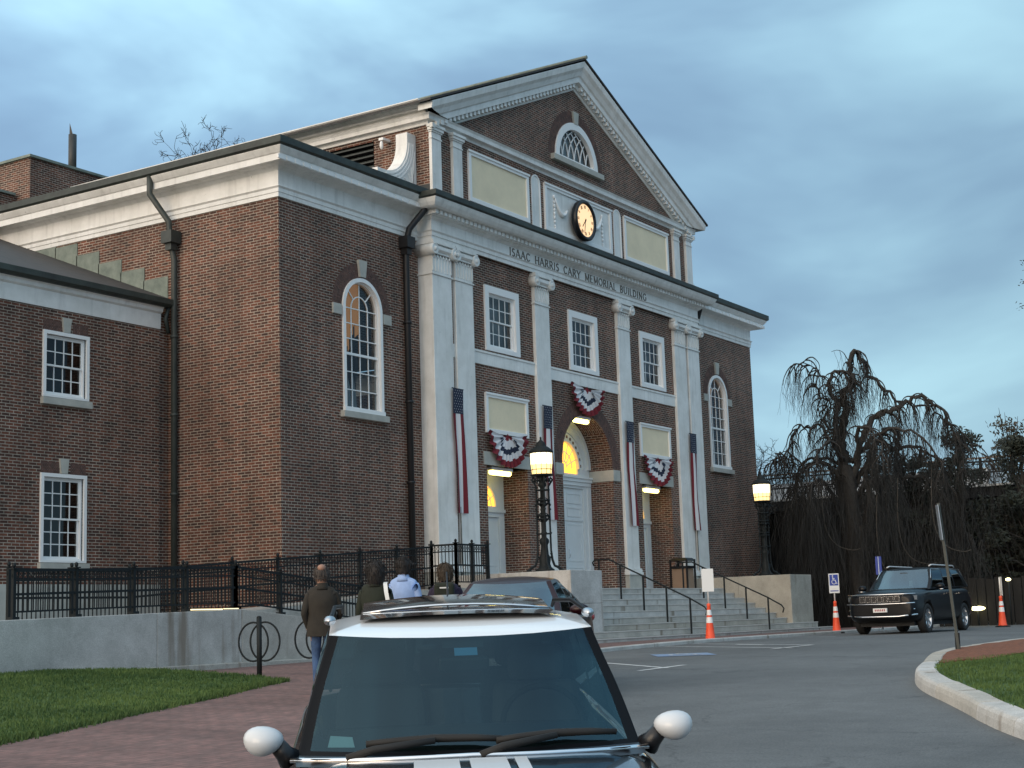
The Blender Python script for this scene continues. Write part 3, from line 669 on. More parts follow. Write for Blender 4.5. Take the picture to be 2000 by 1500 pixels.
# lettered frieze: roman capitals built from strokes
GL = {'I': (.30, [((.5, 0), (.5, 1), 1)]), 'S': (.55, 'S'), 'A': (.78, [((.02, 0), (.46, 1), .55), ((.46, 1), (.97, 0), 1.05), ((.2, .34), (.78, .34), .5)]),
      'C': (.72, 'C'), 'H': (.78, [((.14, 0), (.14, 1), 1), ((.86, 0), (.86, 1), 1), ((.14, .5), (.86, .5), .5)]),
      'R': (.70, [((.16, 0), (.16, 1), 1), 'P', ((.5, .48), (.95, 0), 1)]), 'Y': (.74, [((.03, 1), (.5, .48), 1), ((.97, 1), (.5, .48), .55), ((.5, 0), (.5, .5), 1)]),
      'M': (.92, [((.12, 0), (.14, 1), .55), ((.14, 1), (.5, .1), 1), ((.5, .1), (.86, 1), .55), ((.86, 1), (.88, 0), 1)]),
      'E': (.60, [((.18, 0), (.18, 1), 1), ((.18, .97), (.9, .97), .5), ((.18, .52), (.75, .52), .5), ((.18, .03), (.95, .03), .5)]),
      'O': (.80, 'O'), 'L': (.58, [((.2, 0), (.2, 1), 1), ((.2, .03), (.95, .03), .5)]), 'B': (.64, [((.16, 0), (.16, 1), 1), 'P', 'B']),
      'U': (.76, 'U'), 'D': (.78, [((.16, 0), (.16, 1), 1), 'D']), 'N': (.80, [((.14, 0), (.14, 1), .55), ((.14, 1), (.86, 0), 1.05), ((.86, 0), (.86, 1), .55)]), 'G': (.78, 'G')}
def glyph_strokes(ch):
    g = GL[ch][1]; w = GL[ch][0]; st = []
    def arc(cx, cz, rx, rz, a0, a1, n=9, wt=.9): st.append(([(cx+rx*math.cos(R(lerp(a0, a1, i/n))), cz+rz*math.sin(R(lerp(a0, a1, i/n)))) for i in range(n+1)], wt))
    for q in (g if isinstance(g, list) else [g]):
        if isinstance(q, tuple):
            st.append(([q[0], q[1]], q[2]))
            for p in (q[0], q[1]):
                if p[1] in (0, 1) and q[2] >= .5 and abs(q[0][0]-q[1][0]) < .6: st.append(([(p[0]-.13/w*.8, .02 if p[1] == 0 else .98), (p[0]+.13/w*.8, .02 if p[1] == 0 else .98)], .4))
        elif q == 'P': arc(.45, .74, .36, .24, -90, 90); st.append(([(.16, .98), (.45, .98)], .5)); st.append(([(.16, .5), (.45, .5)], .5))
        elif q == 'B': arc(.45, .26, .42, .24, -90, 90); st.append(([(.16, .02), (.45, .02)], .5))
        elif q == 'D': arc(.40, .5, .52, .48, -90, 90); st.append(([(.16, .98), (.4, .98)], .5)); st.append(([(.16, .02), (.4, .02)], .5))
        elif q == 'C': arc(.55, .5, .45, .48, 42, 318, 14)
        elif q == 'G': arc(.55, .5, .45, .48, 42, 330, 14); st.append(([(.92, .05), (.92, .45)], 1)); st.append(([(.7, .45), (1.02, .45)], .5))
        elif q == 'O': arc(.5, .5, .45, .48, 0, 360, 20)
        elif q == 'U': st.append(([(.14, 1), (.14, .35)], 1)); arc(.5, .35, .36, .33, 180, 360, 9); st.append(([(.86, .35), (.86, 1)], .55)); st += [([(.0, .98), (.28, .98)], .4), ([(.74, .98), (1, .98)], .4)]
        elif q == 'S': arc(.5, .74, .34, .24, 30, 250, 9, .8); arc(.48, .26, .38, .24, 90, -150, 9, .9)
    return w, st
def lettering(text, u0, u1, z, h, y, th):
    adv = [0 if c == ' ' else GL[c][0]*h for c in text]; gaps = h*.16; sp = h*.62
    tot = sum(adv)+gaps*(len(text)-1)+sp*text.count(' '); k = (u1-u0)/tot; x = u0; mb = MB(); words = []
    for c, a in zip(text, adv):
        if c == ' ':
            x += (sp+gaps)*k; words.append(mb); mb = MB(); continue
        w, st = glyph_strokes(c)
        for pts, wt in st:
            pts = [(XC+x+p[0]*w*h*k, z+p[1]*h) for p in pts]
            for p, q in zip(pts, pts[1:]):
                mb.bar((p[0], y, p[1]), (q[0], y, q[1]), .036*wt*h/.235, th, up=(0, -1, 0))
        x += (a+gaps)*k
    return words+[mb]
for w_ in lettering('ISAAC HARRIS CARY MEMORIAL BUILDING', -4.22, 4.12, 11.70, .225, YP-.02, .03): bpart(w_, 'carved_word', 'lettering', merge=False)
# attic: framed cream panels, clock panel, niches, small pilasters
def panel(name, a, b, z0, z1, y=YM, fw=.13, inner='cream', d=.06):
    mb = MB()
    mb.prism(rect(a, b, z0, z1), lambda p, q: (XC+p, y-d, q), lambda p, q: (XC+p, y+.01, q), [rect(a+fw, b-fw, z0+fw, z1-fw)])
    mb.prism(rect(a-.03, b+.03, z1-.05, z1+.01), lambda p, q: (XC+p, y-d-.03, q), lambda p, q: (XC+p, y-d+.001, q))
    o = bpart(mb, name, 'white_trim', bevel=.006)
    mb = MB(); mb.prism(rect(a+fw-.01, b-fw+.01, z0+fw-.01, z1-fw+.01), lambda p, q: (XC+p, y-.018, q), lambda p, q: (XC+p, y+.008, q)); i_ = mb.build('field', inner, None); i_.parent = o
    return o
panel('attic_panel', -6.05, -2.90, 12.9, 14.35); panel('attic_panel', 2.95, 6.10, 12.9, 14.35); CPN = panel('clock_panel', -2.02, 2.10, 12.9, 14.34, inner='white_paint')
panel('wall_panel', -5.55, -3.38, 6.54, 7.64, fw=.12); panel('wall_panel', 3.42, 5.58, 6.54, 7.62, fw=.12)
for c in (-2.47, 2.53):
    mb = MB(); l = archloop(c, .25, 12.6, 14.22, 12)
    mb.prism(l, lambda a, b: (XC+a, YM-.03, b), lambda a, b: (XC+a, YM+.01, b), [archloop(c, .21, 12.64, 14.22, 12)]); o = bpart(mb, 'niche', 'white_trim')
    mb = MB(); mb.poly([archloop(c, .215, 12.6, 14.22, 12)], lambda a, b: (XC+a, YM-.008, b)); mb.build('niche_back', 'white_paint', None).parent = o
for a, b in ((-7.86, -7.42), (-6.86, -6.42), (6.46, 6.90), (7.42, 7.86)):
    mb = MB(); mb.box(XC+a, XC+b, YM-.09, YM+.005, 12.58, 14.40)
    for ex, z0, z1 in ((.02, 14.22, 14.26), (.03, 14.40, 14.44), (.06, 14.443, 14.52), (.09, 14.523, 14.60)): mb.box(XC+a-ex, XC+b+ex, YM-.09-ex, YM+.006, z0, z1)
    bpart(mb, 'attic_pilaster', 'white_paint', bevel=.006)
# clock
mb = MB(); mb.lathe([(0, YM-.12), (.62, YM-.12), (.64, YM-.16), (.64, YM-.28), (.58, YM-.32), (.515, YM-.28), (.515, YM-.24), (0, YM-.24)], (XC+.02, 0, 13.55), 'y', 56)
CL = bpart(mb, 'clock', 'black_paint')
mb = MB(); mb.lathe([(0, YM-.25), (.52, YM-.25), (.52, YM-.245), (0, YM-.245)], (XC+.02, 0, 13.55), 'y', 48, False); mb.build('clock_face', 'clock_face').parent = CL
mb = MB(); cx, cz, yy = XC+.02, 13.55, YM-.262
for k in range(12):                                                # roman numerals as radial strokes
    t = R(90-30*k); num = ['I I', 'I', 'II', 'III', 'IV', 'V', 'VI', 'VII', 'IIX', 'IX', 'X', 'XI']
    n_ = [3, 1, 2, 3, 3, 2, 3, 4, 4, 3, 2, 3][k]
    for j in range(n_):
        o_ = (j-(n_-1)/2)*.030; dx, dz = math.cos(t), math.sin(t); px_, pz_ = -dz*o_, dx*o_
        mb.bar((cx+dx*.37+px_, yy, cz+dz*.37+pz_), (cx+dx*.47+px_*1.05, yy, cz+dz*.47+pz_*1.05), .014, .006, up=(0, -1, 0))
mb.build('numerals', 'rust').parent = CL
mb = MB(); yy = YM-.27
for ang, l, w in ((R(90-221), .30, .028), (R(90-192), .42, .02)):
    mb.bar((cx-.06*math.cos(ang), yy, cz-.06*math.sin(ang)), (cx+l*math.cos(ang), yy, cz+l*math.sin(ang)), w, .008, up=(0, -1, 0))
mb.lathe([(0, yy-.01), (.03, yy-.01), (.03, yy+.01), (0, yy+.01)], (cx, 0, cz), 'y', 12); mb.build('clock_hands', 'black_paint').parent = CL
# plaster swags and drops beside the clock
mb = MB()
for s_ in (-1, 1):
    p0, p1 = (1.45*s_, 14.0), (.72*s_, 13.75); pts = []
    for i in range(17): t = i/16; pts.append((XC+.02+lerp(p0[0], p1[0], t), YM-.05, lerp(p0[1], p1[1], t)-.42*4*t*(1-t)*.8))
    mb.tube(pts, [.018+.05*math.sin(math.pi*i/16) for i in range(17)], 8)
    for i, (z, r_) in enumerate(((14.02, .05), (13.86, .035), (13.74, .05), (13.62, .035), (13.50, .055), (13.38, .05), (13.25, .04), (13.12, .03), (13.04, .035))): mb.ball((XC+.02+1.47*s_, YM-.04, z), r_, .03, r_*1.3, 8, 5)
mb.build('swag', 'white_trim').parent = CPN
# pediment
PB = [(-.1, 14.60), (.02, 14.60), (.03, 14.66), (.06, 14.69), (.16, 14.70), (.17, 14.80), (.21, 14.86), (-.1, 14.90)]
mb = MB(); hb = 7.90; path_b = [(XC-hb, 44.2), (XC-hb, YM), (XC+hb, YM), (XC+hb, 44.2)]
sweep(mb, PB, path_b); o = bpart(mb, 'pediment_base_moulding', 'white_paint')
mb = MB(); mb.quad((XC-hb-.22, YM-.215, 14.862), (XC+hb+.22, YM-.215, 14.862), (XC+hb, YM+.005, 14.93), (XC-hb, YM+.005, 14.93)); bpart(mb, 'flashing', 'verdigris')
mb = dentils(YM-.17, XC-7.9, XC+7.9, 14.60, 14.66, .17, .1, .0)
sl_ = (18.63-15.07)/8.32; ca = math.cos(math.atan(sl_))
RK = [(0, -.86), (.03, -.86), (.05, -.80), (.10, -.78), (.11, -.66), (.24, -.64), (.25, -.48), (.30, -.44), (.36, -.30), (.44, -.20), (.47, -.06), (.47, -.02), (0, -.02)]
for s_ in (-1, 1):
    mb = MB(); rows = []
    for t in (0, 1):
        rows.append([(XC+s_*lerp(8.32, 0, t), YM-o_, lerp(15.07, 18.63, t)+dz) for o_, dz in RK])
    mb.grid(rows, False); 
    for r_ in rows: mb.add(r_, [list(range(len(r_)))], False)
    rk = bpart(mb, 'raking_cornice', 'white_paint'); bm = bmesh.new(); bm.from_mesh(rk.data); g_ = bmesh.ops.bisect_plane(bm, geom=bm.verts[:]+bm.edges[:]+bm.faces[:], plane_co=(0, 0, 14.865), plane_no=(0, 0, 1), clear_inner=True); bmesh.ops.edgeloop_fill(bm, edges=[e for e in bm.edges if e.is_boundary and min(v.co.z for v in e.verts) < 14.87]); bm.to_mesh(rk.data); bm.free()
    mb = MB(); n_ = 40
    for i in range(1, n_):
        t = i/n_; x = s_*lerp(8.1, .05, t); z = lerp(15.07, 18.63, (8.32-abs(x))/8.32)-.69
        mb.bar((XC+x-s_*.045, YM-.17, z+.045-.045), (XC+x+s_*.045, YM-.17, z-s_*s_*.045*sl_), .13, .12, up=(0, 0, 1)) if False else mb.box(XC+x-.06, XC+x+.06, YM-.20, YM-.105, z-.075, z+.05)
    mb.build('dentils', 'white_paint').parent = rk
# side eaves of the upper block
for s_ in (-1, 1):
    EP = [(0, 14.904), (.10, 14.91), (.11, 14.96), (.25, 14.97), (.26, 15.03), (.34, 15.08), (.42, 15.2-.02), (.44, 15.2-.02), (.44, 15.21), (0, 15.21)]
    mb = MB(); 
    P_ = [(XC-7.88, 44.2), (XC-7.88, YM-.005)] if s_ < 0 else [(XC+7.88, YM-.005), (XC+7.88, 44.2)]
    sweep(mb, EP, P_); bpart(mb, 'eave_cornice', 'white_paint')
# gable roof
mb = MB()
for s_ in (-1, 1):
    for dz in (0, .05):
        pass
    mb.add([(XC+s_*8.45, YM-.50, 15.03), (XC, YM-.50, 18.66), (XC, 44.6, 18.66), (XC+s_*8.45, 44.6, 15.03), (XC+s_*8.45, YM-.50, 15.09), (XC, YM-.50, 18.72), (XC, 44.6, 18.72), (XC+s_*8.45, 44.6, 15.09)],
           [(0, 1, 2, 3), (7, 6, 5, 4), (0, 4, 5, 1), (1, 5, 6, 2), (2, 6, 7, 3), (3, 7, 4, 0)], False)
mb.poly([[(-7.9, 14.9), (7.9, 14.9), (0, 18.6)]], lambda a, b: (XC+a, 44.1, b))
bpart(mb, 'gable_roof', 'slate')
mb = MB(); mb.tube([(XC, YM-.56, 18.73), (XC, 44.6, 18.73)], .06, 8); bpart(mb, 'ridge_cap', 'verdigris')
# lunette window with interlaced muntins
def arch_frame(mb, cx, hw, z0, zs, y0, y1, w, n=24):
    mb.prism(archloop(cx, hw, z0, zs, n), lambda a, b: (XC+a, y0, b), lambda a, b: (XC+a, y1, b), [archloop(cx, hw-w, z0+w, zs, n)])
def strips(mb, pts, y, w=.03, d=.03):
    for p, q in zip(pts, pts[1:]): mb.bar((XC+p[0], y, p[1]), (XC+q[0], y, q[1]), w, d, up=(0, -1, 0))
mb = MB(); c = .04
o_l = [(c-1.30, 15.38), (c+1.30, 15.38)]+arcpts(c, 15.38, 1.30, 0, 180, 28)[1:-1]; i_l = [(c-1.06, 15.46), (c+1.06, 15.46)]+[(c+1.08*math.cos(R(a)), 15.38+1.08*math.sin(R(a))) for a in [5+170*i/26 for i in range(1, 26)]]
mb.prism(o_l, lambda a, b: (XC+a, YM-.05, b), lambda a, b: (XC+a, YM+.1, b), [i_l]); LW = bpart(mb, 'lunette_window', 'white_trim')
mb = MB()
for k in range(-3, 4):                                            # gothic interlace: arcs of equal radius
    for s_ in (-1, 1):
        pts = []
        x0 = c+k*.36
        for i in range(13):
            a = R(lerp(0, 80, i/12)); x = x0+s_*(1.08*(1-math.cos(a))); z = 15.42+1.08*math.sin(a)
            if (x-c)**2+(z-15.38)**2 < 1.07**2: pts.append((x, z))
        if len(pts) > 1: strips(mb, pts, YM+.06, .028, .025)
mb.build('muntins', 'white_trim').parent = LW
mb = MB(); mb.poly([o_l], lambda a, b: (XC+a, YM+.085, b)); mb.build('pane', 'window_glass').parent = LW
mb = MB(); mb.poly([o_l], lambda a, b: (XC+a, YM+.45, b)); mb.build('backing', 'grey_blind').parent = LW
# sash windows
def sash(name, fx, c, hw, z0, z1, cols, rows_up, rows_lo, casing=.17, back='curtain', parent=None, dpth=.14, open_=0):
    """double-hung sash window; fx(a, b, depth) maps to 3-D, depth grows into the wall"""
    pf = parent or (lambda mb, n, m_: bpart(mb, n, m_))
    mb = MB(); o_ = rect(c-hw-casing, c+hw+casing, z0-casing*.6, z1+casing); i_ = rect(c-hw, c+hw, z0, z1)
    mb.prism(o_, lambda a, b: fx(a, b, -.05), lambda a, b: fx(a, b, .03), [i_])
    mb.prism(i_, lambda a, b: fx(a, b, .0301), lambda a, b: fx(a, b, dpth), [rect(c-hw+.045, c+hw-.045, z0+.05, z1-.04)])
    w = pf(mb, name, 'white_trim')
    zm = (z0+z1)/2 if rows_up == rows_lo else z0+(z1-z0)*rows_lo/(rows_up+rows_lo)
    a0, a1 = c-hw+.045, c+hw-.045
    for nm, lo, hi, dd, rws in (('upper_sash', zm-.02, z1-.04, .05, rows_up), ('lower_sash', z0+.05, zm+.02, .085, rows_lo)):
        mb = MB(); fr = .04
        mb.prism(rect(a0+.002, a1-.002, lo, hi), lambda a, b: fx(a, b, dd), lambda a, b: fx(a, b, dd+.03), [rect(a0+fr, a1-fr, lo+fr, hi-fr)])
        for k in range(1, cols): x = lerp(a0+fr, a1-fr, k/cols); mb.prism(rect(x-.011, x+.011, lo+fr+.001, hi-fr-.001), lambda a, b: fx(a, b, dd+.004), lambda a, b: fx(a, b, dd+.026))
        for k in range(1, rws): z = lerp(lo+fr, hi-fr, k/rws); mb.prism(rect(a0+fr+.001, a1-fr-.001, z-.011, z+.011), lambda a, b: fx(a, b, dd+.007), lambda a, b: fx(a, b, dd+.023))
        mb.build(nm, 'white_trim').parent = w
        mb = MB(); mb.poly([rect(a0+.01, a1-.01, lo+.01, hi-.01)], lambda a, b: fx(a, b, dd+.016)); mb.build('pane', 'window_glass', fix=False).parent = w
    mb = MB(); mb.poly([rect(c-hw-.5, c+hw+.5, z0-.4, z1+.4)], lambda a, b: fx(a, b, .36)); mb.build('curtain' if back != 'dark_void' else 'dark_room', back, fix=False).parent = w
    return w
for c, _ in wins: sash('sash_window', lambda a, b, d: (XC+a, YM+d, b), c, .68, 8.95, 10.46, 4, 2, 2, casing=.20)
# tall arched windows of the wings
def tall_arch(c):
    hw, z0, zs = .77, 6.62, 9.22; y = YW
    mb = MB(); arch_frame(mb, c, hw+.02, z0-.02, zs, y-.05, y+.03, .10); mb.box(XC+c-hw-.03, XC+c+hw+.03, y-.08, y+.05, z0-.0, z0+.10)
    arch_frame(mb, c, hw-.02, z0+.02, zs, y+.0301, y+.15, .09); w = bpart(mb, 'arched_window', 'white_trim')
    mb = MB(); h2 = hw-.11; y2 = y+.08
    zb = z0+.12; zm = z0+1.45; hor = [zb+(zm-zb)*k/3 for k in (1, 2)]+[zm+(zs-zm)*k/3 for k in (1, 2, 3)]
    for z in hor: strips(mb, [(c-h2, z), (c+h2, z)], y2, .024, .028)
    mb.box(XC+c-h2, XC+c+h2, y2-.03, y2+.02, zm-.03, zm+.03); mb.box(XC+c-h2, XC+c+h2, y2-.02, y2+.02, zb-.03, zb+.02)
    q = h2*.5
    for x in (-q, 0, q): strips(mb, [(c+x, zb), (c+x, zs if x else zs+h2)], y2+.004, .024, .022)
    strips(mb, arcpts(c, zs, q, 0, 180, 14), y2+.002, .026, .026)
    for a in (45, 135): strips(mb, [(c+q*math.cos(R(a)), zs+q*math.sin(R(a))), (c+h2*math.cos(R(a)), zs+h2*math.sin(R(a)))], y2, .024, .026)
    mb.build('muntins', 'white_trim').parent = w
    mb = MB(); mb.poly([archloop(c, h2+.02, z0+.03, zs)], lambda a, b: (XC+a, y+.10, b)); mb.build('pane', 'window_glass').parent = w
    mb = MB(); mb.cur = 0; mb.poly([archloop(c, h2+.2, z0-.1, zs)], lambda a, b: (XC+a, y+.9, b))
    mb.cur = 1                                                      # amber drape drawn across the top, a pale blind below
    for k in range(9):
        x = c-h2*.80+k*h2*.17; zl = 8.5+.35*math.sin(k*1.3); mb.quad((XC+x, y+.40+.04*(k % 2), zl), (XC+x+h2*.17, y+.44-.04*(k % 2), zl+.1), (XC+x+h2*.17, y+.44-.04*(k % 2), 10.05), (XC+x, y+.40+.04*(k % 2), 10.05))
    mb.cur = 2
    for k in range(4): x = c-.3+k*.22; mb.quad((XC+x, y+.6+.05*(k % 2), 6.6), (XC+x+.2, y+.62, 6.6), (XC+x+.15, y+.62, 7.5-.1*k), (XC+x+.02, y+.6, 7.45+.08*k))
    mb.build('curtain', ['dark_void', 'amber_curtain', 'grey_blind']).parent = w
for c in (WL, WR): tall_arch(c)
# doors in the recesses
def door(c, hw, h, lunette=False):
    mb = MB(); y = DW
    # surround filling the recess back
    mb.prism(rect(c-hw-.22, c+hw+.22, ZL-.1, h+.0), lambda a, b: (XC+a, y-.03, b), lambda a, b: (XC+a, y+.05, b), [rect(c-hw, c+hw, ZL-.09, h-.18)])
    d = bpart(mb, 'door_surround', 'door_paint', bevel=.006)
    mb = MB(); mb.box(XC+c-hw+.004, XC+c+hw-.004, y+.03, y+.08, ZL-.05, h-.185)
    for s_ in (-1, 1):
        for z0, z1 in ((ZL+.15, ZL+.75), (ZL+.9, ZL+2.05)):
            if z1 > h-.3: continue
            x0, x1 = (c+.06, c+hw-.10) if s_ > 0 else (c-hw+.10, c-.06)
            mb.prism(rect(x0, x1, z0, z1), lambda a, b: (XC+a, y+.018, b), lambda a, b: (XC+a, y+.031, b), [rect(x0+.05, x1-.05, z0+.05, z1-.05)])
    o = mb.build('door', 'door_paint', None, bevel=.003); o.parent = d
    mb = MB(); mb.tube([(XC+c+.10, y-.01, ZL+1.0), (XC+c+.10, y-.05, ZL+1.03), (XC+c+.10, y-.05, ZL+1.22), (XC+c+.10, y-.01, ZL+1.25)], .012, 6); mb.build('handle', 'chrome').parent = d
    return d
for c in (-4.49, 4.49):
    d = door(c, .78, ZL+2.25)
    zt = ZL+2.25
    lo = rect(c-1.04, c+1.04, zt, 5.66); lf = [(c-.62, zt+.12), (c+.62, zt+.12)]+arcpts(c, zt+.12, .62, 0, 180, 20)[1:-1]
    mb = MB(); mb.prism(lo, lambda a, b: (XC+a, DW-.03, b), lambda a, b: (XC+a, DW+.05, b), [lf]); mb.box(XC+c-1.04, XC+c+1.04, DW-.08, DW-.031, zt-.05, zt+.04); mb.build('tympanum', 'door_paint').parent = d
    mb = MB(); mb.poly([lf], lambda a, b: (XC+a, DW+.02, b)); mb.build('fanlight', 'warm_glass').parent = d
    mb = MB()
    for a in (30, 60, 90, 120, 150): strips(mb, [(c+.16*math.cos(R(a)), zt+.12+.16*math.sin(R(a))), (c+.62*math.cos(R(a)), zt+.12+.62*math.sin(R(a)))], DW+.005, .022, .02)
    strips(mb, arcpts(c, zt+.12, .16, 0, 180, 10), DW+.004, .022, .02); strips(mb, arcpts(c, zt+.12, .42, 0, 180, 16), DW+.002, .018, .02); mb.build('fanlight_bars', 'white_trim').parent = d
    mb = MB()
    for s_ in (-1, 1): mb.box(XC+c+s_*1.0, XC+c+s_*1.035, DW-.03, DW+.03, ZL-.1, zt); 
    mb.build('jamb', 'door_paint').parent = d
cdr = door(.03, 1.10, 5.60)
mb = MB()
for s_ in (-1, 1):
    for z0, z1 in ((4.55, 4.85), (4.95, 5.28)): x0, x1 = (.03+s_*.55-.42, .03+s_*.55+.42); mb.prism(rect(x0, x1, z0, z1), lambda a, b: (XC+a, DW+.012, b), lambda a, b: (XC+a, DW+.031, b), [rect(x0+.05, x1-.05, z0+.05, z1-.05)])
mb.box(XC-1.05, XC+1.11, DW-.0, DW+.031, 4.42, 4.48); mb.build('transom_panels', 'door_paint').parent = cdr
mb = MB(); mb.box(XC-1.49, XC+1.55, DW-.12, DW+.04, 5.62, 5.72); mb.box(XC-1.47, XC+1.53, DW-.08, DW+.04, 5.50, 5.618); mb.box(XC-1.49, XC+1.55, DW-.16, DW+.04, 5.722, 5.78)
for s_ in (-1, 1): mb.box(XC+.03+s_*1.30, XC+.03+s_*1.50, DW-.07, DW+.04, ZL-.1, 5.49)
mb.build('door_cornice', 'door_paint').parent = cdr
zc = 6.02; lo = [(.03-1.52, 5.781), (.03+1.52, 5.781)]+arcpts(.03, zc, 1.52, 0, 180, 28)
hol = [(.03-.80, 5.86), (.03+.80, 5.86)]+arcpts(.03, zc, .80, 0, 180, 22)
mb = MB(); mb.prism(lo, lambda a, b: (XC+a, DW-.02, b), lambda a, b: (XC+a, DW+.06, b), [hol])
for r0, r1, dd in ((1.36, 1.50, .08), (.80, .87, .06), (1.10, 1.14, .05)):
    l_ = arcpts(.03, zc, r1, 0, 180, 28)+arcpts(.03, zc, r0, 180, 0, 28); mb.prism(l_, lambda a, b: (XC+a, DW-.02-dd, b), lambda a, b: (XC+a, DW-.019, b))
AR = mb.build('arch_tympanum', 'door_paint'); AR.parent = cdr
mb = MB()
for k in range(15):
    a = R(6+168*k/14); x, z = .03+.98*math.cos(a), zc+.98*math.sin(a); s_ = .042
    mb.prism([(x-s_, z-s_), (x+s_, z-s_), (x+s_, z+s_), (x-s_, z+s_)], lambda p, q: (XC+p, DW-.032, q), lambda p, q: (XC+p, DW-.021, q))
mb.build('arch_ornament', 'rust').parent = cdr
mb = MB(); mb.poly([hol], lambda a, b: (XC+a, DW+.03, b)); mb.build('fanlight', 'warm_glass').parent = cdr
mb = MB()
for a in (22, 45, 68, 90, 112, 135, 158): strips(mb, [(.03+.2*math.cos(R(a)), zc+.2*math.sin(R(a))), (.03+.8*math.cos(R(a)), zc+.8*math.sin(R(a)))], DW+.01, .022, .02)
for r_ in (.2, .5): strips(mb, arcpts(.03, zc, r_, 0, 180, 18), DW+.008, .022, .02)
mb.build('fanlight_bars', 'white_trim').parent = cdr
# strip lights under the lintels and under the arch crown
for x0, x1, z in ((-5.10, -4.05, 5.50), (-.50, .40, 7.36), (3.95, 4.95, 5.50)):
    mb = MB(); yl = YM+.16 if z < 6 else YM+.12
    mb.box(XC+x0, XC+x1, yl-.06, yl+.13, z+.06, z+.155); L_ = bpart(mb, 'strip_light', 'white_trim', bevel=.01)
    mb = MB(); mb.lathe([(0, XC+x0+.02), (.06, XC+x0+.03), (.075, XC+x0+.08), (.075, XC+x1-.08), (.06, XC+x1-.03), (0, XC+x1-.02)], (0, yl+.035, z+.01), 'x', 14); mb.build('light_tube', 'tube_light').parent = L_
# entablature of the wings
WE = [(-.02, 11.45), (.03, 11.45), (.03, 11.55), (.05, 11.56), (.05, 11.65), (.09, 11.69), (.03, 11.70), (.03, 12.08), (.06, 12.11), (.12, 12.15), (.14, 12.165), (.30, 12.17), (.30, 12.175), (.42, 12.18), (.42, 12.33), (.45, 12.35), (.50, 12.42), (.53, 12.47), (.53, 12.49), (-.02, 12.49)]
GW = [(.40, 12.492), (.55, 12.492), (.60, 12.53), (.60, 12.69), (.52, 12.72), (.40, 12.72)]
for pth, xa, xb in (([(XL, 44.4), (XL, YW), (XC-8.02, YW)], XL-.4, XC-8.5), ([(XC+8.02, YW), (XR, YW), (XR, 44.4)], XC+8.5, XR+.4)):
    mb = MB(); sweep(mb, WE, pth); o = bpart(mb, 'cornice', 'white_paint')
    dentils(YW-.42, xa, xb, 12.19, 12.29, .30, .20, .03).build('dentils', 'white_trim').parent = o
    mb = MB(); sweep(mb, GW, pth)
    xs_ = (XL-.45, XC-7.86) if xa < XC else (XC+7.86, XR+.45)
    mb.add([(xs_[0], YW-.45, 12.70), (xs_[1], YW-.45, 12.70), (xs_[1], 44.6, 12.78), (xs_[0], 44.6, 12.70)], [(0, 1, 2, 3)], False)
    bpart(mb, 'gutter', 'copper_black')
# scrolled buttresses beside the attic
def volute(s_):
    mb = MB(); y0, y1 = YM+.42, YM+.80; a = 7.86
    out_ = [(a+.01, 12.71), (a+1.72, 12.71), (a+1.72, 13.12), (a+1.42, 13.12)]
    for i in range(1, 15): t = R(lerp(270, 180, i/14)); out_.append((a+1.42+0+1.02*math.cos(t)*1.0, 14.14+1.02*math.sin(t)))
    out_ += [(a+.40, 14.38), (a+.01, 14.38)]
    mb.prism([(s_*p, q) for p, q in out_], lambda p, q: (XC+p, y0, q), lambda p, q: (XC+p, y1, q)); v = bpart(mb, 'scroll_buttress', 'white_paint', bevel=.01)
    mb = MB()
    for k in range(3):
        pts = [(s_*(a+1.42+(1.10+.09*k)*math.cos(R(lerp(268, 182, i/12)))), 14.14+(1.10+.09*k)*math.sin(R(lerp(268, 182, i/12)))) for i in range(13)]; strips(mb, pts, y0-.006, .035, .03)
    for k in range(8):
        t = R(lerp(262, 190, k/7)); p = (s_*(a+1.42+1.36*math.cos(t)), 14.14+1.36*math.sin(t)); q = (s_*(a+.10+.05*k*.3), 12.80+.02*k)
        if math.dist(p, q) > .05: strips(mb, [p, q], y0-.006, .022, .025)
    mb.build('scroll_ribs', 'white_trim').parent = v
volute(-1); volute(1)
# louvre in the upper side wall
mb = MB(); x = XC-7.86
for k in range(9): z = 13.15+k*.155; mb.add([(x-.03, 24.55, z), (x-.03, 27.6, z), (x+.10, 27.6, z+.08), (x+.10, 24.55, z+.08), (x-.03, 24.55, z+.035), (x-.03, 27.6, z+.035), (x+.10, 27.6, z+.115), (x+.10, 24.55, z+.115)], [(0, 1, 2, 3), (7, 6, 5, 4), (0, 4, 5, 1), (2, 6, 7, 3), (0, 3, 7, 4), (1, 5, 6, 2)], False)
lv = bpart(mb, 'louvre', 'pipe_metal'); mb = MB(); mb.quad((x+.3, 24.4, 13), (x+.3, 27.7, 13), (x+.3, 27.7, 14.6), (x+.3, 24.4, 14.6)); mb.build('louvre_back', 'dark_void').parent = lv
mb = MB(); mb.box(x-.012, x+.05, YM-.0, YM+.5, 12.72, 12.98); bpart(mb, 'flashing', 'lead_roof')
mb = MB(); mb.box(x-.35, x-.03, YM+1.25, YM+1.4, 14.35, 14.42); mb.ball((x-.36, YM+1.3, 14.2), .06, .05, .12); bpart(mb, 'floodlight', 'white_trim')
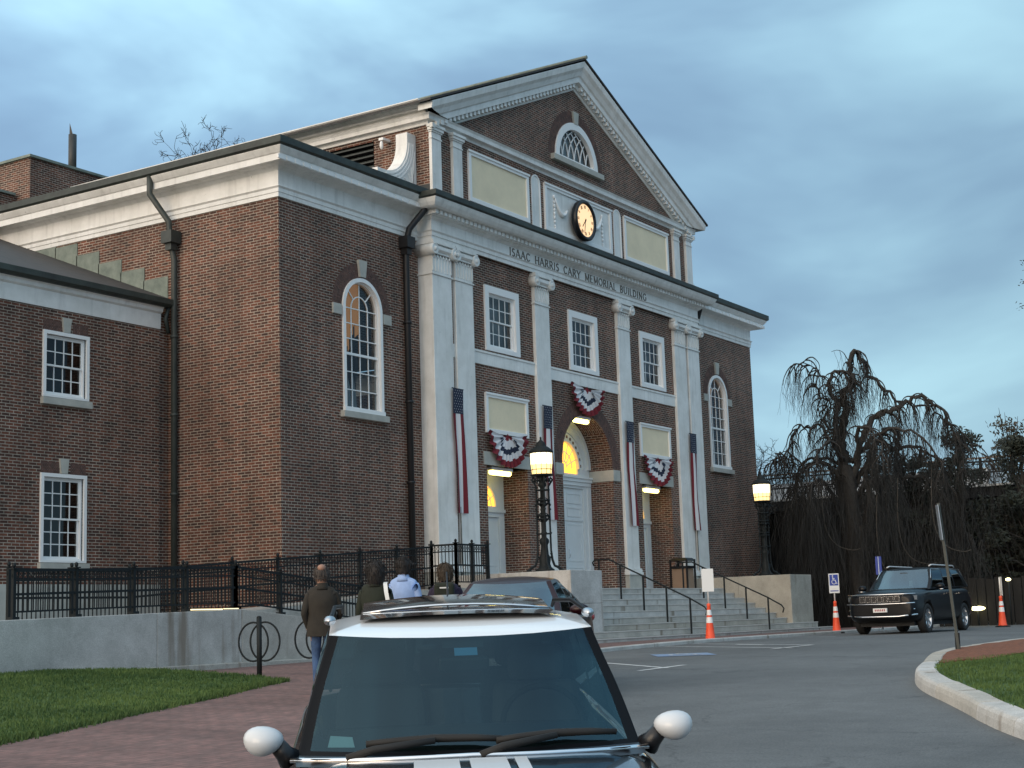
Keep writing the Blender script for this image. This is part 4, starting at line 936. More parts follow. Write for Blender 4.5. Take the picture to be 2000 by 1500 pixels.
# downpipes
def pipe(name, pts, r_, mt, hop=None):
    mb = MB(); mb.tube(pts, r_, 8)
    for i in range(1, 5):
        p, q = Vector(pts[-2]), Vector(pts[-1]); c = p.lerp(q, i/5); mb.tube([c-Vector((0, 0, .03)), c+Vector((0, 0, .03))], r_*1.35, 8)
    if hop: x_, y_, z_ = hop; mb.box(x_-.17, x_+.17, y_-.17, y_+.17, z_-.15, z_+.15); mb.box(x_-.10, x_+.10, y_-.10, y_+.10, z_-.32, z_-.151)
    return bpart(mb, name, mt)
pipe('downpipe', [(XL-.50, 26.75, 12.50), (XL-.50, 26.75, 12.05), (XL-.22, 26.38, 11.35), (XL-.20, 26.36, 10.9), (XL-.12, 26.3, 10.4), (XL-.12, 26.3, .9)], .075, 'pipe_metal', (XL-.20, 26.33, 10.95))
pipe('downpipe', [(XC-8.28, YW-.50, 12.52), (XC-8.30, YW-.48, 12.15), (XC-8.62, YW-.2, 11.62), (XC-8.66, YW-.11, 11.2), (XC-8.66, YW-.11, .9)], .085, 'pipe_black', (XC-8.66, YW-.12, 11.25))
pipe('downpipe', [(XC+8.30, YW-.50, 12.5), (XC+8.32, YW-.46, 12.1), (XC+8.45, YW-.2, 11.55), (XC+8.45, YW-.12, 11.2), (XC+8.45, YW-.12, .9)], .075, 'pipe_black')
# rear parapet block with vent pipe, seen over the wing's roof
mb = MB()
for x0, x1, y0, y1, z1 in ((30.35, 36, 36, 41, 15.78), (24.6, 30.34, 36.6, 41, 14.66)): mb.box(x0, x1, y0, y1, 11.7, z1)
rb = bpart(mb, 'rear_parapet', 'brick')
mb = MB(); mb.box(30.27, 36.1, 35.92, 41.1, 15.782, 15.86); mb.box(24.5, 30.26, 36.52, 41.1, 14.662, 14.74); mb.build('coping', 'verdigris').parent = rb
mb = MB(); mb.tube([(32.6, 36.7, 15.8), (32.6, 36.7, 17.2)], .13, 12); mb.add([(32.47, 36.7, 17.2), (32.52, 36.6, 17.18), (32.44, 36.66, 17.55)], [(0, 1, 2)]); bpart(mb, 'vent_pipe', 'lead_roof')
mb = MB(); mb.tube([(29.0, 37, 14.7), (29.0, 37, 15.0)], .06, 8); bpart(mb, 'vent_pipe', 'lead_roof')
# ---- the lower side wing on the left
YS = 26.56; XS0 = 10.5
mb = MB(); FS = lambda a, b: (a, YS, b)
sw = [(22.88, 24.04, 6.72, 8.10), (22.86, 24.0, 3.08, 4.92)]
mb.poly([rect(XS0, 26.36, .5, 8.75)]+[rect(a, b, c, d) for a, b, c, d in sw], FS)
for a, b, c, d in sw:
    l = rect(a, b, c, d)
    for i in range(4): p, q = l[i], l[(i+1) % 4]; mb.quad((p[0], YS, p[1]), (q[0], YS, q[1]), (q[0], YS+.2, q[1]), (p[0], YS+.2, p[1]))
mb.quad((26.36, YS, .5), (26.36, YS+.05, .5), (26.36, YS+.05, 8.75), (26.36, YS, 8.75)); mb.quad((26.36, YS+.05, .5), (XL, YS+.05, .5), (XL, YS+.05, 9.1), (26.36, YS+.05, 9.1))
mb.quad((XS0, YS, .5), (XS0, 40, .5), (XS0, 40, 8.75), (XS0, YS, 8.75))
bpart(mb, 'side_wing_wall', 'brick', fix=False)
stone('side_wing_plinth', (XS0-XC, 26.37-XC, YS-.04, YS+.02, .5, 2.58))
for (a, b, c, d), ru, rl in zip(sw, (2, 3), (2, 3)):
    sash('sash_window', lambda p, q, dd: (p, YS+dd, q), (a+b)/2, (b-a)/2-.0, c+.02, d, 4, ru, rl, casing=.08, back='dark_void')
    stone('window_sill', (a-.12-XC, b+.14-XC, YS-.10, YS+.03, c-.20, c-.045)); keystone((a+b)/2-XC, d+.09, d+.42, YS, .09, .13, .05)
    mb = MB()
    for k in range(20):
        x = lerp(a-.06, b+.02, k/19.)
        if abs(x-(a+b)/2) > .15: mb.box(x, x+.055, YS-.005, YS+.005, d+.085, d+.33)
    bpart(mb, 'brick_lintel', 'voussoir')
mb = MB(); SE = [(-.02, 8.69), (.03, 8.69), (.04, 9.06), (.10, 9.10), (.12, 9.17), (.15, 9.20), (.15, 9.21), (-.02, 9.21)]
sweep(mb, SE, [(XS0, YS), (26.36, YS)]); bpart(mb, 'side_wing_fascia', 'white_paint')
mb = MB(); sweep(mb, [(.02, 9.212), (.22, 9.212), (.30, 9.27), (.30, 9.40), (.02, 9.42)], [(XS0-.3, YS), (26.58, YS)]); bpart(mb, 'side_wing_gutter', 'copper_black')
mb = MB(); mb.tube([(26.5, YS-.15, 9.22), (26.45, YS-.1, 8.95), (26.55, YS-.1, 8.6)], .05, 8); bpart(mb, 'gutter_outlet', 'pipe_metal')
mb = MB(); mb.quad((XS0-.4, YS-.24, 9.40), (XL-.03, YS-.24, 9.40), (XL-.03, 33.4, 12.25), (XS0-.4, 33.4, 12.25)); mb.quad((XS0-.4, 33.4, 12.25), (XL-.03, 33.4, 12.25), (XL-.03, 40, 9.3), (XS0-.4, 40, 9.3)); 
bpart(mb, 'side_wing_roof', 'slate', fix=False)
mb = MB()                                                          # stepped flashing against the big wall
for k in range(7):
    y0 = 26.62+k*.80; z = 9.42+.42*(y0-YS+.24); mb.box(XL-.02, XL+.01, y0, y0+.83, z-.12, z+.52)
bpart(mb, 'stepped_flashing', 'verdigris')

# sub-parts were modelled in world coordinates: give each the same offset as its part
for o in list(COL.objects):
    if o.type == 'MESH' and o.parent and o.parent != B and o.parent.parent == B: o.matrix_parent_inverse = Matrix.Identity(4)
# ---------------------------------------------------------------- entrance steps, cheek walls, ramp
T0, TD, RH = 18.30, .35, .166
XA, XB = 33.80, 45.95
ST = empty('entrance_steps', (XC, T0, .8)); tag(ST, 'broad grey granite steps between two block walls leading to the doors', 'steps')
def spart(mb, name, mt, root, **k):
    o = mb.build(name, mt, None, **k); o.parent = root; bpy.context.view_layer.update(); o.matrix_parent_inverse = root.matrix_world.inverted(); return o
for i in range(9):
    z = .8+RH*(i+1); y = T0+TD*i; a, b = (XA-1.6, XB+2.75) if i == 0 else ((XA-1.6, XB+1.70) if i == 1 else (XA+.003, XB-.003))
    if i == 8: z = ZL
    mb = MB(); yb = 23.7 if i == 8 else y+TD+.03
    mb.box(a, b, y, yb, .5 if i == 0 else z-RH, z-.0)
    so_ = spart(mb, 'step' if i < 8 else 'landing', 'granite', ST, bevel=.012)
    mb = MB(); mb.box(a+.001, b-.001, y-.014, y+.04, z-.032, z+.004); n_ = mb.build('nosing', 'worn_lit_stone', None, bevel=.008); n_.parent = so_
rnd = random.Random(5)
for a, b, nm in ((32.25, 33.80, 0), (45.95, 47.72, 1)):
    yf = T0+TD+.16; mb = MB(); lv = [(.7, 1.83), (1.834, 2.64)]
    if nm: lv = [(.7, 2.64)]
    for z0, z1 in lv:
        mb.box(a, b, yf, 20.6, z0, z1); mb.box(a+.002, b-.002, 20.604, 22.60 if nm == 0 else 22.52, z0, z1)
    o = spart(mb, 'cheek_wall', 'granite', ST, bevel=.014)
# platform in front of the first door and the ramp
RP = empty('access_ramp', (24, 20.4, .8)); tag(RP, 'concrete wheelchair ramp with stained retaining wall along the left wing', 'ramp')
mb = MB(); mb.box(30.8, 32.246, 21.10, 22.59, .6, ZL+.01); spart(mb, 'platform', 'granite', RP, bevel=.01)
ru = lambda x: ZL-.068*(30.8-x)                                     # floor of the upper run
mb = MB()
def wedge(mb, x0, x1, y0, y1, f, zb=.5): mb.add([(x0, y0, zb), (x1, y0, zb), (x1, y1, zb), (x0, y1, zb), (x0, y0, f(x0)), (x1, y0, f(x1)), (x1, y1, f(x1)), (x0, y1, f(x0))], [(0, 3, 2, 1), (4, 5, 6, 7), (0, 1, 5, 4), (1, 2, 6, 5), (2, 3, 7, 6), (3, 0, 4, 7)], False)
wedge(mb, 21.6, 30.797, 21.85, 23.07, lambda x: ru(x)); spart(mb, 'upper_run', 'granite', RP)
rl = lambda x: 1.62-.085*(x-22.4) if x > 22.4 else 1.62
mb = MB(); wedge(mb, 22.4, 29.6, 20.72, 21.8, lambda x: rl(x)); spart(mb, 'lower_run', 'granite', RP)
mb = MB(); wedge(mb, 12, 22.397, 20.72, 26.5, lambda x: 1.60); spart(mb, 'turning_slab', 'granite', RP)
wt = lambda x: interp(x, [(12, 1.66), (17, 1.74), (19.6, 1.80), (22.4, 1.86), (29.6, 1.18)])
xs = [12.0, 16.1, 20.18, 22.4, 25.0, 27.3, 29.6]
for a, b in zip(xs, xs[1:]):
    mb = MB(); wedge(mb, a+.004, b-.004, 20.38, 20.68, wt); spart(mb, 'retaining_wall', 'granite', RP, bevel=.012)
mb = MB(); mb.box(17.9, 30, 20.26, 20.372, .55, .86); spart(mb, 'footing', 'granite', RP, bevel=.02)
mb = MB(); mb.box(21.1, 21.9, 20.40, 20.46, 1.852, 1.875); spart(mb, 'strip_light', 'warm_strip', RP)
mb = MB(); mb.box(22.0, 22.38, 20.44, 20.48, 1.865, 1.88); spart(mb, 'strip_light', 'warm_strip', RP)
# iron railings: posts with finials, three rails, rings and pickets
def railing(name, label, runs, cat='railing'):
    root = empty(name, (runs[0][0][0][0], runs[0][0][0][1], 0)); tag(root, label, cat, None)
    for pts, zf, ht, pp in runs:
        for (x0, y0), (x1, y1) in zip(pts, pts[1:]):
            L = math.dist((x0, y0), (x1, y1)); n = max(1, round(L/pp)); mb = MB(); dx, dy = (x1-x0)/L, (y1-y0)/L
            P = lambda d, h: (x0+dx*d, y0+dy*d, zf(x0+dx*d)+h)
            for h, w in ((ht, .045), (ht-.16, .03), (.13, .03), (.52*ht, .04)):
                for i in range(n): a, b = L*i/n, L*(i+1)/n; mb.bar(P(a, h), P(b, h), w, w)
            k = int(L/.10)
            for i in range(k+1):
                d = L*i/k; x_, y_, z_ = P(d, 0); mb.box(x_-.008, x_+.008, y_-.008, y_+.008, z_+.12, z_+ht)
                c = Vector(P(d, ht-.08)); mb.tube([c+Vector((dx*.045*math.cos(t), dy*.045*math.cos(t), .045*math.sin(t))) for t in [2*math.pi*q/8 for q in range(9)]], .006, 3, False)
            spart(mb, 'railing_panel', 'iron', root)
            for i in range(n+1):
                x_, y_, z_ = P(L*i/n, 0); mb = MB()
                mb.box(x_-.03, x_+.03, y_-.03, y_+.03, z_+.0, z_+ht+.03); mb.box(x_-.07, x_+.07, y_-.07, y_+.07, z_-.02, z_+.05); mb.box(x_-.055, x_+.055, y_-.055, y_+.055, z_+ht+.03, z_+ht+.05); mb.ball((x_, y_, z_+ht+.09), .035, .035, .045, 8, 6)
                spart(mb, 'post', 'iron', root)
    return root
wr = lambda x: wt(x)
railing('ramp_railing', 'black iron railing along the top of the long concrete wall at left', [([(17.1, 20.53), (22.4, 20.53)], wr, .80, 1.3), ([(22.4, 20.53), (28.9, 20.53)], lambda x: wt(x)+.0, lerp(.80, .82, .5), 1.4)])
railing('upper_ramp_railing', 'black iron railing rising beside the left wing up to the side door platform', [([(18.1, 21.86), (30.8, 21.86)], lambda x: ru(x)-.02 if x > 21.6 else 1.60, 1.04, 1.45), ([(30.8, 21.86), (30.8, 21.14), (32.2, 21.14)], lambda x: ZL+.02, 1.03, .8)])
# slim handrails on the steps
def handrail(name, label, x, loc):
    root = empty(name, (x, T0, .8)); tag(root, label, 'handrail', 'handrails on the entrance steps')
    zs = lambda y: .8+RH*((y-T0)/TD+1)
    ys = [T0+TD*.55+TD*2*k for k in range(4)]
    mb = MB(); y0, y1 = ys[0]-.42, ys[-1]+.35
    top = [(x, y0, zs(ys[0])+.72), (x, y0-.04, zs(ys[0])+.80), (x, y0+.02, zs(ys[0])+.77)]
    pts = [(x, y0-.03, zs(y0)+.60), (x, y0-.07, zs(y0)+.72), (x, y0, zs(y0)+.82)]+[(x, y, zs(y)+.86) for y in ys]+[(x, y1, zs(y1)+.87), (x, y1+.45, zs(y1)+.87), (x, y1+.52, zs(y1)+.80), (x, y1+.48, zs(y1)+.70)]
    mb.tube(pts, .022, 8); spart(mb, 'rail', 'iron', root)
    for y in ys:
        i = int((y-T0)/TD); mb = MB(); mb.box(x-.02, x+.02, y-.02, y+.02, .8+RH*(i+1), zs(y)+.86); spart(mb, 'post', 'iron', root)
    mb = MB(); mb.box(x-.02, x+.02, y1+.3, y1+.34, ZL, zs(y1)+.86); spart(mb, 'post', 'iron', root)
handrail('handrail', 'thin black handrail down the middle of the steps, ending behind the cone', 38.05, 0)
handrail('handrail', 'thin black handrail on the right side of the steps by the waste bin', 43.35, 1)
# ornate lamp posts on the cheek walls
def lamp_post(x, y, z, label):
    root = empty('lamp_post', (x, y, z)); root.scale = (1.03, 1.03, 1.07); tag(root, label, 'lamp post', 'lamp posts flanking the entrance steps')
    L = lambda mb, n, m_, par=root, **k: (lambda o: (setattr(o, 'parent', par), o)[1])(mb.build(n, m_, None, **k))
    mb = MB()
    mb.lathe([(.0, 0), (.22, 0), (.24, .04), (.16, .10), (.13, .18), (.15, .32), (.10, .40), (.085, .62), (.12, .68), (.12, .74), (.06, .80), (.055, 1.95), (.10, 2.0), (.10, 2.05), (.06, 2.1), (.07, 2.16), (.16, 2.22), (.19, 2.28), (.0, 2.29)], n=16)
    L(mb, 'column', 'iron')
    for k in range(4):
        a = math.pi/4+k*math.pi/2; c, s = math.cos(a), math.sin(a); mb = MB()
        mb.tube([(c*.40, s*.40, .03), (c*.34, s*.34, .10), (c*.24, s*.24, .14), (c*.19, s*.19, .28), (c*.165, s*.165, .5), (c*.155, s*.155, 1.98), (c*.20, s*.20, 2.06), (c*.26, s*.26, 2.14), (c*.20, s*.20, 2.2)], [.04, .035, .03, .03, .024, .022, .024, .028, .02], 8)
        mb.ball((c*.41, s*.41, .035), .055, .055, .035, 10, 6)
        for z_ in (.34, .42, .9, 1.45, 1.55): mb.ball((c*.17, s*.17, z_), .035, .035, .03, 8, 5)
        L(mb, 'leg', 'iron')
    mb = MB()
    for z_, r_ in ((.88, .17), (1.22, .165), (1.30, .165), (1.58, .17), (1.66, .17), (1.90, .17)):
        mb.lathe([(r_-.02, z_-.012), (r_+.012, z_-.012), (r_+.012, z_+.012), (r_-.02, z_+.012), (r_-.02, z_-.012)], n=20)
    for k in range(8):
        a = k*math.pi/4
        for z_ in (1.24, 1.60): c, s = math.cos(a), math.sin(a); mb.tube([(c*.06, s*.06, z_-.08), (c*.14, s*.14, z_+.0), (c*.12, s*.12, z_+.09), (c*.06, s*.06, z_+.12)], .012, 5)
    for k in range(16):
        a = k*math.pi/8; mb.ball((math.cos(a)*.19, math.sin(a)*.19, 2.13), .02, .02, .05, 6, 4)
    L(mb, 'scroll_rings', 'iron')
    mb = MB(); mb.lathe([(.0, 2.23), (.27, 2.23), (.29, 2.25), (.27, 2.27), (0, 2.27)], n=24); mb.lathe([(0, 2.76), (.27, 2.76), (.30, 2.78), (.29, 2.82), (.19, 2.90), (.13, 2.93), (.12, 2.97), (.10, 3.02), (.04, 3.06), (.02, 3.10), (.03, 3.13), (0, 3.16)], n=24)
    L(mb, 'cap', 'iron')
    mb = MB(); mb.cur = 0; mb.lathe([(.235, 2.27), (.262, 2.50)], n=32); mb.cur = 1; mb.lathe([(.262, 2.50), (.268, 2.76)], n=32); g = L(mb, 'lantern_glass', ['lamp_glass', 'lamp_hot'])
    mb = MB()
    for k in range(12):
        a = k*math.pi/6; mb.tube([(math.cos(a)*.240, math.sin(a)*.240, 2.27), (math.cos(a)*.268, math.sin(a)*.268, 2.52), (math.cos(a)*.272, math.sin(a)*.272, 2.76)], .006, 5)
    mb.lathe([(.248, 2.37), (.254, 2.37), (.254, 2.385), (.248, 2.385)], n=32); L(mb, 'lantern_bars', 'iron', g)
    return root
lamp_post(32.95, 19.94, 2.645, 'lit iron lamp post on the left block wall in front of the doors')
lamp_post(46.80, 19.97, 2.645, 'lit iron lamp post on the right block wall beside the weeping tree')
# waste bin
t = empty('waste_bin', (44.95, 22.05, ZL)); tag(t, 'black framed waste bin with brown sides at the right end of the landing', 'bin')
L = lambda mb, n, m_, par=t, **k: (lambda o: (setattr(o, 'parent', par), o)[1])(mb.build(n, m_, None, **k))
mb = MB(); mb.box(-.26, .26, -.26, .26, .02, .66); L(mb, 'bin_body', 'box_brown', bevel=.01)
mb = MB()
for x in (-.29, .29):
    for y in (-.29, .29): mb.box(x-.025, x+.025, y-.025, y+.025, 0, .96)
mb.box(-.31, .31, -.31, .31, .665, .74); L(mb, 'frame', 'black_paint')
mb = MB(); mb.add([(-.33, -.33, .90), (.33, -.33, .90), (.33, .33, .90), (-.33, .33, .90), (-.25, -.25, 1.0), (.25, -.25, 1.0), (.25, .25, 1.0), (-.25, .25, 1.0)], [(3, 2, 1, 0), (4, 5, 6, 7), (0, 1, 5, 4), (1, 2, 6, 5), (2, 3, 7, 6), (3, 0, 4, 7)]); L(mb, 'lid', 'black_paint', bevel=.02)
# long flags hanging on the pilasters
for c, lb in ((-7.06, 'long narrow stars-and-stripes banner on the far left pair of pilasters'), (-2.50, 'long narrow stars-and-stripes banner on the single pilaster behind the left lamp'),
              (2.50, 'long narrow stars-and-stripes banner on the pilaster right of the arched door'), (7.04, 'long narrow stars-and-stripes banner on the far right pair of pilasters')):
    t = empty('flag_banner', (XC+c, YP-.06, 7.55)); tag(t, lb, 'flag', 'long banners on the pilasters')
    L = lambda mb, n, m_, par=t, **k: (lambda o: (setattr(o, 'parent', par), o)[1])(mb.build(n, m_, None, **k))
    hw = .235; ph = rnd.uniform(0, 6)
    def wav(x, z): return .03*math.sin(x*13+ph+z*.7)*min(1, abs(z)/1.2)-.02*abs(math.sin(z*1.1+ph))
    def sway(z): return .035*math.sin(z*.9+ph)*min(1, -z/2)+.05*(-z/3.3)**3*(1 if c < 0 else .4)
    mb = MB(); cols = [1, 2, 0, 1] if abs(c) > 5 else [1, 0, 2, 1][::1]
    nx, nz = 14, 30
    bands = [1, 1, 1, 1, 0, 0, 0, 0, 0, 1, 1, 1, 1, 1]
    for i in range(nx):
        for k in range(nz):
            z0, z1 = -.66-(3.27-.66)*k/nz, -.66-(3.27-.66)*(k+1)/nz; w0 = 1-.22*math.sin(min(1, (k+1)/nz)*3.0)**2*.6
            xs = [lerp(-hw, hw, (i+q)/nx)*w0 for q in (0, 1)]; mb.cur = bands[i]
            mb.quad((xs[0]+sway(z0), wav(xs[0], z0), z0), (xs[1]+sway(z0), wav(xs[1], z0), z0), (xs[1]+sway(z1), wav(xs[1], z1), z1), (xs[0]+sway(z1), wav(xs[0], z1), z1))
    o = L(mb, 'stripes', ['flag_white', 'flag_red'], fix=False); 
    mb = MB(); mb.grid([[(lerp(-hw, hw, i/8), wav(lerp(-hw, hw, i/8), -.66*k/6)-.004, -.661*k/6) for i in range(9)] for k in range(7)]); L(mb, 'star_field', 'flag_navy')
    mb = MB()
    for k in range(9):
        for i in range(5 if k % 2 else 4):
            x = (i-(2 if k % 2 else 1.5))*.088; z = -.05-k*.07; w = .016; y = wav(x, z)-.010
            mb.add([(x+(w if j % 2 == 0 else w*.42)*math.sin(math.pi*j/5), y, z+(w if j % 2 == 0 else w*.42)*math.cos(math.pi*j/5)) for j in range(10)], [list(range(10))])
    L(mb, 'stars', 'flag_white', fix=False)
    if abs(c) > 5: mb = MB(); mb.tube([(0+.02, .02, -3.1), (.03, .02, -4.6)], .015, 6); L(mb, 'cord', 'pipe_metal')
    mb = MB(); mb.tube([(-hw-.03, 0, .0), (hw+.03, 0, .0)], .014, 6); L(mb, 'rod', 'iron')
# pleated half-round bunting
def bunting(x, z, hw, h, label, tilt=0):
    t = empty('bunting', (XC+x, YM-.08, z)); tag(t, label, 'bunting', 'half-round patriotic buntings'); t.rotation_euler = (0, tilt, 0)
    def P(a, r_):
        rr = hw*r_*math.cos(a); zz = -h*r_*math.sin(a)*(1-.0*r_); sc_ = .35+.65*r_
        return (rr, -.02-.05*math.sin(a*26+x+1.3*math.sin(a*3+x))*r_-.04*r_, zz+.014*math.sin(a*26+x+1.3*math.sin(a*3+x))*r_-.05*math.sin(math.pi*min(1, abs(math.cos(a))))*(1-abs(math.cos(a)))*0)
    def Q(a, r_):
        # the top edge sags between its two fixings
        x_, y_, z_ = P(a, r_); return (x_, y_, z_-.10*math.sin(math.pi*(x_/hw/2+.5))*(1-math.sin(a))*1.0)
    n = 96; sd = x*1.7; bands = [('centre', 'flag_red', .02, .22), ('inner_ruffle', 'flag_white', .22, .47), ('blue_ruffle', 'flag_navy', .47, .63), ('outer_ruffle', 'flag_white', .63, .81), ('red_hem', 'flag_red', .81, 1.0)]
    def jag(a, r_): return r_+.035*math.sin(a*5+sd)*(.2 < r_ < .9)+.02*math.sin(a*17+sd*3)*(.2 < r_ < .9)
    for nm, m_, r0, r1 in bands:
        mb = MB()
        for i in range(n):
            a0, a1 = math.pi*i/n, math.pi*(i+1)/n
            mb.cur = 1 if (nm == 'blue_ruffle' and not (.62+.1*math.sin(sd) < a0 < 2.45+.15*math.sin(sd*2))) else 0
            for k in range(3): mb.add([Q(a0, jag(a0, lerp(r0, r1, k/3))), Q(a1, jag(a1, lerp(r0, r1, k/3))), Q(a1, jag(a1, lerp(r0, r1, (k+1)/3))), Q(a0, jag(a0, lerp(r0, r1, (k+1)/3)))], [(0, 1, 2, 3)], True)
        o = mb.build(nm, [m_, 'flag_white'], None); o.parent = t
    mb = MB()
    for s_ in (-1, 1):
        for k in range(2):
            a = math.pi/2+s_*(.95+.2*k); mb.quad(*[tuple(Vector(Q(aa, r_))+Vector((0, -.02, 0))) for aa, r_ in ((a, .46), (a+.16, .50), (a+.12, .30), (a, .28))])
    o = mb.build('star_patch', 'flag_navy', None, fix=False); o.parent = t
bunting(-4.58, 6.60, .98, .97, 'red white and blue fan bunting below the cream panel left of the arched door')
bunting(-.02, 8.42, .98, .92, 'red white and blue fan bunting above the arched centre door', R(2))
bunting(4.48, 6.60, .98, .97, 'red white and blue fan bunting below the cream panel right of the arched door')

# ---------------------------------------------------------------- cones, signs, racks
def cone(x, y, label, sign=None, rz=0, hp=1.78):
    z = gh(x, y)+.0; t = empty('traffic_cone', (x, y, z), rz); tag(t, label, 'traffic cone', 'traffic cones with sign poles')
    L = lambda mb, n, m_, par=t, **k: (lambda o: (setattr(o, 'parent', par), o)[1])(mb.build(n, m_, None, **k))
    mb = MB(); mb.lathe([(0, 0), (.23, 0), (.23, .04), (0, .045)], n=8, sm=False); L(mb, 'cone_base', 'rubber', bevel=.006)
    R_ = lambda h: lerp(.125, .045, (h-.04)/.82)
    mb = MB(); prof = [(0, .04), (.155, .045)]+[(R_(h), h) for h in (.07, .3, .6, .86)]+[(.05, .87), (.05, .93), (0, .95)]; mb.lathe(prof, n=20); L(mb, 'cone_body', 'orange_cone')
    for h0, h1 in ((.46, .60), (.65, .78)): mb = MB(); mb.lathe([(R_(h0)+.003, h0), (R_(h1)+.003, h1)], n=20); L(mb, 'reflective_band', 'cone_band')
    mb = MB(); mb.tube([(0, 0, .94), (0, 0, hp)], .02, 8); L(mb, 'sign_pole', 'sign_white')
    if sign:
        mb = MB(); mb.prism(rect(-.15, .15, hp-.55, hp+.02), lambda a, b: (a, -.024, b), lambda a, b: (a, -.034, b)); s_ = L(mb, 'sign_board', 'sign_white', bevel=.004)
        if sign == 'blue':
            mb = MB(); mb.poly([rect(-.125, .125, hp-.33, hp-.01)], lambda a, b: (a, -.036, b)); mb.poly([rect(-.12, .12, hp-.50, hp-.47)], lambda a, b: (a, -.036, b)); L(mb, 'blue_field', 'sign_blue', s_, fix=False)
            mb = MB()
            def st(pts, w):
                for a, b in zip(pts, pts[1:]): mb.bar((a[0], -.038, a[1]), (b[0], -.038, b[1]), w, .003, up=(0, -1, 0))
            o_ = hp-.17; st([(-.03, o_+.09), (-.02, o_+.0), (.04, o_+.0), (.07, o_-.10), (.10, o_-.09)], .02); st([(-.025, o_+.045), (.03, o_+.045)], .016); st(arcpts(.0, o_-.055, .062, 130, 370, 14), .016)
            mb.lathe([(0, -.039), (.02, -.039), (.02, -.036), (0, -.036)], (-.03, 0, o_+.12), 'y', 12); st([(-.08, o_-.225), (.08, o_-.225)], .02); st([(-.09, o_-.26), (.09, o_-.26)], .012); L(mb, 'wheelchair_symbol', 'sign_white', s_)
    return t
cone(35.45, 16.72, 'orange traffic cone with a blank white sign in front of the steps', 'white', R(-55))
cone(43.66, 16.52, 'orange traffic cone with a blue wheelchair sign beside the dark suv', 'blue', R(-60), 1.72)
cone(48.3, 12.95, 'orange traffic cone at the far right edge, its sign board seen edge-on', 'white', R(28), 1.5)
# ring bike racks
def bike_rack(x, y, label, rz):
    t = empty('bike_rack', (x, y, path_h(x, y)-.02), rz); tag(t, label, 'bike rack', 'ring bike racks by the long wall')
    L = lambda mb, n, m_, par=t, **k: (lambda o: (setattr(o, 'parent', par), o)[1])(mb.build(n, m_, None, **k))
    mb = MB(); mb.tube([(0, 0, 0), (0, 0, .98)], .042, 14); mb.ball((0, 0, .985), .042, .042, .03); L(mb, 'post', 'iron')
    for s_, w in ((-1, .24), (1, .24)):
        mb = MB(); c = s_*.095; mb.tube([(c+w*math.cos(a), 0, .60+.31*math.sin(a)) for a in [2*math.pi*q/32 for q in range(33)]], .016, 8, False); L(mb, 'ring', 'iron')
bike_rack(19.15, 17.05, 'black ring bike rack standing clear in front of the long wall', R(-60)); bike_rack(20.04, 16.62, 'black ring bike rack half hidden behind the man in brown', R(-60))
# leaning sign pole on the island, seen nearly edge-on
t = empty('sign_pole', (25.0, 7.42, isl_h(25.1, 7.42))); tag(t, 'thin leaning steel pole with a narrow sign seen edge-on, on the island mulch', 'sign pole')
L = lambda mb, n, m_, par=t, **k: (lambda o: (setattr(o, 'parent', par), o)[1])(mb.build(n, m_, None, **k))
top = Vector((-.09, .14, 2.37)); mb = MB(); mb.bar((0, 0, -.15), top, .045, .03, up=(1, 0, 0)); L(mb, 'post', 'pipe_metal')
mb = MB(); mb.bar((.02, .03, 0), (0, .02, .28), .07, .05, up=(1, 0, 0)); L(mb, 'post_sleeve', 'iron')
mb = MB(); d = top.normalized(); a = top*.98+Vector((.0, .03, .0)); mb.bar(a-d*.55, a+d*.02, .20, .012, up=(.45, -.85, 0)); L(mb, 'sign_board', 'alloy')
# small blue sign post by the tree
t = empty('sign_post', (45.9, 15.9, .85)); tag(t, 'narrow blue sign on a post behind the dark suv', 'sign')
L = lambda mb, n, m_, par=t, **k: (lambda o: (setattr(o, 'parent', par), o)[1])(mb.build(n, m_, None, **k))
mb = MB(); mb.tube([(0, 0, 0), (0, 0, 2.2)], .025, 8); L(mb, 'post', 'alloy'); mb = MB(); mb.box(-.02, .02, -.09, .09, 1.65, 2.2); L(mb, 'sign_board', 'sign_blue')
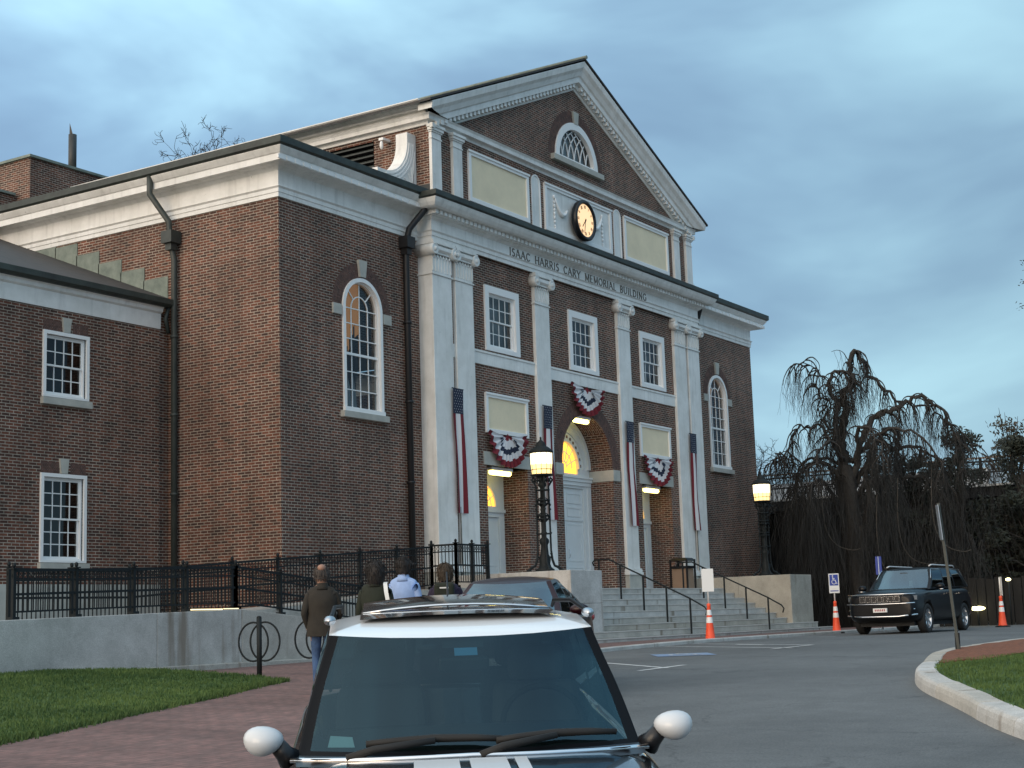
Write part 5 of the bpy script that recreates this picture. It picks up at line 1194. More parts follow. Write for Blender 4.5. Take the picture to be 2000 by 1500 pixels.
# ---------------------------------------------------------------- cars
def loc(root): 
    return lambda mb, n, m_, par=root, **k: (lambda o: (setattr(o, 'parent', par), o)[1])(mb.build(n, m_, None, **k))
def spline(x, pts):
    """smooth interpolation through (x, y) pairs"""
    if x <= pts[0][0]: return pts[0][1]
    if x >= pts[-1][0]: return pts[-1][1]
    for i in range(len(pts)-1):
        if x <= pts[i+1][0]:
            x0, y0 = pts[i]; x1, y1 = pts[i+1]; h = x1-x0
            def tan(j):
                a, b = max(j-1, 0), min(j+1, len(pts)-1); return (pts[b][1]-pts[a][1])/(pts[b][0]-pts[a][0])
            t = (x-x0)/h; return (2*t**3-3*t*t+1)*y0+(t**3-2*t*t+t)*h*tan(i)+(-2*t**3+3*t*t)*y1+(t**3-t*t)*h*tan(i+1)
def make_car(name, label, cat, px, py, pz, az, pitch, C):
    root = empty(name, (px, py, pz)); root.rotation_euler = (0, -pitch, az); tag(root, label, cat, None)
    L = loc(root); paint = C['paint']; ln = C['len']; W_ = C['w']; belt = C['belt']
    # lower body: cross-sections along x (x = 0 at the front bumper, + towards the rear)
    xs = C.get('xs') or [0, .03, .10, .22, .4, .6, .8, 1.0, 1.25, 1.5, 1.8, 2.1, 2.4, 2.7, 3.0, 3.3]
    xs = [x*ln/C['xs_ref'] for x in xs] if 'xs_ref' in C else xs
    rows = []
    n_st = 34
    for i in range(n_st+1):
        u = i/n_st; u = .5-.5*math.cos(math.pi*u); x = ln*u
        w = spline(x, C['plan']); zt = spline(x, C['top']); zb = spline(x, C['bot']); zs = spline(x, C['shoulder'])
        if i in (0, n_st): w *= .9
        pts = [(0, zb), (w*.75, zb), (w*.94, zb+.04), (w*.985, lerp(zb, zs, .22)), (w, lerp(zb, zs, .5)), (w*.985, lerp(zb, zs, .8)), (w*.955, zs), (w*.88, lerp(zs, zt, .62)), (w*.66, lerp(zs, zt, .9)), (w*.33, zt-.005), (0, zt)]
        rows.append([(x, y, z) for y, z in pts]+[(x, -y, z) for y, z in pts[-2:0:-1]])
    mb = MB(); mb.smooth = True; mb.grid(rows, True, True)
    mb.add(rows[0], [list(range(len(rows[0])))], False); mb.add(rows[-1], [list(range(len(rows[-1])))], False)
    body = L(mb, 'body', [paint, 'rubber'], sub=1, uv=False); body.parent = None; freeze(body)
    cut = []
    for wx in C['wheels']:
        mb = MB(); mb.lathe([(0, -1.3), (C['wr']+.055, -1.3), (C['wr']+.055, 1.3), (0, 1.3)], (wx, 0, C['wr']+.0), 'y', 40, False); c = mb.build('cut', 'rubber'); cut.append(c)
    boolean(body, cut); body.parent = root
    for p in body.data.polygons: p.use_smooth = True
    md = body.modifiers.new('w', 'WEIGHTED_NORMAL'); md.keep_sharp = True
    mb = MB(); mb.box(C['wheels'][0]-.5, C['wheels'][1]+.5, -W_/2+.25, W_/2-.25, .2, C['wr']*2+.05); L(mb, 'underbody', 'rubber')
    # wheels
    for wx in C['wheels']:
        for s in (-1, 1):
            yc = s*(W_/2-.125); r_ = C['wr']
            mb = MB(); mb.lathe([(r_*.66, -.10), (r_*.93, -.11), (r_, -.085), (r_, .085), (r_*.93, .11), (r_*.66, .10), (r_*.62, 0), (r_*.66, -.10)], (wx, yc, r_), 'y', 40)
            wh = L(mb, 'wheel', 'rubber')
            mb = MB(); mb.lathe([(r_*.66, s*.095), (r_*.62, s*.07), (r_*.60, -s*.05), (0, -s*.05)], (wx, yc, r_), 'y', 36); mb.lathe([(r_*.15, s*.08), (.0, s*.085)], (wx, yc, r_), 'y', 16)
            for k in range(C.get('spokes', 5)):
                a = 2*math.pi*k/C.get('spokes', 5)+.3
                for da in (-.13, .13): mb.bar((wx+math.cos(a)*r_*.12, yc+s*.07, r_+math.sin(a)*r_*.12), (wx+math.cos(a+da)*r_*.62, yc+s*.075, r_+math.sin(a+da)*r_*.62), .035, .02, up=(0, 1, 0))
            L(mb, 'rim', 'alloy', wh)
    # greenhouse: rings of points from belt to roof edge
    gx0, gx1 = C['ws'][0], C['rw'][0]; tx0, tx1 = C['ws'][1], C['rw'][1]
    hb, ht = C['hb'], C['ht']; zb0, zt0 = C['zb'], C['zt']; bf = C.get('bulge', .14)
    fy = [-1, -C.get('pil', .91), -.80, -.55, -.28, 0, .28, .55, .80, C.get('pil', .91), 1]
    sf = C['pillars']                                # side fractions: [(f0, f1, glass?)...]
    vv = [0, .07, .22, .40, .58, .76, .91, 1.0]
    def zbf(x): return spline(x, C['beltz']) if 'beltz' in C else zb0
    def ring(v, off=0):
        e = v**.92; h = lerp(hb, ht, v)+C.get('sb', .035)*math.sin(math.pi*v)+off; xf = lerp(gx0, tx0, e)-off; xr = lerp(gx1, tx1, e)+off
        pts = []
        for f in fy:
            x = xf+bf*(1-.35*v)*abs(f)**2.4; pts.append(((x, f*h*.985), ('f', f)))
        sfx = [q for q in sf]
        xa, xb = xf+bf*(1-.35*v), xr-bf*.7*(1-.35*v)
        for q in sfx: pts.append(((lerp(xa, xb, q), h*(1+.02*math.sin(math.pi*q))), ('s', q)))
        for f in fy[::-1]: x = xr-bf*.7*(1-.35*v)*abs(f)**2.4; pts.append(((x, f*h*.985), ('r', f)))
        for q in sfx[::-1]: pts.append(((lerp(xa, xb, q), -h*(1+.02*math.sin(math.pi*q))), ('s', q)))
        o = []
        for (x, y), tg in pts:
            zlo = zbf(x); zhi = spline((x-tx0)/(tx1-tx0), C['roofz']) if tx1 > tx0 else zt0
            o.append((x, y, lerp(zlo, zhi, v)))
        return o, [p[1] for p in pts]
    rings = [ring(v)[0] for v in vv]; tg = ring(0)[1]; n = len(tg)
    shell = MB(); shell.smooth = True
    glass = {}
    nf = len(fy); ns = len(sf)
    def seg(k):                                      # which pane does the column k..k+1 belong to
        a, b = k, (k+1) % n
        if a < nf-1: return 'windshield' if 1 <= a < nf-2 else None
        if a == nf-1 or (nf-1 < a < nf+ns-1):
            if a == nf-1: return None
            j = a-nf; return 'L%d' % j if C['sideglass'][j] else None
        if a == nf+ns-1: return None
        if nf+ns <= a < nf+ns+nf-1: j = a-nf-ns; return 'rear_window' if 1 <= j < nf-2 else None
        if a == nf+ns+nf-1: return None
        j = a-(nf+ns+nf)
        if j < ns-1: return 'R%d' % (ns-2-j) if C['sideglass'][ns-2-j] else None
        return None
    V = [p for r_ in rings for p in r_]
    for i in range(len(vv)-1):
        for k in range(n):
            q = [V[i*n+k], V[i*n+(k+1) % n], V[(i+1)*n+(k+1) % n], V[(i+1)*n+k]]; g = seg(k)
            if g and (1 <= i < len(vv)-2 or (g == 'windshield' and i >= 1)): glass.setdefault(g, []).append(q)
            else: shell.cur = 1 if (C.get('black_pillars') and (g or k in ())) else (1 if C.get('black_pillars') else 0); shell.add(q, [(0, 1, 2, 3)], True)
    L(shell, 'pillars', [paint, C.get('pillar_mat', 'black_paint')], merge=True)
    # roof from the last ring
    top = rings[-1]; cx = sum(p[0] for p in top)/n; rmb = MB(); crown = C.get('crown', .06); rr = []
    for s_ in (1, .985, .95, .88, .75, .55, .3, .1, .0):
        rr.append([(cx+(p[0]-cx)*s_, p[1]*s_, lerp(spline((cx+(p[0]-cx)*s_-tx0)/(tx1-tx0), C['roofz']), p[2], s_ > .999 and 1 or 0)+crown*(1-s_**2.2)) for p in top])
    rmb.grid(rr, True, True); L(rmb, 'roof', C.get('roofpaint', paint))
    for g, qs in glass.items():
        m_ = MB(); [m_.add(q, [(0, 1, 2, 3)], True) for q in qs]
        nm = g if g in ('windshield', 'rear_window') else 'side_window'; L(m_, nm, C['glass'] if g == 'windshield' else C.get('glass2', C['glass']))
    # inside
    mb = MB(); zi = zb0
    mb.add([(gx0+.04, -hb+.06, zi+.01), (gx1-.05, -hb+.06, zi+.01), (gx1-.05, hb-.06, zi+.01), (gx0+.04, hb-.06, zi+.01)], [(0, 1, 2, 3)], False)
    mb.lathe([(0, -hb+.1), (.10, -hb+.12), (.11, 0), (.10, hb-.12), (0, hb-.1)], (gx0+.38, 0, zi-.02), 'y', 14)
    mb.tube([(gx0+.75+.03*math.sin(a), -.36*C.get('drv', 1)+.18*math.cos(a), zi+.04+.16*math.sin(a)) for a in [2*math.pi*k/20 for k in range(21)]], .014, 6, False)
    it = L(mb, 'interior', 'car_interior')
    for (sx, rows_) in C['seats']:
        for s in (-1, 1):
            mb = MB(); y = s*.36*hb/.7
            mb.add([(sx+.02, y-.22, zi-.1), (sx+.10, y-.20, zi+.20), (sx+.10, y+.20, zi+.20), (sx+.02, y+.22, zi-.1), (sx+.16, y-.22, zi-.1), (sx+.20, y-.20, zi+.20), (sx+.20, y+.20, zi+.20), (sx+.16, y+.22, zi-.1)], [(0, 1, 2, 3), (7, 6, 5, 4), (0, 4, 5, 1), (1, 5, 6, 2), (2, 6, 7, 3)])
            mb.box(sx+.10, sx+.19, y-.13, y+.13, zi+.20, zi+.37); L(mb, 'seat', 'seat_cloth', it, bevel=.04)
    mb = MB(); mb.box(gx0+(tx0-gx0)*.85, gx0+(tx0-gx0)*.85+.03, -.11, .11, zt0-.13, zt0-.07); L(mb, 'rear_view_mirror', 'black_paint', bevel=.01)
    return root, L
# --- the car in the foreground
GZ = gh(5.9, 4.0)
mx0, my0 = 4.505, 2.985; maz = R(32.18+5)
mini, L = make_car('small_car', 'small black hatchback with silver white roof, nearest the camera', 'car', mx0, my0, -.012, maz, R(3.0), dict(
    paint='mini_body', roofpaint='white_roof_paint', len=3.72, w=1.68, belt=.9, wr=.31, wheels=(.66, 3.13), spokes=6,
    plan=[(0, .58), (.08, .70), (.35, .78), (.8, .81), (1.4, .805), (2.8, .81), (3.3, .79), (3.6, .72), (3.72, .64)],
    top=[(0, .60), (.06, .72), (.2, .80), (.5, .86), (.9, .895), (1.15, .90), (2.5, .93), (3.3, .95), (3.6, .90), (3.72, .62)],
    shoulder=[(0, .5), (.1, .62), (.3, .70), (.8, .78), (1.2, .83), (2.5, .87), (3.4, .88), (3.72, .55)],
    bot=[(0, .25), (.3, .20), (1, .18), (2.8, .18), (3.5, .24), (3.72, .32)],
    ws=(.94, 1.54), rw=(3.52, 3.14), hb=.705, ht=.585, zb=.885, zt=1.31, bulge=.15, beltz=[(.9, .875), (2.2, .91), (3.6, .95)],
    roofz=[(0, 1.325), (.08, 1.348), (.35, 1.375), (.7, 1.36), (1, 1.315)], pillars=[0, .03, .40, .44, .66, .70, .93, 1.0], sideglass=[0, 1, 0, 1, 0, 1, 0], black_pillars=True, pil=.945, sb=.012, pillar_mat='pillar_black',
    glass='car_glass', glass2='car_glass_dark', crown=.055, seats=((1.85, 0), (2.75, 1))))
for o in COL.objects:
    pass
# chrome strip round the base of the windscreen
mb = MB(); pts = [(.93+.15*abs(f)**2.4-.02, f*.725, .885+.012*(1-abs(f))) for f in [i/12 for i in range(-12, 13)]]
mb.tube(pts, .012, 8); L(mb, 'chrome_trim', 'chrome')
mb = MB(); mb.grid([[(.93+.15*abs(f)**2.4-.02-.10, f*.70, .885-.012), (.93+.15*abs(f)**2.4+.04, f*.715, .897)] for f in [i/12 for i in range(-12, 13)]]); L(mb, 'cowl', 'black_paint')
# wipers
for y0, y1, nm in ((.50, -.14, 0), (-.03, -.60, 1)):
    def sf(y, v, off=.02): f = y/.72; return Vector((.94+.6*max(v,0)**.92+.15*(1-.35*v)*abs(f)**2.4-off*.9, y, .887+v*.44+off*.5))
    mb = MB(); a = sf(y0, -.02, .03); b = sf(lerp(y0, y1, .55), .10, .045); c = sf(y1, .10, .025)
    mb.tube([a, a.lerp(b, .3)+Vector((-.01, 0, .015)), b], [.020, .017, .014], 6); mb.tube([sf(lerp(y0, y1, t), .08+.05*math.sin(t*2.6), .026) for t in (.12, .3, .55, .8, 1.0)], [.015, .016, .018, .016, .013], 6)
    L(mb, 'wiper', 'rubber')
# round mirrors
for s in (-1, 1):
    mb = MB(); c = (1.07, s*.835, .965)
    rows = []
    for i in range(13):
        t = math.pi*i/12-math.pi/2
        rows.append([(c[0]+(.085 if math.cos(q) < 0 else .045)*math.cos(t)*math.cos(q), c[1]+.080*math.cos(t)*math.sin(q)*(1+.14*math.sin(t)), c[2]+.060*math.sin(t)*(1+.12*math.sin(q)*s*math.cos(t))) for q in [2*math.pi*k/24 for k in range(24)]])
    mb.grid(rows, True, True); M_ = L(mb, 'mirror', 'silver_paint')
    mb = MB(); mb.tube([(1.12, s*.735, .885), (1.10, s*.755, .91), (1.085, s*.785, .95)], [.05, .038, .034], 12); L(mb, 'mirror_stalk', 'black_paint', M_)
    mb = MB(); mb.lathe([(0, .043), (.045, .043), (.045, .047), (0, .047)], (c[0], c[1], c[2]), 'x', 20); L(mb, 'mirror_glass', 'chrome', M_)
# bonnet stripes and vents
def hood(x, y, o=.004):
    w = spline(x, [(0, .60), (.08, .72), (.35, .80), (.8, .835), (1.4, .84)]); zt = spline(x, [(0, .60), (.06, .72), (.2, .80), (.5, .86), (.9, .895), (1.15, .90)])
    return (x, y, zt-.03*(y/w)**2*1.0+o)
for y0, y1 in ((-.235, -.06), (-.02, .125), (.155, .205)):
    mb = MB(); mb.grid([[hood(x, -lerp(y0, y1, k/4)*(1+.10*(.9-x))) for k in range(5)] for x in [.12+.73*i/16 for i in range(17)]]); L(mb, 'bonnet_stripe', 'stripe_white')
for s in (-1, 1):
    mb = MB(); mb.lathe([(0, -.05), (.095, -.03), (.105, 0), (.10, .02), (0, .02)], (.16, s*.56, .66), 'x', 20); L(mb, 'headlight', 'head_lamp')
    mb = MB(); mb.tube([(1.72, s*.585, 1.40), (1.85, s*.58, 1.42), (2.3, s*.58, 1.44), (2.9, s*.56, 1.42), (3.0, s*.56, 1.385)], [.009, .011, .011, .011, .009], 8); L(mb, 'roof_rail', 'pillar_black')
    mb = MB(); mb.ball((1.74, s*.585, 1.405), .06, .028, .022); L(mb, 'roof_rail_foot', 'alloy')
mb = MB(); mb.box(-.01, .05, -.45, .45, .42, .58); L(mb, 'grille', 'black_paint', bevel=.02)
mb = MB(); mb.box(-.03, .0, -.20, .20, .30, .42); L(mb, 'licence_plate', 'plate')
# panoramic glass roof, its tilted front panel and the aerial
def roofz(x): 
    q = (x-1.54)/(3.14-1.54); return spline(q, [(0, 1.325), (.08, 1.348), (.35, 1.375), (.7, 1.36), (1, 1.315)])+.055
mb = MB(); rows = []
for i in range(12):
    x = 1.75+i*.09; rows.append([(x+.05*(y/.45)**2, y, roofz(x)-.03*(y/.60)**2+.006) for y in [-.45+.9*k/10 for k in range(11)]])
mb.grid(rows); L(mb, 'glass_roof', 'glass_roof')
mb = MB(); rows = []
for i in range(5):
    x = 2.02+i*.12; rows.append([(x+.03*(y/.45)**2, y, roofz(x)+.020+.035*math.sin(min(1, i/4)*1.5)-.04*(y/.5)**2) for y in [-.44+.88*k/10 for k in range(11)]])
mb.grid(rows); mb.add([tuple(Vector(p)-Vector((0, 0, .012))) for r_ in rows for p in r_], []); tp = L(mb, 'tilted_sunroof', 'glass_roof')
mb = MB(); mb.tube([rows[0][k] for k in range(11)], .006, 6); L(mb, 'sunroof_seal', 'chrome', tp)
mb = MB(); mb.tube([(2.95, .0, 1.38), (3.0, .0, 1.46), (3.08, 0, 1.58)], [.014, .006, .004], 6); L(mb, 'aerial', 'black_paint')
def wsf(y, v, off): f = y/.72; return Vector((.94+.6*max(v,0)**.92+.15*(1-.35*v)*abs(f)**2.4+off, y, .885+v*(.44)))
mb = MB(); a = [wsf(y, v, .006) for y, v in ((.04, .83), (-.06, .83), (-.06, .90), (.04, .90))]; mb.quad(*a); L(mb, 'windshield_sticker', 'sticker_blue', fix=False)
mb = MB(); mb.grid([[tuple(wsf(y, v, .02)) for v in (.90, 1.0)] for y in (-.09, -.03, .03, .09)]); L(mb, 'sensor_housing', 'black_paint')
mb = MB(); mb.quad(*[wsf(y, v, .02) for y, v in ((.58, .09), (.47, .09), (.48, .17), (.57, .18))]); L(mb, 'reflection_patch', 'sticker_reflection_pale', fix=False)  # pale quad painted in for a reflection low on the windscreen
# --- dark red saloon behind it
sed, L = make_car('saloon_car', 'dark red saloon parked behind the foreground car, below the left lamp', 'car', 15.85, 10.55, gh(17.4, 11.7)-.02, R(22.5), R(1.2), dict(
    paint='sedan_red', len=4.75, w=1.84, belt=.95, wr=.33, wheels=(.92, 3.72), spokes=5,
    plan=[(0, .62), (.12, .78), (.5, .88), (1.2, .915), (3.4, .92), (4.2, .89), (4.6, .80), (4.75, .70)],
    top=[(0, .62), (.1, .72), (.5, .84), (1.0, .93), (1.45, .98), (3.6, 1.02), (4.1, 1.07), (4.6, 1.06), (4.75, .85)],
    shoulder=[(0, .5), (.2, .64), (.8, .80), (1.5, .90), (3.6, .95), (4.5, .96), (4.75, .7)],
    bot=[(0, .28), (.4, .20), (1, .19), (3.8, .19), (4.5, .26), (4.75, .34)],
    ws=(1.42, 2.12), rw=(4.12, 3.2), hb=.78, ht=.56, zb=.985, zt=1.42, bulge=.16, beltz=[(1.4, .975), (3.0, 1.0), (4.2, 1.07)],
    roofz=[(0, 1.425), (.12, 1.45), (.45, 1.475), (.8, 1.445), (1, 1.41)], pillars=[0, .03, .36, .40, .72, .76, .92, 1.0], sideglass=[0, 1, 0, 1, 0, 1, 0],
    glass='windscreen_far', glass2='car_glass_dark', crown=.05, seats=((2.35, 0), (3.2, 1))))
for s in (-1, 1):
    mb = MB(); mb.ball((1.62, s*1.02, 1.06), .09, .13, .075); L(mb, 'mirror', 'sedan_red'); mb = MB(); mb.bar((1.62, s*.84, 1.0), (1.62, s*.95, 1.03), .06, .04); L(mb, 'mirror_stalk', 'black_paint')
    mb = MB(); mb.ball((.20, s*.66, .66), .12, .18, .06); L(mb, 'headlight', 'head_lamp'); mb = MB(); mb.ball((4.62, s*.72, .90), .12, .14, .09); L(mb, 'tail_light', 'tail_lamp')
mb = MB(); mb.box(-.01, .06, -.5, .5, .40, .60); L(mb, 'grille', 'black_paint', bevel=.02); mb = MB(); mb.box(-.03, .0, -.26, .26, .42, .53); L(mb, 'licence_plate', 'plate')
mb = MB(); mb.tube([(1.40+.16*abs(f)**2.4, f*.78, .99) for f in [i/8 for i in range(-8, 9)]], .012, 6); L(mb, 'windshield_seal', 'black_paint')
# --- big black suv
suv, L = make_car('suv', 'large black suv with chrome grille parked beyond the steps', 'car', 39.9, 13.85, .8, R(-1.5), 0, dict(
    paint='suv_black', len=4.95, w=1.97, belt=1.12, wr=.385, wheels=(.93, 3.98), spokes=6,
    plan=[(0, .80), (.1, .90), (.4, .965), (1.2, .985), (4.0, .985), (4.6, .96), (4.95, .88)],
    top=[(0, 1.00), (.08, 1.07), (.3, 1.10), (.8, 1.13), (1.35, 1.17), (3.6, 1.20), (4.6, 1.22), (4.95, 1.1)],
    shoulder=[(0, .85), (.1, .98), (.5, 1.02), (1.4, 1.07), (4.4, 1.12), (4.95, .95)],
    bot=[(0, .40), (.3, .30), (1, .30), (4, .30), (4.7, .36), (4.95, .42)],
    ws=(1.36, 2.05), rw=(4.82, 4.50), hb=.86, ht=.68, zb=1.16, zt=1.70, bulge=.13, beltz=[(1.3, 1.155), (4.8, 1.21)],
    roofz=[(0, 1.695), (.1, 1.72), (.4, 1.745), (.8, 1.735), (1, 1.70)], pillars=[0, .02, .30, .33, .61, .64, .90, 1.0], sideglass=[0, 1, 0, 1, 0, 1, 0],
    glass='windscreen_far', glass2='car_glass_dark', crown=.04, seats=((2.5, 0), (3.4, 1))))
mb = MB(); mb.box(-.03, .06, -.58, .58, .80, 1.02); g = L(mb, 'grille', 'black_paint', bevel=.02)
for k in range(7):
    y = -.48+k*.16; mb = MB(); mb.prism(rect(y-.062, y+.062, .835, .985), lambda a, b: (-.045, a, b), lambda a, b: (-.02, a, b), [rect(y-.056, y+.056, .842, .978)]); L(mb, 'grille_slot', 'chrome', g)
mb = MB(); mb.tube([(.04, -.93, .80), (-.01, -.6, .79), (-.03, 0, .785), (-.01, .6, .79), (.04, .93, .80)], .016, 6); mb.tube([(.13, -.93, 1.04), (-.0, -.6, 1.035), (-.02, 0, 1.035), (.0, .6, 1.035), (.13, .93, 1.04)], .014, 6); L(mb, 'grille_chrome', 'chrome')
mb = MB(); mb.tube([(.12, -.96, .50), (-.02, -.62, .47), (-.04, -.5, .455), (-.04, .5, .455), (-.02, .62, .47), (.12, .96, .50)], .022, 6); L(mb, 'bumper_chrome', 'chrome')
mb = MB(); mb.box(-.06, -.0, -.19, .19, .57, .68); pl = L(mb, 'licence_plate', 'plate', bevel=.004)
mb = MB()
for k in range(6): mb.box(-.064, -.061, -.14+k*.05, -.11+k*.05, .60, .655)
L(mb, 'plate_marks', 'plate_ink', pl)
for s in (-1, 1):
    mb = MB(); mb.add([(.01, s*.60, .86), (.16, s*.95, .87), (.18, s*.955, .99), (.02, s*.60, 1.01), (.1, s*.60, .86), (.26, s*.94, .87), (.26, s*.94, .99), (.1, s*.6, 1.01)], [(0, 1, 2, 3), (7, 6, 5, 4), (0, 4, 5, 1), (1, 5, 6, 2), (2, 6, 7, 3), (3, 7, 4, 0)]); L(mb, 'headlight', 'head_lamp', bevel=.01)
    mb = MB(); mb.tube([(.02, s*.62, .62), (.10, s*.90, .64)], .018, 6); L(mb, 'fog_light', 'chrome')
    mb = MB(); mb.ball((1.62, s*1.10, 1.22), .09, .13, .09); L(mb, 'mirror', 'suv_black'); mb = MB(); mb.tube([(1.60, s*1.0, 1.135), (1.55, s*1.20, 1.15)], .012, 6); L(mb, 'mirror_trim', 'chrome')
    mb = MB(); mb.tube([(2.3, s*.60, 1.80), (2.5, s*.60, 1.83), (4.3, s*.60, 1.82), (4.4, s*.60, 1.78)], .02, 6); L(mb, 'roof_rail', 'silver_paint')
    mb = MB(); mb.tube([(1.62, s*.84, 1.19), (2.1, s*.70, 1.70), (4.45, s*.70, 1.72), (4.78, s*.84, 1.25)], .010, 5); L(mb, 'window_trim', 'chrome')
    for x in (2.45, 3.5): mb = MB(); mb.bar((x, s*.985, 1.04), (x+.2, s*.985, 1.04), .02, .03); L(mb, 'door_handle', 'chrome')
mb = MB(); mb.box(1.75, 1.76, -.30, -.20, 1.24, 1.40); L(mb, 'windshield_tag', 'sticker_reflection_pale')

# ---------------------------------------------------------------- people walking away from the camera
def person(x, y, label, ht, az, cfg):
    z = path_h(x, y); k = ht/1.75; root = empty('person', (x, y, z), az); tag(root, label, 'person')
    # local frame: +x is the walking direction, y to the left, z up.  joints: (x, y, z, radius)
    J = {}; E_ = []
    def j(n, p, r_, par=None):
        J[n] = (Vector(p)*k, (r_[0]*k, r_[1]*k) if isinstance(r_, tuple) else (r_*k, r_*k))
        if par: E_.append((par, n))
    bulk = cfg.get('bulk', 1)
    j('pelvis', (0, 0, .96), (.150*bulk, .115*bulk)); j('waist', (0, 0, 1.10), (.148*bulk, .11*bulk), 'pelvis'); j('chest', (.01, 0, 1.28), (.165*bulk, .125*bulk), 'waist'); j('upper', (0, 0, 1.42), (.150*bulk, .10*bulk), 'chest')
    j('neck', (.01, 0, 1.51), (.062, .062), 'upper'); j('head_low', (.02, 0, 1.575), (.080, .086), 'neck'); j('head_mid', (.022, 0, 1.645), (.090, .104), 'head_low'); j('head_top', (.012, 0, 1.735), (.074, .086), 'head_mid')
    j('nose', (.128, 0, 1.62), .013, 'head_mid')
    for s, nm in ((1, 'l'), (-1, 'r')):
        j('ear'+nm, (.01, s*.098, 1.635), .014, 'head_mid')
        a = cfg['arms'][0 if s > 0 else 1]; st = cfg['legs'][0 if s > 0 else 1]
        j('sh'+nm, (0, s*.175*bulk, 1.405), .068*bulk, 'upper'); e = Vector((a[0], s*(.235*bulk+a[2]), 1.12)); j('el'+nm, e, .050*bulk, 'sh'+nm)
        w = e+Vector((a[1], s*a[3], -.23+a[4])); j('wr'+nm, w, .031, 'el'+nm)
        d = (w-e).normalized(); pl = w+d*.07; j('pa'+nm, pl, (.036, .020), 'wr'+nm)
        for i in range(4):
            off = Vector((.024-.016*i, 0, 0)); l = (.075, .085, .08, .065)[i]
            b = pl+off+d*.035; j('f%d%s' % (i, nm), b, .0095, 'pa'+nm); c = b+d*l*.5+Vector((.004, -s*.008, 0)); j('g%d%s' % (i, nm), c, .0085, 'f%d%s' % (i, nm)); j('h%d%s' % (i, nm), c+d*l*.42+Vector((.01, -s*.018, 0)), .0075, 'g%d%s' % (i, nm))
        tb = w+d*.045+Vector((.034, -s*.006, 0)); j('t0'+nm, tb, .011, 'pa'+nm); j('t1'+nm, tb+d*.035+Vector((.018, -s*.012, 0)), .009, 't0'+nm)
        j('hip'+nm, (0, s*.09, .90), .098*bulk, 'pelvis'); kn = Vector((st[0], s*.10, .50)); j('kn'+nm, kn, .062, 'hip'+nm); an = Vector((st[1], s*.10, .10+st[2])); j('ca'+nm, kn.lerp(an, .35)+Vector((-.015, 0, 0)), .056, 'kn'+nm); j('an'+nm, an, .040, 'ca'+nm)
        j('fo'+nm, an+Vector((.13, 0, -.06)), (.042, .032), 'an'+nm); j('to'+nm, an+Vector((.20, 0, -.068)), (.034, .022), 'fo'+nm)
    names = list(J); me = bpy.data.meshes.new('person_body'); me.from_pydata([J[n][0] for n in names], [(names.index(a), names.index(b)) for a, b in E_], [])
    o = bpy.data.objects.new('body', me); COL.objects.link(o)
    md = o.modifiers.new('s', 'SKIN'); 
    for i, n in enumerate(names): sv = me.skin_vertices[0].data[i]; sv.radius = J[n][1]; sv.use_root = (n == 'pelvis')
    md.use_smooth_shade = True; ss = o.modifiers.new('ss', 'SUBSURF'); ss.levels = ss.render_levels = 2
    freeze(o); o.parent = root; d = o.data; d.materials.clear()
    for m_ in (cfg['top'], cfg['bottom'], 'skin', 'shoe'): d.materials.append(MATS[m_])
    hem = cfg.get('hem', .88)*k; wrs = [J['wrl'][0], J['wrr'][0]]; els = [J['ell'][0], J['elr'][0]]
    for p in d.polygons:
        c = p.center; side = 0 if c.y > 0 else 1; arm = abs(c.y) > .19*k*bulk and c.z < 1.36*k
        if c.z > 1.50*k: mi = 2
        elif c.z < .10*k: mi = 3
        elif arm:
            t = (c-els[side]).dot((wrs[side]-els[side]).normalized()); lim = (wrs[side]-els[side]).length
            mi = 2 if t > (lim-.01 if not cfg.get('short') else -.02) else 0
        elif (c-wrs[side]).length < .20*k and abs(c.y) > .15 and (c-els[side]).dot((wrs[side]-els[side]).normalized()) > (wrs[side]-els[side]).length-.01: mi = 2
        else: mi = 0 if c.z > hem else 1
        p.material_index = mi; p.use_smooth = True
    L = loc(root)
    # hair: a cap over the skull
    hm = cfg['hair']; mb = MB(); rows = []
    for i in range(11):
        t = math.pi*(.5-i/10*.5*cfg.get('hair_drop', 1.25))
        r_ = []
        for q in range(22):
            a = 2*math.pi*q/22; cc = math.cos(a); back = .5-.5*cc
            tt = t if back > .35 else max(t, R(28))
            ct = math.cos(tt) if tt > 0 else lerp(1, .82, -tt/1.2); zt_ = math.sin(tt)*(1 if tt > 0 else 1.25)
            rr = 1+.16*noise.noise(Vector((cc*3+ht*9, math.sin(a)*3, i*.6)))+.05*noise.noise(Vector((cc*9, math.sin(a)*9, i*2+ht)))
            r_.append(((.022-.006+(.118+cfg.get('hair_vol', 0))*ct*cc*rr)*k, ((.106+cfg.get('hair_vol', 0))*ct*math.sin(a)*rr)*k, (1.66+(.130+cfg.get('hair_vol', 0))*zt_)*k))
        rows.append(r_)
    mb.grid(rows, True, True); rs = random.Random(int(ht*100)); allp = [Vector(p) for r_ in rows[1:] for p in r_]; cen = Vector((.015*k, 0, 1.64*k))
    for _ in range(420):
        p = rs.choice(allp)
        if p.x > .085*k: continue
        o_ = (p-cen).normalized(); d_ = (Vector((rs.gauss(0, .35), rs.gauss(0, .35), -1))-o_*(Vector((0, 0, -1)).dot(o_))*.9+o_*rs.uniform(.05, .35)).normalized(); l_ = rs.uniform(.02, .05)*(1.6 if cfg.get('hair_vol', 0) > .01 else 1)*k
        mb.tube([p, p+d_*l_*.5, p+(d_+Vector((0, 0, -.4))).normalized()*l_], [.006, .005, .002], 3, False)
    L(mb, 'hair', hm)
    if cfg.get('bald'): mb = MB(); mb.ball((-.03*k, 0, 1.752*k), .078*k, .062*k, .055*k, 16, 10); L(mb, 'bald_patch', 'skin')
    # jacket skirt / shirt tail follows the hips
    mb = MB(); rows = []
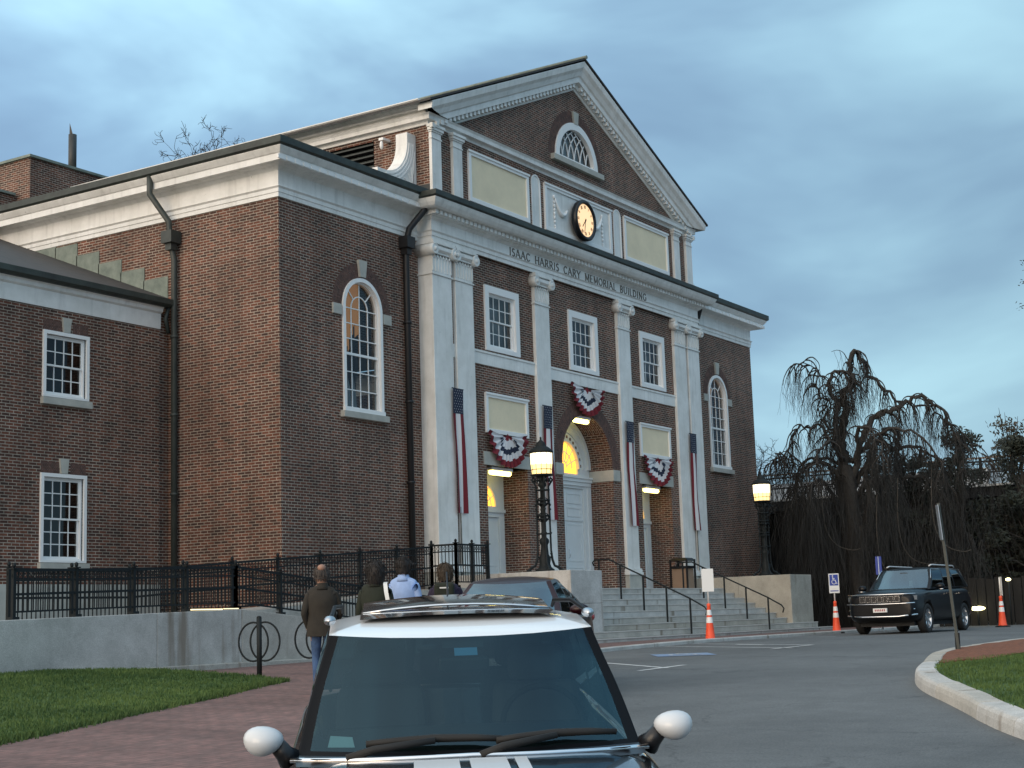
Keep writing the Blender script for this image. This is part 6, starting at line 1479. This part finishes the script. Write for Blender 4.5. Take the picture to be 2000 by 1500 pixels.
    for i in range(7):
        z_ = lerp(1.44, cfg.get('hem', .88), i/6); w = spline(z_, [(.80, .205), (.95, .20), (1.1, .185), (1.28, .195), (1.38, .20), (1.44, .165)])*bulk*cfg.get('loose', 1); dp = spline(z_, [(.80, .150), (.95, .150), (1.1, .135), (1.28, .148), (1.38, .13), (1.44, .10)])*bulk*cfg.get('loose', 1)
        rows.append([((.0+dp*math.cos(a)*(1+.04*math.sin(a*5+z_*9)))*k, w*math.sin(a)*(1+.03*math.sin(a*7+i))*k, z_*k) for a in [2*math.pi*q/26 for q in range(26)]])
    mb.grid(rows, True, True); L(mb, cfg.get('garment', 'jacket'), cfg['top'])
    mb = MB(); mb.tube([(.0, 0, 1.44*k), (.0+.005*k, 0, 1.49*k), (.01*k, 0, 1.535*k)], [.11*k, .088*k, .080*k], 14); L(mb, 'collar', cfg['top'])
    return root, k
man, k = person(16.23, 13.33, 'balding man in a dark brown jacket and jeans walking beside the long wall', 1.66, R(38), dict(top='jacket_brown', bottom='jeans', hair='hair_grey', bald=True, arms=[(-.05, .10, .02, -.05, .03), (.02, .14, .02, -.08, .06)], legs=[(.14, .02, 0), (-.02, -.16, .02)], bulk=1.02, hem=.80, loose=1.08))
wom, _ = person(16.32, 12.50, 'woman in a dark green coat with a white tote strap over her shoulder', 1.68, R(28), dict(top='coat_green', bottom='trousers_dark', hair='hair_dark', hair_drop=1.75, hair_vol=.022, arms=[(-.02, .05, .0, 0, 0), (-.06, .08, .0, 0, 0)], legs=[(-.02, -.14, .02), (.14, .05, 0)], hem=.72, loose=1.06))
shirt, _ = person(17.62, 13.0, 'person in a light blue short-sleeved shirt carrying a tan bag', 1.76, R(20), dict(top='shirt_blue', bottom='trousers_dark', hair='hair_dark', hair_drop=1.45, hair_vol=.0, short=True, garment='shirt', arms=[(.0, .16, .01, -.02, .10), (-.04, .06, .01, 0, 0)], legs=[(.14, .03, 0), (-.02, -.16, .02)], hem=.84))
pur, _ = person(19.25, 13.42, 'person in a dark purple jacket with a dark backpack, nearest the saloon', 1.66, R(30), dict(top='jacket_purple', bottom='trousers_dark', hair='hair_brown', hair_drop=1.5, hair_vol=.014, arms=[(-.03, .05, .03, 0, 0), (.03, .08, .03, 0, 0)], legs=[(-.02, -.14, .02), (.14, .05, 0)], bulk=1.1, hem=.80, loose=1.1))
def near(p, dx, dy, dz): m_ = Matrix.Rotation(p.rotation_euler.z, 4, 'Z'); return p.location+(m_ @ Vector((dx, dy, dz)))
# bags are things of their own
t = empty('tote_bag', near(wom, -.02, -.25, .74), wom.rotation_euler.z); tag(t, 'white tote bag hanging at the side of the woman in dark green', 'bag')
L = loc(t); mb = MB(); mb.add([(-.19, -.03, 0), (.19, -.03, 0), (.17, -.02, .34), (-.17, -.02, .34), (-.19, .04, 0), (.19, .04, 0), (.17, .02, .34), (-.17, .02, .34)], [(0, 1, 2, 3), (7, 6, 5, 4), (0, 4, 5, 1), (2, 6, 7, 3), (0, 3, 7, 4), (1, 5, 6, 2)]); L(mb, 'pouch', 'tote_white', bevel=.02)
mb = MB()
mb.grid([[(x, y+dy, z_) for dy in (-.026, .026)] for x, y, z_ in ((-.15, .02, .25), (-.185, .05, .42), (-.17, .08, .58), (-.10, .10, .685), (.0, .11, .71), (.10, .10, .66))])
L(mb, 'strap', 'tote_white', fix=False)
t = empty('shoulder_bag', near(shirt, -.10, .20, .78), shirt.rotation_euler.z); tag(t, 'tan slouchy shoulder bag at the left hip of the person in blue', 'bag')
L = loc(t); mb = MB(); rows = []
for i in range(9):
    q = i/8; rows.append([(.16*math.cos(a)*max(0,math.sin(math.pi*(.12+.86*q)))**.5, .06*math.sin(a)*max(0,math.sin(math.pi*(.1+.88*q)))**.5, .30-.30*q+.02*math.sin(a*3)) for a in [2*math.pi*w/20 for w in range(20)]])
mb.grid(rows, True, True); L(mb, 'pouch', 'tan_bag'); mb = MB(); mb.tube([(-.12, 0, .28), (-.07, 0, .42), (.0, 0, .48), (.07, 0, .42), (.12, 0, .28)], .012, 6); L(mb, 'strap', 'tan_bag')
t = empty('backpack', near(pur, -.16, 0, 1.02), pur.rotation_euler.z); tag(t, 'dark backpack with a pale strip worn over the purple jacket', 'backpack')
L = loc(t); mb = MB(); mb.box(-.13, .04, -.15, .15, 0, .40); L(mb, 'pack', 'coat_green', bevel=.05); mb = MB(); mb.box(-.137, -.131, -.07, .06, .31, .33); L(mb, 'reflective_strip', 'tote_white'); mb = MB(); mb.box(-.17, -.10, -.11, .11, .03, .20); L(mb, 'pocket', 'trousers_dark', bevel=.03)
# ---------------------------------------------------------------- trees and background
def limb_path(p, d, L_, n, wob, pull, rnd, up=0):
    """a wandering path that starts at p in direction d; pull bends it towards the vector given"""
    pts = [Vector(p)]; d = Vector(d).normalized()
    for i in range(n):
        d = (d+Vector((rnd.gauss(0, wob), rnd.gauss(0, wob), rnd.gauss(0, wob)))+Vector(pull)/n).normalized(); pts.append(pts[-1]+d*L_/n)
    return pts
def bare_tree(x, y, z, h, label, seed, r0=.2, lean=(0, 0), spread=.6, depth=5, trunk_h=0, group=None, name='bare_tree', leafy=None, tw=.012):
    rnd = random.Random(seed); t = empty(name, (x, y, z)); tag(t, label, 'tree', group); L = loc(t); tr = MB(); cr_ = MB()
    def grow(p, d, l, r_, lev):
        n = 5 if lev < 3 else 3; pts = limb_path(p, d, l, n, .10+.05*lev, (0, 0, .25), rnd); mb = tr if lev < 2 else cr_
        mb.tube(pts, [lerp(r_, r_*.62, i/n) for i in range(n+1)], 8 if lev < 2 else (5 if lev < 4 else 3), False)
        if lev >= depth:
            if leafy:
                for q in pts[1:]:
                    for _ in range(leafy[0]):
                        c = q+Vector([rnd.gauss(0, leafy[1]) for _ in range(3)]); a = Vector([rnd.gauss(0, 1) for _ in range(3)]).normalized()*leafy[2]; b = a.orthogonal().normalized()*leafy[2]*.5; cr_.cur = 1; cr_.add([c-a, c+b, c+a, c-b], [(0, 1, 2, 3)], False); cr_.cur = 0
            return
        m_ = 3 if lev < 2 else rnd.choice((2, 3))
        for i in range(m_):
            q = pts[-1] if i == 0 else pts[rnd.randint(2 if n > 3 else 1, n)]
            dd = (pts[-1]-pts[-2]).normalized(); nd = (dd+Vector([rnd.gauss(0, spread) for _ in range(3)])+Vector((0, 0, .12))).normalized()
            grow(q, nd, l*rnd.uniform(.6, .85), max(tw*.5, r_*rnd.uniform(.5, .66)), lev+1)
    if trunk_h: tr.tube([(0, 0, 0), (.2, 0, trunk_h*.4), (-.1, .1, trunk_h*.8), (0, 0, trunk_h)], [r0*2, r0*1.6, r0*1.2, r0], 10, False)
    grow((0, 0, trunk_h), (lean[0], lean[1], 1), (h-trunk_h)*.30, r0, 0)
    L(tr, 'trunk', 'bark'); L(cr_, 'crown', ['twig'] if not leafy else ['twig', leafy[3]], fix=False, uv=False, merge=False); return t
# the weeping beech
def weeping(x, y, z, label):
    rnd = random.Random(21); t = empty('weeping_tree', (x, y, z)); tag(t, label, 'tree'); L = loc(t); tr = MB(); tw = MB()
    R_ = Vector((math.sin(YAW), -math.cos(YAW), 0)); F_ = Vector((math.cos(YAW), math.sin(YAW), 0))
    def P(a, b, h): return R_*a*.94+F_*b*.94+Vector((0, 0, h*.95))
    trunk = cr([tuple(P(*q)) for q in ((0, 0, -.3), (.05, 0, 1), (-.05, .1, 2.4), (-.10, 0, 3.8), (-.15, -.1, 5.0), (-.25, 0, 6.0))], 4)
    tr.tube(trunk, [lerp(.34, .23, i/(len(trunk)-1)) for i in range(len(trunk))], 12, False)
    limbs = [  # (lateral, depth, height) relative to the base, radius at start
        ([(-.25, 0, 6.0), (-.30, .1, 7.0), (-.05, .1, 8.0), (-.20, 0, 8.7), (.25, 0, 9.1), (.15, 0, 9.7), (.35, 0, 10.3), (.75, .1, 9.9), (1.1, .1, 9.2), (1.7, .1, 8.6), (2.5, .1, 8.2)], .20),
        ([(-.25, 0, 6.2), (-.55, -.1, 7.2), (-.45, -.1, 8.2), (-.75, -.1, 9.0), (-.45, -.2, 9.5), (-.1, -.2, 9.4), (.15, -.2, 8.9)], .15),
        ([(-.05, 0, 5.4), (.35, -.1, 6.6), (.75, -.2, 7.5), (1.4, -.3, 8.0), (1.9, -.3, 8.1), (2.5, -.3, 8.5), (3.0, -.3, 8.3), (3.6, -.3, 7.7), (4.0, -.3, 6.8), (4.1, -.3, 5.6)], .16),
        ([(-.10, .1, 5.0), (.6, .2, 6.1), (1.1, .3, 7.0), (1.7, .3, 7.4), (2.0, .3, 6.7), (2.8, .4, 6.6), (3.4, .4, 6.0), (3.8, .4, 5.0)], .14),
        ([(-.05, 0, 3.9), (.35, .2, 5.2), (1.2, .3, 5.5), (2.2, .4, 5.6), (3.1, .4, 5.3), (3.7, .5, 4.4), (4.3, .5, 3.3)], .14),
        ([(-.15, 0, 5.2), (-.6, 0, 5.7), (-1.0, .1, 6.2), (-1.4, .1, 6.1), (-1.7, .1, 6.0), (-2.1, .1, 5.4), (-2.2, .1, 4.6)], .11),
        ([(-.20, 0, 5.9), (-.7, -.1, 7.0), (-1.2, -.1, 7.5), (-1.8, -.1, 7.55), (-2.2, -.1, 7.1), (-2.3, -.1, 6.4)], .08),
        ([(-.10, 0, 3.0), (-.5, .1, 4.0), (-.75, .2, 4.9), (-1.2, .2, 5.5), (-1.7, .2, 5.3), (-2.1, .2, 4.6)], .13),
        ([(-.4, 0, 7.2), (-.9, 0, 7.7), (-.8, 0, 8.4), (-1.1, 0, 8.9), (-1.0, 0, 9.6), (-1.6, 0, 10.0), (-1.9, 0, 9.8)], .06),
        ([(-1.7, .1, 6.0), (-2.1, .1, 6.15), (-2.5, .1, 6.5), (-2.8, .1, 6.45), (-3.0, .1, 6.2)], .03),
        ([(2.5, .1, 8.2), (3.2, .1, 8.1), (3.8, .1, 7.5), (4.6, .1, 6.6), (5.2, .1, 5.9)], .05),
        ([(.2, -.2, 6.3), (.1, -1.2, 7.2), (.4, -2.2, 7.0), (.5, -2.8, 6.0)], .10), ([(0, .2, 6.2), (-.2, 1.4, 7.2), (.1, 2.4, 6.9), (.2, 3.0, 5.6)], .10),
        ([(.05, 0, 2.6), (.25, 0, 3.6), (.55, 0, 4.6), (.5, 0, 5.6), (.8, 0, 6.3), (1.0, .1, 6.9), (1.5, .1, 6.8)], .20),
        ([(-.1, 0, 2.2), (-.35, .1, 3.4), (-.45, .1, 4.8), (-.5, .1, 5.8), (-.35, .1, 6.6), (-.6, .1, 7.3)], .18),
        ([(.3, -.1, 6.6), (1.2, -1.4, 7.2), (2.2, -2.0, 6.7), (2.8, -2.4, 5.6)], .09), ([(-.3, -.1, 6.2), (-1.0, -1.3, 6.8), (-1.7, -1.9, 6.2), (-2.0, -2.2, 5.2)], .08),
        ([(.3, .1, 6.4), (1.4, 1.5, 7.0), (2.4, 2.0, 6.4), (3.0, 2.4, 5.2)], .09), ([(-.3, .1, 6.0), (-1.2, 1.5, 6.5), (-1.8, 2.0, 5.8), (-2.1, 2.2, 4.8)], .08)]
    anchors = []
    for pts, r_ in limbs:
        q = cr([tuple(P(*p)) for p in pts], 5); q = [Vector(v)+Vector([rnd.gauss(0, .05) for _ in range(3)]) for v in q]
        tr.tube(q, [.84*lerp(r_, r_*.2, i/(len(q)-1)) for i in range(len(q))], 8, False)
        for i, v in enumerate(q):
            if i > 4: anchors.append((v, (q[i]-q[i-1]).normalized(), i/len(q)))
    for v, d, u in anchors:                                          # side branches that arch over and then hang
        hi = v.z > 6.0
        for _ in range(2):
            out = (Vector((rnd.gauss(0, 1), rnd.gauss(0, 1), .15))+d*.9).normalized(); n = 9; L_ = rnd.uniform(.35, 1.1) if hi else rnd.uniform(.4, 1.1); pts = [v]; dd = out
            for i in range(n): dd = (dd+Vector((rnd.gauss(0, .18), rnd.gauss(0, .18), -.34))).normalized(); pts.append(pts[-1]+dd*L_/n)
            tr.tube(pts, [lerp(.028, .009, i/n) for i in range(n+1)], 4, False)
            for kk in range(4):
                b = pts[rnd.randint(2, n)]; n2 = 9; L2 = rnd.uniform(.3, 1.5) if hi else min(rnd.uniform(.6, 3.6), max(.3, b.z-.3))
                p2 = [b]; dd = (Vector((rnd.gauss(0, .35), rnd.gauss(0, .35), -.8))).normalized()
                for i in range(n2): dd = (dd+Vector((rnd.gauss(0, .12), rnd.gauss(0, .12), -.30))).normalized(); p2.append(p2[-1]+dd*L2/n2)
                tw.tube(p2, [lerp(.006, .003, i/n2) for i in range(n2+1)], 3, False)
                for c in range(1 if hi else 2):
                    b2 = p2[rnd.randint(2, n2-1)]; dd = Vector((rnd.gauss(0, .4), rnd.gauss(0, .4), -.7)).normalized(); p3 = [b2]
                    for i in range(5): dd = (dd+Vector((rnd.gauss(0, .2), rnd.gauss(0, .2), -.25))).normalized(); p3.append(p3[-1]+dd*rnd.uniform(.08, .2))
                    tw.tube(p3, [.004]*5+[.0025], 3, False)
    for _ in range(900):                                             # long curtain of hanging twigs inside the crown
        a = rnd.uniform(-2.3, 4.6); b = rnd.uniform(-2.2, 2.2); h = rnd.uniform(2.6, 5.6)*(1-.05*abs(a)); q = [P(a, b, h)]; dd = Vector((rnd.gauss(0, .3), rnd.gauss(0, .3), -1)).normalized(); L2 = rnd.uniform(1.2, 3.2); L2 = min(L2, h-.1)
        for i in range(9): dd = (dd+Vector((rnd.gauss(0, .14), rnd.gauss(0, .14), -.25))).normalized(); q.append(q[-1]+dd*L2/9)
        tw.tube(q, [.006]*9+[.003], 3, False)
    for a, b, h in ((1.4, -1.2, 3.0), (-1.3, -1.0, 3.6), (2.6, -1.5, 3.4), (.5, -1.6, 2.4)):   # pale hooked strays
        q = cr([tuple(P(a+s_, b, h-d_)) for s_, d_ in ((0, -2.4), (-.1, -1.0), (0, 0), (.35, .55), (.9, .75), (1.2, .7))], 4); tw.cur = 1; tw.tube(q, [.016]*len(q), 4, False); tw.cur = 0
    L(tr, 'trunk', 'bark', fix=False, uv=False); L(tw, 'crown', ['twig', 'twig_pale'], fix=False, uv=False, merge=False); return t
weeping(52.45, 18.9, .8, 'bare weeping beech with twisted limbs and hanging twigs beside the far end of the hall')
# dark evergreens and undergrowth on the right
def leafy_tree(x, y, z, h, rx, ry, label, seed, mt, n=5200, ls=.10, holes=.35, trunk=.16, name='evergreen_tree', group=None):
    rnd = random.Random(seed); t = empty(name, (x, y, z)); tag(t, label, 'tree', group); L = loc(t); cr_ = MB(); tr = MB()
    tr.tube([(0, 0, -.2), (.05, 0, h*.3), (0, .05, h*.6), (0, 0, h*.93)], [trunk, trunk*.8, trunk*.45, .02], 8, False)
    cl = []
    for i in range(46):
        u = rnd.random()**.8; zz = h*(.06+.92*u); rr = max(0,math.sin(math.pi*min(1, .18+.82*(1-u))))**.6*(1-u*.55); a = rnd.uniform(0, 6.28); q = rnd.uniform(.25, 1.05)
        c = Vector((rx*rr*q*math.cos(a), ry*rr*q*math.sin(a), zz)); cl.append((c, rnd.uniform(.35, .95)*min(rx, 1.6)*.5))
        b = Vector((0, 0, zz*rnd.uniform(.55, .9))); m_ = b.lerp(c, .5)+Vector((0, 0, .15)); tr.tube([b, m_, c, c+(c-b)*.22], [trunk*.28, trunk*.18, .018, .006], 5, False)
    for _ in range(n):
        c, r_ = rnd.choice(cl); v = Vector([rnd.gauss(0, 1) for _ in range(3)]); v = v/v.length*r_*rnd.random()**.4; v.z *= .7; p = c+v
        a = Vector([rnd.gauss(0, 1) for _ in range(3)]).normalized(); b = a.orthogonal().normalized()*ls*.45*rnd.uniform(.6, 1.3); a = a*ls*rnd.uniform(.6, 1.4); cr_.add([p-a, p+b, p+a, p-b], [(0, 1, 2, 3)], False)
    L(tr, 'trunk', 'bark', fix=False, uv=False); L(cr_, 'crown', mt, fix=False, uv=False, merge=False); return t
GR = 'dark trees and shrubs behind the suv'
for i, a in enumerate([(56.2, 16.2, .8, 6.9, 1.9, 1.9, 'dense dark evergreen behind the suv, its top level with the far roof rail', 31, 'dark_leaf', 7000),
      (57.6, 14.3, .8, 6.7, 2.1, 2.1, 'broad dark evergreen right of the suv above the far cone', 32, 'dark_leaf', 7000),
      (58.5, 12.4, .8, 6.6, 2.0, 1.9, 'dark evergreen cut by the right edge of the photo', 33, 'dark_leaf', 6500),
      (55.4, 17.7, .8, 6.2, 1.7, 1.7, 'low dark evergreen behind the weeping tree trunk', 34, 'dark_leaf', 5500),
      (60.2, 15.3, .8, 7.7, 1.9, 1.9, 'taller rusty-leaved tree rising over the evergreens', 35, 'rust_leaf', 2600),
      (57.0, 19.4, .8, 6.0, 1.7, 1.7, 'dark evergreen behind the hanging twigs left of the weeping trunk', 38, 'dark_leaf', 6000),
      (62.0, 12.5, .8, 7.2, 1.9, 1.9, 'thin rusty-leaved tree with sparse top near the right edge', 36, 'rust_leaf', 2600)]):
    leafy_tree(*a, name='evergreen_tree' if a[8] == 'dark_leaf' else 'shrub_tree', group=GR)
bare_tree(57.4, 26.6, .8, 9.5, 'pale bare treetop seen just right of the hall above the far roof', 41, .16, depth=6, tw=.02)
t = bare_tree(57.0, 54.2, 0, 30, 'bare twiggy treetop rising behind the left wing roof', 44, .12, depth=7, spread=.38, tw=.03, trunk_h=20.5)
bpts = [v.co for ch in COL.objects if ch.parent == t for v in ch.data.vertices if v.co.z > 24]; tz = max(v.z for v in bpts); cxy = sum(bpts, Vector())/len(bpts); sc_ = 27.5/tz; t.scale = (sc_, sc_, sc_); t.location = (57.0-cxy.x*sc_, 54.0-cxy.y*sc_, 0)
bare_tree(63.5, 17.0, .8, 8.3, 'sparse bare tree above the dark shrubs on the right', 46, .12, depth=5, tw=.02)
# leafing branch that enters from the right: a young street tree on the island, mostly outside the frame
t = bare_tree(21.2, 1.6, isl_h(21.2, 1.6), 6.4, 'young tree on the island whose leafing branch tips enter at the right edge', 52, .10, depth=4, name='street_tree', tw=.01)
tw = MB(); rnd = random.Random(4)
for a, b in (((20.6, 3.9, 5.7), (20.13, 4.78, 5.56)), ((20.6, 4.0, 5.3), (20.12, 4.86, 5.30)), ((20.5, 4.1, 5.9), (20.14, 4.70, 5.80))):
    a, b = Vector(a), Vector(b); o = Vector((21.2, 1.6, isl_h(21.2, 1.6))); pts = [a-o]+[a.lerp(b, i/5)-o+Vector([rnd.gauss(0, .02) for _ in range(3)]) for i in range(1, 6)]; tw.tube(pts, [.012, .01, .008, .007, .005, .003], 4, False)
    for p in pts[1:]:
        for _ in range(9):
            c = p+Vector([rnd.gauss(0, .05) for _ in range(3)]); v = Vector([rnd.gauss(0, 1) for _ in range(3)]).normalized()*.022; w = v.orthogonal().normalized()*.010; tw.add([c-v, c+w, c+v, c-w], [(0, 1, 2, 3)], False)
    q = cr([tuple(v) for v in (Vector((0, 0, 3.3)), (a-o)*.25+Vector((0, 0, 3.1)), (a-o)*.6+Vector((0, 0, 2.0)), (a-o)*.85+Vector((0, 0, .75)), a-o)], 4); q = [Vector(v)+Vector([rnd.gauss(0, .03) for _ in range(3)]) for v in q[:-1]]+[a-o]
    tw.tube(q, [lerp(.035, .010, i/(len(q)-1)) for i in range(len(q))], 5, False)
    for v in q[3:-3]:
        for _ in range(2):
            d = Vector([rnd.gauss(0, 1) for _ in range(3)]).normalized(); d.y = -abs(d.y); tw.tube([v, v+d*.25+Vector((0, 0, .05)), v+d*.5+Vector((0, 0, .16))], [.009, .006, .003], 3, False)
x_ = tw.build('leafy_branch', 'dark_leaf', None, fix=False, uv=False, merge=False); x_.parent = t
# shrub clipped by the right edge
leafy_tree(31.6, 7.0, .75, .95, .55, .55, 'leafless brown shrub on the mulch at the right edge', 61, 'rust_leaf', 1500, .04, trunk=.03, name='shrub')
# long low dark building with a roof rail behind the tree
D = empty('flat_roofed_building', (61, 20, .8)); tag(D, 'long low dark flat-roofed building with roof rails behind the weeping tree', 'building')
def dp(mb, n, m_, par=None, **k): o = mb.build(n, m_, None, **k); o.parent = par or D; 
mb = MB(); mb.box(60.6, 75, 4, 34, .6, 5.55)
w = mb.build('wall', 'dark_wall', None); w.parent = D; w.matrix_parent_inverse = Matrix.Translation((-61, -20, -.8))
def dq(mb, n, m_, **k): o = mb.build(n, m_, None, **k); o.parent = D; o.matrix_parent_inverse = Matrix.Translation((-61, -20, -.8)); return o
mb = MB(); mb.box(59.2, 75.2, 3.8, 34.2, 5.553, 5.95); dq(mb, 'roof_slab', 'dark_wall')
mb = MB(); mb.box(59.12, 59.30, 3.7, 34.3, 5.953, 6.03); mb.box(59.3, 75.3, 3.7, 34.3, 5.953, 5.99); dq(mb, 'roof_edge', 'white_paint')
for z in (6.55, 6.98, 7.12): mb = MB(); mb.bar((60.0, 14.4, z), (60.0, 30, z), .06, .06); dq(mb, 'roof_rail', 'fence_wood' if z < 7 else 'box_brown')
for k in range(9): mb = MB(); mb.box(59.95, 60.05, 14.5+k*1.9, 14.6+k*1.9, 5.99, 7.15); dq(mb, 'rail_post', 'fence_wood')
mb = MB(); mb.box(63, 74, 17, 33, 5.99, 7.0); dq(mb, 'clerestory', 'grey_blind')
for k in range(12): mb = MB(); mb.box(59.3, 59.45, 5+k*2.4, 5.15+k*2.4, .8, 5.55); dq(mb, 'column', 'fence_wood')
for y, z in ((16.9, 1.7), (13.4, 2.2)):
    mb = MB(); mb.box(60.55, 60.59, y-.5, y+.5, z-.3, z+.9); dq(mb, 'window', 'dark_void')
# low screen fence and far lamps between the shrubs
mb = MB()
for k in range(46): mb.box(53.0+.0*k, 53.04, 9.0+k*.30, 9.27+k*.30, .8, 2.35+.03*(k % 3))
f = mb.build('board_fence', 'fence_wood', None); tag(f, 'dark board fence behind the far cone under the shrubs', 'fence')
for (x, y, z, r_), lb in (((52.9, 14.95, 1.38, .13), 'glowing yellow lamp near the ground just right of the suv'), ((52.6, 13.78, 2.30, .09), 'small warm lamp above the far traffic cone')):
    t = empty('garden_lamp', (x-.1, y, .8)); tag(t, lb, 'lamp'); L = loc(t)
    mb = MB(); mb.tube([(0, 0, 0), (0, 0, z-.8)], .03, 8); L(mb, 'post', 'iron'); mb = MB(); mb.ball((0, 0, z-.8), r_, r_*2.0 if r_ > .1 else r_, r_*.6); L(mb, 'bulb', 'far_lamp'); mb = MB(); mb.box(-.2, .0, -.02, .02, z-.8-.02+.08, z-.8+.12); L(mb, 'bracket', 'iron')
